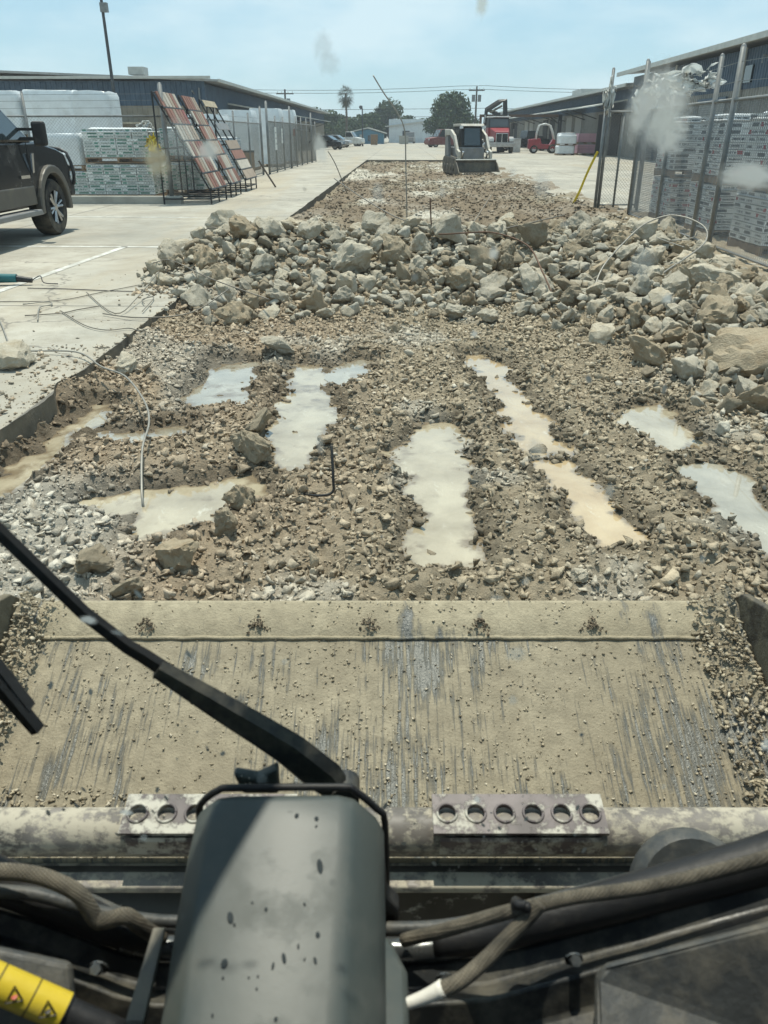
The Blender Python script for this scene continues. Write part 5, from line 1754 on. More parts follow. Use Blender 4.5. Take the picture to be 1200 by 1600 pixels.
MB().tube([(-0.9, 3.0, 3.5), (0.2, 3.0, 4.15), (0.75, 3.0, 4.3), (0.85, 3.0, 3.0)], 0.24, 6).build('boom_outer', 'black_steel', t)
MB().tube([(-0.6, 2.85, 3.3), (0.5, 2.85, 3.85)], 0.09, 6).build('boom_cylinder', 'muddy_steel', t)

# --- red forklift seen from the side
t = thing('forklift', 'red forklift with pale overhead guard in front of the long warehouse', 'forklift', (12.55, 75.6, SLAB), R(-4))
MB().prism([(-1.25, 0.35), (-1.25, 1.0), (-1.05, 1.15), (-0.35, 1.2), (-0.2, 0.75), (0.5, 0.7), (0.75, 1.15), (0.95, 1.1), (0.95, 0.35)], -0.55, 0.55, 'y').build('body', 'red_paint', t, bevel=0.05)
MB().box((-1.2, 0, 0.75), (0.35, 1.05, 0.75)).build('counterweight', 'red_paint', t, bevel=0.06)
for s in (-1, 1):
    MB().tube([(0.85, s * 0.5, 1.1), (0.45, s * 0.5, 2.2), (-0.5, s * 0.5, 2.22), (-0.72, s * 0.5, 1.1)], 0.055, 6, 2).build('guard_post', 'white_paint', t, True)
    wheel(t, (0.75, s * 0.5, 0.37), 0.37, 0.25, s, 'alloy', 0, 'y')
    wheel(t, (-0.85, s * 0.48, 0.33), 0.33, 0.22, s, 'alloy', 0, 'y')
    MB().box((1.3, s * 0.3, 1.35), (0.16, 0.12, 2.5)).build('mast_rail', 'black_steel', t)
    MB().box((1.9, s * 0.25, 0.25), (1.1, 0.12, 0.05)).build('fork', 'black_steel', t)
for i in range(6):
    MB().box((-0.45 + i * 0.17, 0, 2.24), (0.05, 1.0, 0.04)).build('guard_slat', 'white_paint', t)
for z in (0.5, 1.4, 2.5):
    MB().box((1.3, 0, z), (0.14, 0.7, 0.1)).build('mast_crossbar', 'black_steel', t)
MB().box((-0.35, 0, 1.32), (0.5, 0.55, 0.16)).box((-0.6, 0, 1.6), (0.12, 0.55, 0.55)).build('seat', 'trim_black', t, bevel=0.03)
MB().tube([(0.7, 0, 1.1), (0.42, 0, 1.5)], 0.03, 6).lathe([(0.17, -.015), (0.19, 0), (0.17, .015)], (0.4, 0, 1.52), 'z', 16).build('steering_wheel', 'trim_black', t)
# long red steel beam on a dark post beyond the forklift
t = thing('steel_beam', 'long rusty red steel beam carried level on a dark post', 'beam', (14.6, 80, SLAB))
MB().box((-3.6, 0, 3.05), (7.6, 0.2, 0.22)).build('beam', 'rust_steel', t)
MB().box((0, 0, 1.5), (0.35, 0.35, 3.3)).build('post', 'black_steel', t)
MB().tube([(-0.1, 0, 2.4), (-0.9, 0, 2.95)], 0.06, 6).build('brace', 'black_steel', t)
MB().box((-7.3, 0, 1.45), (0.2, 0.2, 3.0)).build('post', 'rust_steel', t)
tag(MB().box((0, 0, 0.55), (1.0, 0.8, 1.1)).box((0, -0.02, 1.13), (1.06, 0.84, 0.06)).build('white_bin', 'white_paint', None, bevel=0.03, loc=(10.6, 80, SLAB)), 'white lidded bin standing just right of the semi truck', 'bin')


# --- far parked vehicles
def car(label, loc, rz, L, W, H, hoodz, mat, kind='car', name='parked_car', group='vehicles parked by the far road'):
    t = thing(name, label, kind, loc, rz, group)
    h = L / 2
    if kind == 'car':
        cabp = [(-h * 0.75, hoodz), (-h * 0.45, H), (h * 0.2, H), (h * 0.55, hoodz)]
    else:
        cabp = [(-h * 0.05, hoodz), (-h * 0.02, H), (h * 0.3, H), (h * 0.5, hoodz)]
    low = [(-h, 0.4), (-h, hoodz * 0.95), (h * 0.55, hoodz), (h * 0.95, hoodz * 0.88), (h, 0.5), (h * 0.9, 0.3), (-h * 0.9, 0.3)]
    MB().prism(low, -W / 2, W / 2, 'y').build('body', mat, t, bevel=0.06)
    a = [(x, -W * 0.46, z) for x, z in cabp]
    b_ = [(x, W * 0.46, z) for x, z in cabp]
    MB().loft([a, b_]).build('cab', mat, t, bevel=0.05)
    q = [(x * 0.9 + (0.02 if kind == 'car' else h * 0.02), z + (-0.06 if z > hoodz else 0.05)) for x, z in cabp]
    for s in (-1, 1):
        MB().loft([[(x, s * W * 0.462, z) for x, z in q], [(x, s * W * 0.468, z) for x, z in q]]).build('side_window', 'vehicle_glass', t)
        for x in (-h * 0.62, h * 0.62):
            wheel(t, (x, s * W * 0.44, 0.34), 0.36 if kind != 'car' else 0.32, 0.22, s, 'alloy', 0, 'y')
        MB().box((h * 0.97, s * W * 0.36, hoodz * 0.75), (0.08, 0.3, 0.16)).build('headlight', 'lamp_glass', t)
    x1, x0 = cabp[3][0], cabp[2][0]
    MB().loft([[(x1 - .02, -W * .4, hoodz + .04), (x1 - .02, W * .4, hoodz + .04), (x0 + .04, W * .38, H - .06), (x0 + .04, -W * .38, H - .06)], [(x1 + .02, -W * .4, hoodz + .06), (x1 + .02, W * .4, hoodz + .06), (x0 + .08, W * .38, H - .04), (x0 + .08, -W * .38, H - .04)]]).build('windshield', 'vehicle_glass', t)
    return t
car('white pickup parked facing right near the far road', (-7.6, 121, SLAB), R(-12), 4.6, 1.95, 1.85, 1.15, 'white_paint', 'truck', 'parked_pickup')
car('silver sedan parked between dark car and white pickup', (-8.4, 108, SLAB), R(-10), 4.2, 1.8, 1.45, 0.9, 'silver_paint')
car('dark sedan parked nearest the gate end', (-8.3, 94, SLAB), R(-15), 4.2, 1.8, 1.4, 0.9, 'truck_black')
car('black pickup parked between semi truck and forklift', (12.6, 88, SLAB), R(15), 5.2, 2.0, 1.85, 1.2, 'truck_black', 'truck', 'parked_pickup')
t = car('red service truck far off behind the skid loader', (5.6, 112, SLAB), R(200), 5.0, 2.0, 2.1, 1.2, 'dull_red', 'truck', 'parked_pickup')
MB().box((-1.2, 0, 1.5), (2.4, 1.9, 0.9)).build('service_body', 'muddy_steel', t)
tag(MB().box((0, 0, 0.75), (1.0, 1.0, 1.3)).box((0, 0, 1.45), (1.1, 1.1, 0.12)).build('brown_bin', 'pallet_wood', None, bevel=0.04, loc=(-4.1, 128, SLAB)), 'brown square bin beside the far lamp post', 'bin')
tag(MB().box((0, 0, 0.6), (1.6, 0.5, 1.2)).box((0, 0, 1.25), (1.7, 0.56, 0.1)).build('utility_box', 'curb', None, bevel=0.03, loc=(0.4, 150, SLAB)), 'pale block in front of the far shed', 'box')
car('grey van parked in front of the far shed', (1.5, 160, SLAB), R(85), 4.6, 1.9, 1.9, 1.1, 'grey_paint', 'truck', 'parked_van')

# ================================================================ rods and wires
def rod(label, pts, r=0.006, mat='rebar', name='bent_rod', sub=5):
    pts = [Vector(p) for p in pts]
    o0 = pts[0].copy()
    return tag(MB().tube([p - o0 for p in pts], r, 6, sub).build(name, mat, None, True, loc=o0), label, 'rod')


def z3(l, z):
    return [(x, y, z) for x, y in l]


gz = lambda x, y: float(ground_z(np.array([x]), np.array([y]))[0])
rod('long pale rod bending off the slab down into the puddles', [(-4.7, 8.78, .155), (-3.55, 6.81, .155), (-3.09, 6.0, .155), (-2.9, 5.81, .155), (-2.43, 5.68, .18), (-2.12, 5.32, .17), (-1.88, 5.11, .16), (-1.60, 4.61, .15), (-1.45, 4.21, .15), (-1.39, 3.87, .12), (-1.30, 3.52, .02), (-1.28, 3.46, -.05)], 0.0065, 'pale_rod')
rod('straight thin wire across the slab towards the round chunk', z3([(-4.6, 7.7), (-3.99, 7.74), (-3.44, 7.81), (-3.15, 8.28), (-2.82, 8.88), (-2.77, 9.41)], .152), 0.005)
rod('power tool cord trailing over the slab to the pile', z3([(-4.05, 8.5), (-3.63, 8.46), (-3.04, 8.35), (-2.54, 8.29), (-2.3, 8.15)], .150), 0.005, 'cable_black')
rod('wavy wire on the slab ending at its broken edge', z3([(-3.2, 7.29), (-2.76, 6.7), (-2.5, 6.51), (-2.33, 6.58), (-2.2, 6.47)], .156), 0.005)
rod('short hooked white wire on the slab', z3([(-3.69, 7.58), (-3.5, 7.71), (-3.4, 7.56), (-3.46, 7.43), (-3.24, 6.87)], .158), 0.006, 'pale_rod')
rod('straight dark bar under a white stone on the slab', z3([(-3.45, 7.08), (-3.16, 7.2), (-3.07, 7.35), (-2.92, 7.53)], .154), 0.006)
rod('v shaped wire standing on the slab near the round chunk', [(-3.3, 8.22, .16), (-2.64, 7.16, .16), (-2.6, 7.71, .2), (-2.65, 8.7, .3)], 0.005)
rod('small looped wire at the slab edge', z3([(-2.41, 7.24), (-2.48, 7.83), (-2.53, 7.95), (-2.58, 7.8), (-2.5, 7.6)], .165), 0.005)
rod('wire reaching from slab over the edge to the first tan chunk', [(-2.75, 7.15, .16), (-2.33, 6.94, .17), (-1.89, 7.03, .2), (-1.69, 7.78, .28)], 0.006)
rod('wire curving past the round chunk into the pile', [(-2.89, 9.29, .3), (-2.67, 9.3, .33), (-1.99, 8.26, .3), (-1.28, 7.65, .2)], 0.006)
rod('tall whip of rod standing up into the sky beyond the pile', [(-0.54, 16.5, 2.64), (-0.34, 16.5, 2.35), (-0.09, 16.5, 2.03), (0.06, 16.5, 1.71), (0.09, 16.5, 1.09), (0.13, 16.5, 0.02)], 0.013, 'pale_rod')
rod('upright rod rising from the square block then snaking down the pile', [(0.36, 10.2, 0.95), (0.38, 10.2, 0.66), (0.41, 10.15, 0.56), (0.51, 10.0, 0.55), (0.82, 9.7, 0.6), (1.1, 9.5, 0.62), (1.44, 9.2, 0.52), (1.56, 8.8, 0.3), (1.63, 8.5, 0.12)], 0.009, 'rust_steel')
rod('long straight rod slanting from the slab edge over the pile', [(-1.2, 15, 0.94), (-0.69, 13.5, 0.76), (-0.15, 11.8, 0.62), (0.15, 10.8, 0.6)], 0.009)
rod('leaning rod at the far slab edge', [(-2.08, 24, 1.23), (-1.86, 24, 0.86), (-1.55, 24, 0.1)], 0.014)
rod('thin rod leaning on the back of the pile', [(1.25, 11.5, 0.9), (0.98, 11, 0.6), (0.76, 10.3, 0.5)], 0.007)
rod('rod lying over the pile crest towards the gate leaf', [(1.29, 10, 0.62), (1.77, 10.8, 0.62), (2.38, 12, 0.6)], 0.008)
rod('large loop of rod arching over chunks by the fence', [(2.0, 8.2, 0.2), (2.15, 8.5, 0.4), (2.49, 9, 0.6), (2.76, 9.3, 0.74), (3.03, 9.4, 0.82), (3.21, 9.3, 0.81), (3.33, 9.1, 0.75), (3.33, 8.9, 0.68), (3.19, 8.6, 0.6), (2.86, 8.2, 0.5), (2.59, 7.9, 0.42), (2.35, 7.7, 0.25)], 0.0085, 'pale_rod')
rod('arched rod over the slab end of the pile', [(-2.65, 10.0, 0.14), (-2.61, 10.1, 0.36), (-2.54, 10.2, 0.52), (-2.35, 10.2, 0.60), (-2.15, 10.2, 0.5), (-1.96, 10.1, 0.35)], 0.008)
rod('short pale wire inside the large rod loop', [(2.85, 9.1, 0.62), (2.91, 8.9, 0.6), (3.0, 8.6, 0.58)], 0.006, 'pale_rod')
rod('curled pale wire end near the fence foot', [(2.97, 9.0, 0.6), (3.18, 8.9, 0.64), (3.22, 8.9, 0.70)], 0.006, 'pale_rod')
rod('black rod end lying at the puddles and turning upright', [(-0.66, 3.75, -0.02), (-0.51, 3.6, -0.01), (-0.40, 3.5, 0.02), (-0.33, 3.5, 0.04), (-0.325, 3.51, 0.10), (-0.33, 3.55, 0.2), (-0.335, 3.58, 0.26)], 0.007, 'black_steel')

# power tool on the slab
t = thing('power_tool', 'dark teal power tool lying on the slab at the left edge', 'tool', (-4.42, 8.72, SLAB), R(6))
MB().cyl((-0.25, 0, 0.08), (0.16, 0, 0.075), 0.055, 0.045, 12).build('motor_body', 'teal_plastic', t, 40)
MB().cyl((-0.42, 0, 0.09), (-0.25, 0, 0.08), 0.04, 0.06, 10).build('gear_head', 'black_steel', t, 40)
MB().cyl((0.16, 0, 0.07), (0.32, 0, 0.05), 0.035, 0.028, 10).build('handle', 'black_steel', t, 40)
MB().lathe([(0.0, -0.01), (0.11, -0.008), (0.11, 0.008), (0, 0.01)], (-0.42, -0.06, 0.11), 'y', 20).build('disc', 'muddy_steel', t)
MB().tube([(0.32, 0, 0.05), (0.4, 0.05, 0.09), (0.46, -0.05, 0.03), (0.6, -0.02, 0.012)], 0.006, 5, 4).build('cord', 'cable_black', t)
# ================================================================ our own loader: bucket
def mat_bucket(name, mud, steel, amt, stretch=(55, 2.2, 6)):
    m, n, l, b = nt(name)
    tc = n.new('ShaderNodeTexCoord')
    co = tc.outputs['Object']
    ts = noise_node(n, l, 1.0, 6, 0.65, co, stretch)
    tr = noise_node(n, l, 4.5, 4, 0.6, co, (1.0, 0.6, 1))
    tm = noise_node(n, l, 26.0, 8, 0.7, co)
    tg = noise_node(n, l, 160.0, 3, 0.6, co)
    a = n.new('ShaderNodeMath'); a.operation = 'ADD'
    l.new(ts.outputs['Fac'], a.inputs[0])
    l.new(mrange(n, l, tr.outputs['Fac'], 0.34, 0.66, -0.2, 0.13), a.inputs[1])
    f = mrange(n, l, a.outputs[0], amt, amt + 0.12, 0, 0.85)
    mudc = mixc(n, l, mrange(n, l, tm.outputs['Fac'], 0.3, 0.72), tuple(c * 0.66 for c in mud), tuple(min(1, c * 1.25) for c in mud))
    tw_ = noise_node(n, l, 2.2, 6, 0.65, co)
    mudc = mixc(n, l, mrange(n, l, tw_.outputs['Fac'], 0.40, 0.66, 0, 0.6), mudc, (mud[0] * 0.70, mud[1] * 0.68, mud[2] * 0.66))
    c = mixc(n, l, f, mudc, steel)
    l.new(c, b.inputs['Base Color'])
    l.new(mrange(n, l, f, 0, 1, 0.9, 0.38), b.inputs['Roughness'])
    l.new(mrange(n, l, f, 0, 1, 0.0, 0.6), b.inputs['Metallic'])
    b.inputs['Specular IOR Level'].default_value = 0.3
    h = n.new('ShaderNodeMath'); h.operation = 'ADD'
    l.new(tm.outputs['Fac'], h.inputs[0]); l.new(tg.outputs['Fac'], h.inputs[1])
    sb = n.new('ShaderNodeMath'); sb.operation = 'SUBTRACT'
    l.new(h.outputs[0], sb.inputs[0]); l.new(f, sb.inputs[1])
    bump(n, l, b, sb.outputs[0], 0.55, 0.006)
mat_bucket('bucket_floor', (0.30, 0.262, 0.19), (0.12, 0.127, 0.125), 0.505, (110, 5.0, 6))
mat_bucket('bucket_edge', (0.36, 0.315, 0.225), (0.10, 0.11, 0.115), 0.60, (30, 6, 6))
mat_bucket('bucket_wall', (0.16, 0.14, 0.10), (0.05, 0.05, 0.05), 0.55, (8, 8, 8))


def mat_splash(name, base, splash, thr, scale=14.0, stretch=None):
    """dark steel spattered with dried pale slurry"""
    m, n, l, b = nt(name)
    tc = n.new('ShaderNodeTexCoord')
    t1 = noise_node(n, l, scale, 9, 0.72, tc.outputs['Object'], stretch)
    t2 = noise_node(n, l, 3.0, 4, 0.6, tc.outputs['Object'])
    a = n.new('ShaderNodeMath'); a.operation = 'ADD'
    l.new(t1.outputs['Fac'], a.inputs[0])
    l.new(mrange(n, l, t2.outputs['Fac'], 0.3, 0.7, -0.1, 0.1), a.inputs[1])
    f = mrange(n, l, a.outputs[0], thr - 0.01, thr + 0.09, 0, 1)
    t3 = noise_node(n, l, 8.0, 5, 0.6, tc.outputs['Object'])
    bc = mixc(n, l, mrange(n, l, t3.outputs['Fac'], 0.35, 0.65), tuple(c * 0.6 for c in base), tuple(c * 1.5 for c in base))
    c = mixc(n, l, f, bc, splash)
    l.new(c, b.inputs['Base Color'])
    l.new(mrange(n, l, f, 0, 1, 0.5, 0.9), b.inputs['Roughness'])
    b.inputs['Specular IOR Level'].default_value = 0.35
    bump(n, l, b, f, 0.35, 0.004)
mat_splash('lip_steel', (0.15, 0.135, 0.12), (0.38, 0.345, 0.275), 0.47, 30, (1, 1.0, 1.6))
mat_splash('step_steel', (0.12, 0.10, 0.10), (0.46, 0.44, 0.38), 0.47, 26)
mat_splash('back_steel', (0.045, 0.042, 0.036), (0.42, 0.40, 0.34), 0.62, 17)

simple('panel_grey', (0.050, 0.053, 0.053), 0.5, 0, 0.2, 8, dirt=(0.20, 0.18, 0.14), dirt_amt=0.4, dirt_scale=14, bmp=0.2)
BW = 0.955                     # half width of the bucket
BX = -0.02
bucket = thing('loader_bucket', 'mud caked steel bucket of our own loader, right in front of the windshield', 'bucket', (0, 0, 0), YAW)


def floor_z(y):
    return 0.467 + 0.40 * (y - 1.715)


def sheet(profile, x0, x1, thick, nx=1):
    """bent plate: profile of (y, z) swept across x, with thickness downwards"""
    mb = MB()
    secs = []
    for i in range(nx + 1):
        x = x0 + (x1 - x0) * i / nx
        top = [(x, y, z) for y, z in profile]
        low = [(x, y, z - thick) for y, z in profile[::-1]]
        secs.append(top + low)
    return mb.loft(secs)


fl = [(1.684, floor_z(1.684)), (1.4, floor_z(1.4)), (1.15, floor_z(1.15)), (1.02, floor_z(1.02)), (0.95, 0.172), (0.90, 0.20), (0.868, 0.27), (0.858, 0.42), (0.862, 0.61)]
sheet(fl, BX - BW, BX + BW, 0.014).build('floor_plate', 'bucket_floor', bucket, 40)
z0 = floor_z(1.68)
edge = [(1.680, floor_z(1.680) + 0.003), (1.684, floor_z(1.684) + 0.006), (1.720, floor_z(1.720) + 0.018), (1.772, floor_z(1.772) + 0.016), (1.778, floor_z(1.778) + 0.012), (1.795, floor_z(1.795) - 0.002)]
ce = sheet(edge, BX - BW, BX + BW, 0.018).build('cutting_edge', 'bucket_edge', bucket, 30)
wb = MB()
wpts = [(BX - BW + i * 2 * BW / 60, 1.678 + 0.0015 * math.sin(i * 2.1), floor_z(1.678) + 0.003 + 0.001 * math.sin(i * 1.3)) for i in range(61)]
wb.tube(wpts, 0.006, 6).build('weld_bead', 'bucket_edge', ce, True)
for i, px_ in enumerate((-0.613, -0.315, -0.02, 0.275, 0.575)):
    pass
for s in (-1, 1):
    side = [(1.785, floor_z(1.785) - 0.01), (1.755, 0.53), (1.71, 0.572), (1.65, 0.59), (1.3, 0.70), (0.92, 0.70), (0.865, 0.63), (0.86, 0.27), (0.92, 0.165), (1.05, floor_z(1.05) - 0.012), (1.5, floor_z(1.5) - 0.012)]
    x0 = BX + s * BW
    MB().prism(side, x0, x0 + s * 0.022, 'x').build('side_plate', 'bucket_wall', bucket, bevel=0.004)
MB().cyl((BX - BW, 0.885, 0.642), (BX + BW, 0.885, 0.642), 0.037, None, 24).build('lip_tube', 'lip_steel', bucket, 40)
rib = MB().prism([(0.862, 0.600), (0.822, 0.592), (0.820, 0.580), (0.862, 0.572)], BX - BW, BX + BW, 'x').build('back_rib', 'lip_steel', bucket, bevel=0.003)
MB().prism([(0.855, 0.600), (0.846, 0.42), (0.858, 0.25), (0.850, 0.25), (0.838, 0.42), (0.846, 0.600)], BX - BW, BX + BW, 'x').build('back_plate', 'back_steel', bucket)
MB().prism([(0.842, 0.565), (0.81, 0.54), (0.80, 0.40), (0.842, 0.40)], BX - 0.62, BX - 0.3, 'x').build('coupler_plate', 'back_steel', bucket, bevel=0.006)
MB().prism([(0.842, 0.565), (0.81, 0.54), (0.80, 0.40), (0.842, 0.40)], BX + 0.26, BX + 0.6, 'x').build('coupler_plate', 'back_steel', bucket, bevel=0.006)


def holed_plate(name, parent, x0, w, p_lo, p_hi, holes, r, thick, mat):
    """flat plate between two (y, z) lines with a row of round holes"""
    lo, hi = Vector((0, *p_lo)), Vector((0, *p_hi))
    up = hi - lo
    H = up.length
    up.normalize()
    nrm = up.cross(Vector((1, 0, 0))).normalized()
    if nrm.y > 0:
        nrm = -nrm
    cw = w / holes
    mb = MB()
    n = 24
    for lay in (0, 1):
        pass
    for k in range(holes):
        cx = x0 + (k + 0.5) * cw
        cz = H * 0.5
        ring, sq = [], []
        for i in range(n):
            a = 2 * math.pi * (i + 0.5) / n
            c, s = math.cos(a), math.sin(a)
            ring.append((cx + r * c, cz + r * s))
            m = max(abs(c) / (cw / 2), abs(s) / (H / 2))
            sq.append((cx + c / m, cz + s / m))
        # snap to corners so the cells close
        for sxn in (-1, 1):
            for szn in (-1, 1):
                j = min(range(n), key=lambda q: abs(sq[q][0] - (cx + sxn * cw / 2)) + abs(sq[q][1] - (cz + szn * H / 2)))
                sq[j] = (cx + sxn * cw / 2, cz + szn * H / 2)
        def P(u, v, d):
            return Vector((u, 0, 0)) + lo + up * v + nrm * d
        f_r = [P(u, v, thick / 2) for u, v in ring]; f_s = [P(u, v, thick / 2) for u, v in sq]
        b_r = [P(u, v, -thick / 2) for u, v in ring]; b_s = [P(u, v, -thick / 2) for u, v in sq]
        fs = []
        for i in range(n):
            j = (i + 1) % n
            fs += [(i, j, n + j, n + i), (2 * n + i, 3 * n + i, 3 * n + j, 2 * n + j), (i, 2 * n + i, 2 * n + j, j)]
            edge_v = abs(abs(sq[i][1] - cz) - H / 2) < 1e-6 and abs(abs(sq[j][1] - cz) - H / 2) < 1e-6
            edge_h = (k == 0 and sq[i][0] < cx and abs(sq[i][0] - (cx - cw / 2)) < 1e-6 and abs(sq[j][0] - (cx - cw / 2)) < 1e-6) or (k == holes - 1 and abs(sq[i][0] - (cx + cw / 2)) < 1e-6 and abs(sq[j][0] - (cx + cw / 2)) < 1e-6)
            if edge_v or edge_h:
                fs.append((n + i, n + j, 3 * n + j, 3 * n + i))
        mb.add(f_r + f_s + b_r + b_s, fs)
    o = mb.build(name, mat, parent)
    rm = MB()
    for k in range(holes):
        cx = x0 + (k + 0.5) * cw
        pts = []
        for i in range(25):
            a = 2 * math.pi * i / 24
            q = Vector((cx + r * 1.08 * math.cos(a), 0, 0)) + lo + up * (H / 2 + r * 1.08 * math.sin(a)) + nrm * (thick / 2 + 0.001)
            pts.append(q)
        MB().tube(pts, 0.0024, 5).build('hole_rim', mat, o, True)
    return o


for xs_ in (0.077, -0.412):
    sp = holed_plate('step_plate', bucket, xs_, 0.272, (0.850, 0.6755), (0.915, 0.6905), 6, 0.0142, 0.008, 'step_steel')
    MB().prism([(0.847, 0.672), (0.845, 0.665), (0.848, 0.635), (0.854, 0.635), (0.851, 0.665)], xs_ + 0.01, xs_ + 0.262, 'x').build('step_bracket', 'step_steel', sp)
tag(MB().lathe([(0.0, -0.02), (0.075, -0.02), (0.085, -0.008), (0.085, 0.01), (0, 0.012)], (0, 0, 0), 'y', 32).build('arm_pivot_cover', 'panel_grey', bucket, 40, loc=(0.435, 0.745, 0.682), rot=(R(-38), 0, 0)))

# mud in the bucket: corner banks and scattered crumbs
rsb = np.random.RandomState(23)
for s in (-1, 1):
    ny, nw = 60, 12
    V, F = [], []
    for j in range(ny):
        y = 1.0 + 0.78 * j / (ny - 1)
        wdt = (0.11 if s > 0 else 0.08) + (0.04 * (1 - j / ny)) + 0.05 * mnoise.noise(Vector((y * 6, s * 3, 0)))
        hgt = (0.075 if s > 0 else 0.06) * (1 - 0.35 * j / ny) + 0.02 * mnoise.noise(Vector((y * 9, s * 5, 2)))
        for i in range(nw):
            u = i / (nw - 1)
            x = BX + s * (BW - wdt * u)
            z = floor_z(y) + 0.014 * (y > 1.70) + hgt * (1 - u) ** 1.6 - 0.004 + 0.012 * mnoise.noise(Vector((x * 30, y * 30, 1))) * (1 - u)
            V.append((x, y, z))
    for j in range(ny - 1):
        for i in range(nw - 1):
            a = j * nw + i
            F.append((a, a + 1, a + nw + 1, a + nw))
    MB().add(V, F).build('mud_bank', 'bucket_floor', bucket, True)
MUD = np.array([[0.46, 0.40, 0.29], [0.40, 0.34, 0.24], [0.28, 0.235, 0.165], [0.54, 0.48, 0.37]])


def crumbs(name, x, y, r, lift=0.3, dark=1.0):
    z = floor_z(y) + 0.016 * sstep(1.684, 1.72, y) + r * lift
    # ride on the banks near the side plates
    d = BW - np.abs(x - BX)
    z = z + np.where(d < 0.14, 0.065 * (1 - np.clip(d / 0.14, 0, 1)) ** 1.6, 0)
    col = MUD[rsb.randint(0, 4, len(x))] * rsb.uniform(0.8, 1.15, (len(x), 1)) * dark
    me = scatter(name, SMALL, np.stack([x, y, z], 1), r, 0.75, col, 'clod', rsb)
    o = put(name, me, bucket)
    o['kind'] = 'stuff'
    return o


n = 9000
x = BX + rsb.uniform(-BW + 0.02, BW - 0.02, n); y = 1.02 + 0.76 * rsb.rand(n)
keep = rsb.rand(n) < 0.35 + 0.65 * sstep(0.4, 0.62, fbm(x * 5, y * 4, 3, 40))
crumbs('mud_crumbs', x[keep], y[keep], 0.0016 + 0.0052 * rsb.rand(keep.sum()) ** 2.6)
n = 2200
sgn = np.where(rsb.rand(n) < 0.55, 1, -1)
x = BX + sgn * (BW - 0.005 - np.where(sgn > 0, 0.11, 0.075) * rsb.rand(n) ** 1.4); y = 0.98 + 0.79 * rsb.rand(n)
crumbs('mud_crumbs', x, y, 0.003 + 0.010 * rsb.rand(n) ** 2.2, 0.5)
n = 900
x = BX - 0.55 - 0.36 * rsb.rand(n); y = 1.05 + 0.25 * rsb.rand(n) ** 1.5
crumbs('mud_crumbs', x, y, 0.003 + 0.008 * rsb.rand(n) ** 2, 0.3)
for px_ in (-0.613, -0.315, -0.02, 0.275, 0.575):
    n = 70
    x = BX + px_ + rsb.normal(0, 0.016, n); y = 1.702 + rsb.normal(0, 0.010, n)
    col = np.array([[0.15, 0.12, 0.085]]) * rsb.uniform(0.7, 1.5, (n, 1))
    r = 0.002 + 0.0055 * rsb.rand(n) ** 1.5
    z = floor_z(y) + 0.012 + 0.012 * np.exp(-((x - BX - px_) / 0.015) ** 2)
    o = put('mud_plug', scatter('mud_plug', SMALL, np.stack([x, y, z], 1), r, 0.8, col, 'clod', rsb), bucket)
    o['kind'] = 'stuff'

# ================================================================ our own loader: cab front seen from the seat
simple('cover_grey', (0.050, 0.061, 0.058), 0.46, 0, 0.12, 5, dirt=(0.105, 0.105, 0.092), dirt_amt=0.36, bmp=0.02, spec=0.45, dirt_scale=9)
simple('rubber_black', (0.012, 0.012, 0.013), 0.55, 0, 0.2, 12, bmp=0.1, dirt=(0.10, 0.09, 0.07), dirt_amt=0.15, dirt_scale=20)
simple('frame_black', (0.022, 0.024, 0.025), 0.38, 0, 0.3, 8, dirt=(0.16, 0.145, 0.11), dirt_amt=0.42, dirt_scale=16, bmp=0.1)
simple('tube_metal', (0.10, 0.105, 0.105), 0.25, 0.6, 0.2, 10, dirt=(0.22, 0.19, 0.14), dirt_amt=0.25, dirt_scale=25)
simple('bar_grey', (0.13, 0.125, 0.11), 0.5, 0.3, 0.2, 10, dirt=(0.28, 0.25, 0.19), dirt_amt=0.4, dirt_scale=20)
simple('sticker_yellow', (0.55, 0.41, 0.03), 0.4, 0, 0.08, 9, dirt=(0.35, 0.28, 0.12), dirt_amt=0.25, dirt_scale=22)
simple('ink_black', (0.015, 0.015, 0.015), 0.5)
simple('ink_red', (0.42, 0.08, 0.05), 0.5)
simple('tip_white', (0.62, 0.60, 0.54), 0.5, 0, 0.1, 20)


def mat_braid():
    m, n, l, b = nt('braided_sleeve')
    tc = n.new('ShaderNodeTexCoord')
    w1 = n.new('ShaderNodeTexWave'); w1.bands_direction = 'DIAGONAL'; w1.inputs['Scale'].default_value = 150; w1.inputs['Distortion'].default_value = 2.0
    mp = n.new('ShaderNodeMapping'); mp.inputs['Rotation'].default_value = (0, 1.57, 0.6)
    w2 = n.new('ShaderNodeTexWave'); w2.bands_direction = 'DIAGONAL'; w2.inputs['Scale'].default_value = 150; w2.inputs['Distortion'].default_value = 2.0
    l.new(tc.outputs['Object'], w1.inputs['Vector']); l.new(tc.outputs['Object'], mp.inputs['Vector']); l.new(mp.outputs[0], w2.inputs['Vector'])
    mu = n.new('ShaderNodeMath'); mu.operation = 'MULTIPLY'
    l.new(w1.outputs['Fac'], mu.inputs[0]); l.new(w2.outputs['Fac'], mu.inputs[1])
    t = noise_node(n, l, 24, 6, 0.65, tc.outputs['Object'])
    c = mixc(n, l, mrange(n, l, t.outputs['Fac'], 0.36, 0.66), (0.05, 0.044, 0.034), (0.23, 0.20, 0.15))
    c = mixc(n, l, mrange(n, l, mu.outputs[0], 0.1, 0.6, 0.55, 0.0), c, (0.03, 0.028, 0.022))
    l.new(c, b.inputs['Base Color'])
    b.inputs['Roughness'].default_value = 0.9
    bump(n, l, b, mu.outputs[0], 0.6, 0.002)
mat_braid()

cabt = thing('loader_cab', 'cab front of our own loader: dark frame, wiper and grey cover seen from the seat', 'cab', (0, 0, 0), YAW)

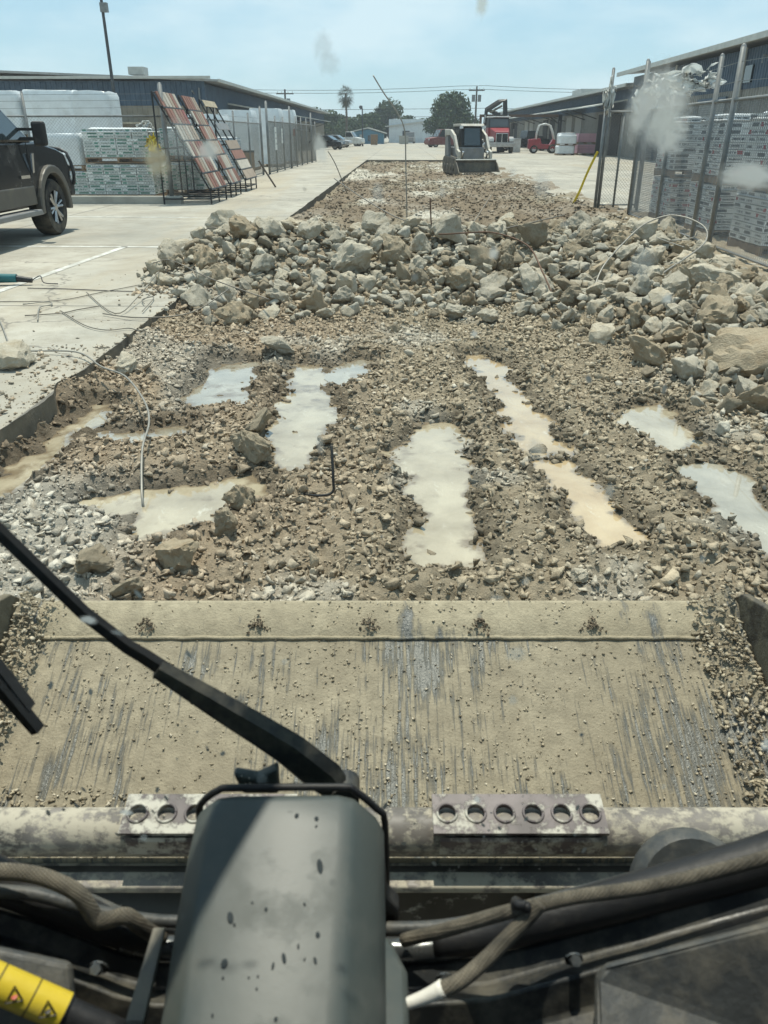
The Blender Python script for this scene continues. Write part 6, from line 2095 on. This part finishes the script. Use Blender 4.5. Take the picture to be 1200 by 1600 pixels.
# windshield pane and what sticks to it
m, n_, l_, b_ = nt('windshield_glass')
n_.remove(b_)
tr_ = n_.new('ShaderNodeBsdfTransparent')
tr_.inputs['Color'].default_value = (0.958, 0.972, 0.957, 1)
l_.new(tr_.outputs[0], n_['Material Output'].inputs['Surface'])
pane = MB().box((0, 0.60, 1.33), (1.04, 0.006, 1.06)).build('windshield', 'windshield_glass', cabt)


def mat_smear(name, col, dens):
    m, n, l, b = nt(name)
    n.remove(b)
    tc = n.new('ShaderNodeTexCoord')
    gr = n.new('ShaderNodeTexGradient'); gr.gradient_type = 'SPHERICAL'
    mp = n.new('ShaderNodeMapping'); mp.inputs['Location'].default_value = (-1, 0, -1); mp.inputs['Scale'].default_value = (2, 0, 2)
    l.new(tc.outputs['Generated'], mp.inputs['Vector'])
    t = noise_node(n, l, 3.0, 8, 0.75, tc.outputs['Generated'])
    va = n.new('ShaderNodeVectorMath'); va.operation = 'ADD'
    vs_ = n.new('ShaderNodeVectorMath'); vs_.operation = 'SCALE'; vs_.inputs['Scale'].default_value = 1.5
    cs_ = n.new('ShaderNodeVectorMath'); cs_.operation = 'SUBTRACT'; cs_.inputs[1].default_value = (0.5, 0.5, 0.5)
    l.new(t.outputs['Color'], cs_.inputs[0]); l.new(cs_.outputs[0], vs_.inputs[0])
    l.new(mp.outputs[0], va.inputs[0]); l.new(vs_.outputs[0], va.inputs[1])
    l.new(va.outputs[0], gr.inputs['Vector'])
    f = mrange(n, l, gr.outputs['Fac'], 0.02, 0.62, 0, dens, True)
    d = n.new('ShaderNodeBsdfDiffuse'); d.inputs['Color'].default_value = (*col, 1)
    tl = n.new('ShaderNodeBsdfTranslucent'); tl.inputs['Color'].default_value = (*col, 1)
    ad = n.new('ShaderNodeMixShader'); ad.inputs[0].default_value = 0.6
    l.new(d.outputs[0], ad.inputs[1]); l.new(tl.outputs[0], ad.inputs[2])
    tr = n.new('ShaderNodeBsdfTransparent')
    mx = n.new('ShaderNodeMixShader')
    l.new(f, mx.inputs[0]); l.new(tr.outputs[0], mx.inputs[1]); l.new(ad.outputs[0], mx.inputs[2])
    l.new(mx.outputs[0], n['Material Output'].inputs['Surface'])
mat_smear('smear_pale', (0.82, 0.85, 0.83), 0.66)
mat_smear('smear_thin', (0.58, 0.64, 0.65), 0.3)
mat_smear('smear_tan', (0.70, 0.64, 0.46), 0.5)
SM = [(0.1877, 1.6678, 0.026, 0.031, 0), (0.1961, 1.652, 0.018, 0.02, 0), (0.2587, 1.6233, 0.026, 0.012, 0), (-0.1419, 1.6469, 0.014, 0.019, 1), (-0.1605, 1.6337, 0.011, 0.016, 2), (-0.1233, 1.6399, 0.009, 0.009, 0),
      (-0.1271, 1.0478, 0.0077, 0.0099, 1), (0.1251, 1.2073, 0.0125, 0.0115, 1), (-0.2743, 1.2459, 0.0095, 0.006, 0), (0.1255, 1.415, 0.008, 0.0142, 1), (0.1919, 1.3769, 0.0055, 0.0099, 1), (-0.0408, 1.702, 0.0076, 0.012, 1),
      (-0.0368, 1.6927, 0.0087, 0.0098, 1), (0.0638, 1.7273, 0.0045, 0.0109, 2), (0.1128, 1.6169, 0.0076, 0.012, 1), (-0.0447, 1.6411, 0.0056, 0.0129, 0), (-0.0046, 1.6127, 0.0055, 0.0088, 1), (0.1919, 1.5639, 0.0119, 0.0163, 1),
      (0.0811, 1.5708, 0.0045, 0.0058, 0), (0.0914, 1.6254, 0.0033, 0.0044, 1), (0.3879, 1.0941, 0.0077, 0.011, 0), (-0.2496, 1.2315, 0.0077, 0.0038, 1), (0.1262, 1.1517, 0.0055, 0.0088, 1), (0.1315, 1.591, 0.0044, 0.0033, 1),
      (0.2152, 1.538, 0.005, 0.005, 0), (0.0416, 1.6127, 0.0033, 0.0055, 1), (0.0699, 1.5111, 0.0033, 0.0038, 0), (-0.0532, 1.4207, 0.0036, 0.0142, 1), (0.2833, 1.3109, 0.0033, 0.0066, 1), (0.0985, 1.0186, 0.0044, 0.0066, 0),
      (0.1278, 1.2875, 0.0044, 0.0055, 1), (0.1028, 1.2704, 0.0077, 0.0038, 1), (-0.0951, 1.1983, 0.0038, 0.0055, 1), (0.2927, 1.0369, 0.0033, 0.0055, 1), (-0.2755, 1.0, 0.009, 0.006, 0), (-0.262, 0.962, 0.005, 0.008, 1)]
for (x, z, a, c, k) in SM:
    V = [(0, 0, 0)] + [(a * math.cos(t_ / 20 * 6.2832), 0, c * math.sin(t_ / 20 * 6.2832)) for t_ in range(20)]
    F = [(0, i + 1, (i + 1) % 20 + 1) for i in range(20)]
    MB().add(V, F).build('dirt_smear', ('smear_pale', 'smear_thin', 'smear_tan')[k], pane, loc=(x, 0.5962, z), rot=(0, random.Random(x * 999).uniform(-.4, .4), 0))
rg = random.Random(77)
spv = []
dots = MB().add([(0.5 * math.cos(i), 0, 0.5 * math.sin(i)) for i in [k * 0.6283 for k in range(10)]], [tuple(range(10))]).mesh('dried_drop')
simple('dried_drop', (0.62, 0.62, 0.55), 0.9, 0, 0.1, 9, bmp=0)
dots.materials.append(MATS['dried_drop'])
for i in range(150):
    if i >= 110:
        q = rg.random()
        x, z = -0.05 - 0.3 * q + rg.uniform(-.02, .02), 1.0 + 0.2 * q + rg.uniform(-.025, .025)
    elif i < 70:
        x, z = rg.uniform(-0.02, 0.26), rg.uniform(0.90, 1.03)
    elif i < 85:
        x, z = rg.uniform(-0.36, -0.2), rg.uniform(0.92, 1.04)
    else:
        x, z = rg.uniform(-0.4, 0.4), rg.uniform(1.0, 1.7)
    s = 0.0011 + 0.0036 * rg.random() ** 3
    share('dried_drop', dots, pane, (x, 0.5965, z), (0, rg.uniform(-.6, .6), 0), (s, s, s * rg.uniform(1, 2.6)))

# wiper outside the glass
def ribbon(pts, widths, thick, normal=(0, -1, 0)):
    """flat tapering bar along a path, wide across the glass plane"""
    pts = [Vector(p) for p in pts]
    secs = []
    for i, p in enumerate(pts):
        d = (pts[min(i + 1, len(pts) - 1)] - pts[max(i - 1, 0)]).normalized()
        s = d.cross(Vector(normal)).normalized() * widths[i] / 2
        o_ = Vector(normal) * thick
        secs.append([p - s, p - s * 0.55 + o_, p + s * 0.55 + o_ * 0.8, p + s, p - o_ * 0.4])
    return MB().loft(secs)
wp = ribbon([(-0.050, 0.630, 0.996), (-0.056, 0.631, 1.004), (-0.066, 0.632, 1.015), (-0.103, 0.634, 1.054), (-0.135, 0.635, 1.081), (-0.167, 0.636, 1.107), (-0.232, 0.64, 1.159)],
            [0.016, 0.038, 0.048, 0.045, 0.040, 0.035, 0.020], 0.012).build('wiper_head', 'frame_black', cabt, 30)
ribbon([(-0.221, 0.640, 1.151), (-0.245, 0.641, 1.172), (-0.26, 0.642, 1.183), (-0.3, 0.645, 1.223), (-0.366, 0.65, 1.311), (-0.426, 0.66, 1.385)], [0.020, 0.018, 0.017, 0.016, 0.016, 0.016], 0.007).build('wiper_arm', 'rubber_black', cabt, 30)
bl = MB().box((0, 0, 0), (0.012, 0.012, 0.19), None)
ribbon([(-0.443, 0.65, 1.224), (-0.4, 0.64, 1.137), (-0.369, 0.635, 1.081)], [0.022, 0.022, 0.018], 0.010).build('wiper_blade', 'rubber_black', cabt, 30)
ribbon([(-0.432, 0.652, 1.218), (-0.4, 0.65, 1.157), (-0.374, 0.645, 1.105)], [0.008, 0.008, 0.007], 0.012).build('wiper_blade', 'rubber_black', cabt, 30)
MB().cyl((-0.043, 0.615, 0.997), (-0.043, 0.645, 0.997), 0.016, None, 14).build('wiper_pivot', 'frame_black', cabt, 40)
MB().prism([(-0.160, 1.044), (-0.152, 1.015), (-0.112, 1.015), (-0.112, 1.052), (-0.135, 1.038)], 0.606, 0.62, 'y').build('washer_jet', 'cover_grey', cabt, bevel=0.004)

# grey cover over the wiper motor
def cover_section(y, zt, xl, xr, ridge):
    return [(xl - 0.003, y, zt - 0.16), (xl - 0.002, y, zt - 0.05), (xl + 0.002, y, zt - 0.022), (xl + 0.022, y, zt - 0.003), (xl + 0.04, y, zt), (ridge - 0.012, y, zt + 0.001), (ridge + 0.004, y, zt - 0.004), (xr - 0.008, y, zt - 0.030), (xr, y, zt - 0.05), (xr + 0.002, y, zt - 0.16)]
secs = [cover_section(0.575, 1.048, -0.190, 0.0, -0.034), cover_section(0.565, 1.050, -0.192, 0.0, -0.034), cover_section(0.53, 1.042, -0.193, 0.0, -0.034), cover_section(0.47, 1.028, -0.192, 0.001, -0.035), cover_section(0.40, 1.012, -0.188, 0.002, -0.036), cover_section(0.32, 0.995, -0.185, 0.003, -0.036)]
mc = MB().loft(secs).build('motor_cover', 'cover_grey', cabt, 45)
bv = mc.modifiers.new('bevel', 'BEVEL'); bv.width = 0.004; bv.segments = 3; bv.limit_method = 'ANGLE'; bv.angle_limit = R(25)
rim = [Vector(p) + Vector((0, 0.006, 0.003)) for p in cover_section(0.575, 1.048, -0.191, 0.001, -0.034)]
MB().tube(rim, 0.0038, 8, 3).build('rubber_rim', 'rubber_black', mc, True)
MB().prism([(0.0, 0.985), (0.003, 0.925), (0.016, 0.905), (0.017, 0.855), (0.004, 0.838), (-0.01, 0.838), (-0.01, 0.985)], 0.55, 0.572, 'y').build('latch_bracket', 'rubber_black', mc, bevel=0.004)
MB().loft([[(-0.01, 0.505, 0.93), (0.006, 0.505, 0.93), (0.006, 0.505, 0.80), (-0.01, 0.505, 0.80)], [(-0.01, 0.46, 0.955), (0.022, 0.46, 0.945), (0.026, 0.46, 0.78), (-0.01, 0.46, 0.78)], [(-0.01, 0.34, 0.975), (0.022, 0.34, 0.965), (0.026, 0.34, 0.78), (-0.01, 0.34, 0.78)]]).build('cover_foot', 'cover_grey', mc, 40, bevel=0.006)
rg = random.Random(4)
dm = MB().lathe([(0.0, 0.0006), (0.7, 0.0005), (1.0, 0)], (0, 0, 0), 'z', 12).mesh('water_mark')
simple('water_mark', (0.035, 0.042, 0.045), 0.8, 0, 0.1, 9, bmp=0, spec=0.1)
dm.materials.append(MATS['water_mark'])
for i in range(26):
    y = 0.36 + 0.20 * rg.random(); x = rg.uniform(-0.145, -0.05)
    zt = 1.050 - (0.565 - y) * 0.229 + 0.0009
    s = 0.0008 + 0.0022 * rg.random() ** 2.5
    share('water_mark', dm, mc, (x, y, zt), (R(13), 0, rg.uniform(-.4, .4)), (s, s * rg.uniform(1, 2.8), 1))

# door frame tube, seals, lower panels
T = [(-0.417, 0.54, 0.971), (-0.357, 0.535, 0.939), (-0.31, 0.525, 0.923), (-0.271, 0.52, 0.904), (-0.234, 0.52, 0.889), (-0.12, 0.52, 0.885), (0.0, 0.52, 0.885), (0.053, 0.52, 0.887), (0.106, 0.52, 0.900), (0.164, 0.52, 0.925), (0.261, 0.53, 0.950), (0.387, 0.54, 0.990), (0.46, 0.55, 1.02)]
MB().tube(T[3:9], 0.0125, 14, 4).build('frame_tube', 'tube_metal', cabt, True)
MB().tube([Vector(p) + Vector((0, 0.004, 0.004)) for p in T[:5]], [0.023, 0.014], 14, 4).build('frame_seal', 'rubber_black', cabt, True)
MB().tube([Vector(p) + Vector((0, 0.003, 0.004)) for p in T[7:]], [0.015, 0.026], 14, 4).build('frame_seal', 'rubber_black', cabt, True)
MB().tube([Vector(p) + Vector((0, 0.02, 0.006)) for p in T], 0.007, 10, 4).build('glass_seal', 'panel_grey', cabt, True)
top = [(-0.46, 0.53, 0.965), (-0.356, 0.525, 0.923), (-0.27, 0.51, 0.894), (-0.232, 0.51, 0.878), (-0.12, 0.51, 0.874), (0.0, 0.51, 0.874), (0.106, 0.51, 0.887), (0.163, 0.51, 0.912), (0.26, 0.52, 0.937), (0.46, 0.53, 1.012)]
secs = []
for x, y, z in top:
    secs.append([(x, y + 0.012, z - 0.01), (x, y, z), (x, y - 0.02, z - 0.012), (x * 0.98, y - 0.045, z + 0.005), (x * 0.95, y - 0.06, z - 0.03), (x * 0.9, 0.36, min(z - 0.05, 0.90)), (x * 0.9, 0.36, 0.72), (x, y + 0.012, 0.72)])
MB().loft(secs).build('lower_frame', 'frame_black', cabt, 30, bevel=0.003)
MB().loft([[(0.199, 0.452, 0.944), (0.206, 0.452, 0.960), (0.40, 0.475, 1.004), (0.40, 0.40, 0.90), (0.175, 0.35, 0.925)], [(0.199, 0.462, 0.934), (0.206, 0.464, 0.950), (0.40, 0.487, 0.994), (0.40, 0.41, 0.88), (0.175, 0.36, 0.905)]]).build('side_panel', 'panel_grey', cabt, bevel=0.006)
MB().loft([[(-0.40, 0.460, 0.992), (-0.290, 0.452, 0.966), (-0.283, 0.43, 0.945), (-0.30, 0.37, 0.92), (-0.40, 0.37, 0.93)], [(-0.40, 0.470, 0.98), (-0.290, 0.462, 0.954), (-0.283, 0.44, 0.933), (-0.30, 0.38, 0.90), (-0.40, 0.38, 0.91)]]).build('side_panel', 'panel_grey', cabt, bevel=0.005)
for c in ((-0.273, 0.468, 0.934), (0.058, 0.462, 0.926), (0.183, 0.475, 0.936)):
    MB().cyl(Vector(c) + Vector((0, -0.006, 0.008)), c, 0.0055, None, 6).lathe([(0.009, 0.0), (0.009, 0.002), (0.004, 0.003)], c, 'y', 12).build('frame_bolt', 'tube_metal', cabt)

# cables, strut and bar
MB().tube([(-0.42, 0.52, 1.005), (-0.394, 0.52, 1.004), (-0.347, 0.515, 1.007), (-0.316, 0.51, 1.001), (-0.294, 0.505, 0.988), (-0.282, 0.50, 0.962), (-0.271, 0.498, 0.962), (-0.251, 0.498, 0.968), (-0.239, 0.50, 0.950), (-0.225, 0.507, 0.92)], 0.0082, 10, 5).build('braided_hose', 'braided_sleeve', cabt, True)
MB().tube([(-0.42, 0.522, 0.982), (-0.4, 0.52, 0.977), (-0.345, 0.52, 0.970), (-0.289, 0.518, 0.948), (-0.227, 0.52, 0.930), (-0.17, 0.53, 0.918)], 0.0065, 8, 4).build('cable', 'panel_grey', cabt, True)
MB().tube([(0.46, 0.525, 1.062), (0.389, 0.515, 1.039), (0.308, 0.51, 1.012), (0.247, 0.505, 0.999), (0.184, 0.50, 0.993), (0.145, 0.49, 0.994), (0.120, 0.487, 0.990), (0.086, 0.492, 0.968), (0.057, 0.50, 0.943), (0.02, 0.512, 0.912)], 0.0068, 10, 5).build('braided_hose', 'braided_sleeve', cabt, True)
MB().tube([(0.146, 0.486, 1.003), (0.136, 0.480, 0.993), (0.117, 0.47, 0.978), (0.094, 0.455, 0.967), (0.07, 0.44, 0.960), (0.052, 0.435, 0.954)], 0.0072, 10, 4).build('braided_hose', 'braided_sleeve', cabt, True)
MB().tube([(0.132, 0.481, 1.006), (0.139, 0.486, 0.984), (0.128, 0.499, 0.988), (0.124, 0.485, 1.002), (0.132, 0.481, 1.006)], 0.0046, 8, 5).build('hose_tie', 'rubber_black', cabt, True)
MB().tube([(0.054, 0.436, 0.955), (0.035, 0.432, 0.947), (0.006, 0.425, 0.942)], [0.0080, 0.0042], 10, 3).build('hose_tip', 'tip_white', cabt, True)
ys = Vector((-0.40, 0.425, 1.030)); ye = Vector((-0.279, 0.411, 0.962))
st = MB().cyl(ys, ye, 0.0150, None, 20).build('strut', 'sticker_yellow', cabt, 40)
yd = (ye - ys).normalized()
MB().cyl(ye, ye + yd * 0.07, 0.0125, None, 14).build('strut_rod', 'rubber_black', st, 40)
for f in (0.28, 0.55, 0.78, 1.0):
    p = ys + (ye - ys) * f
    MB().cyl(p - yd * 0.0006, p + yd * 0.0006, 0.0153, None, 20).build('label_line', 'ink_black', st)
side = yd.cross(Vector((0, -0.65, 0.76))).normalized()
outw = side.cross(yd).normalized()
if outw.y > 0:
    outw = -outw
for f, inked in ((0.90, 'ink_black'), (0.68, 'ink_red'), (0.42, 'ink_black')):
    c = ys + (ye - ys) * f + outw * 0.0157
    tri = [c + yd * 0.008 * math.cos(a) + side * 0.008 * math.sin(a) for a in (0, 2.094, 4.189)]
    for k in range(3):
        MB().tube([tri[k], tri[(k + 1) % 3]], 0.0006, 4).build('warning_triangle', 'ink_black', st)
    MB().lathe([(0, -0.0004), (0.0026, 0), (0, 0.0004)], (0, 0, 0), 'z', 8).build('warning_mark', inked, st, loc=c)
MB().loft([[(-0.214, 0.470, 0.99), (-0.203, 0.470, 0.99), (-0.203, 0.474, 0.985), (-0.214, 0.474, 0.985)], [(-0.222, 0.40, 0.968), (-0.206, 0.40, 0.968), (-0.206, 0.404, 0.960), (-0.222, 0.404, 0.960)], [(-0.224, 0.37, 0.93), (-0.206, 0.37, 0.93), (-0.206, 0.376, 0.93), (-0.224, 0.376, 0.93)]]).build('lock_bar', 'bar_grey', cabt, bevel=0.001)
# unseen bar and end box, added off the roof edge to shade the motor cover
shade_bar = ribbon([(-0.30, 0.60, 2.03), (-0.245, 0.66, 2.02), (-0.20, 0.75, 2.01), (-0.15, 0.85, 2.0), (-0.09, 0.97, 2.0)], [0.05, 0.05, 0.05, 0.05, 0.05], 0.008, (0, 0, 1)).build('added_shade_bar', 'frame_black', cabt)
MB().box((-0.07, 1.01, 2.05), (0.16, 0.08, 0.10)).build('added_end_box', 'frame_black', shade_bar, bevel=0.01)
# shell of the cab around the seat
MB().box((0, -0.15, 2.02), (1.16, 1.55, 0.06)).build('roof', 'frame_black', cabt)
for s in (-1, 1):
    MB().box((s * 0.545, 0.59, 1.4), (0.05, 0.07, 1.25)).build('pillar', 'frame_black', cabt)
    MB().box((s * 0.56, -0.15, 1.0), (0.05, 1.4, 0.55)).build('side_wall', 'frame_black', cabt)
MB().box((0, -0.9, 1.25), (1.16, 0.05, 1.5)).build('rear_wall', 'frame_black', cabt)
MB().box((0, -0.15, 0.45), (1.0, 1.3, 0.06)).build('floor_pan', 'frame_black', cabt)

# ================================================================ summer haze
mh, nh, lh, bh = nt('haze')
nh.remove(bh)
pv = nh.new('ShaderNodeVolumePrincipled')
pv.inputs['Color'].default_value = (0.86, 0.93, 1.0, 1)
pv.inputs['Density'].default_value = 0.0008
pv.inputs['Anisotropy'].default_value = 0.2
lh.new(pv.outputs[0], nh['Material Output'].inputs['Volume'])
hz = MB().box((0, 0, 6.3), (1820, 1820, 15.4)).build('haze', 'haze')
tag(hz, 'thin pale summer haze over the yard', 'haze', None, 'stuff')
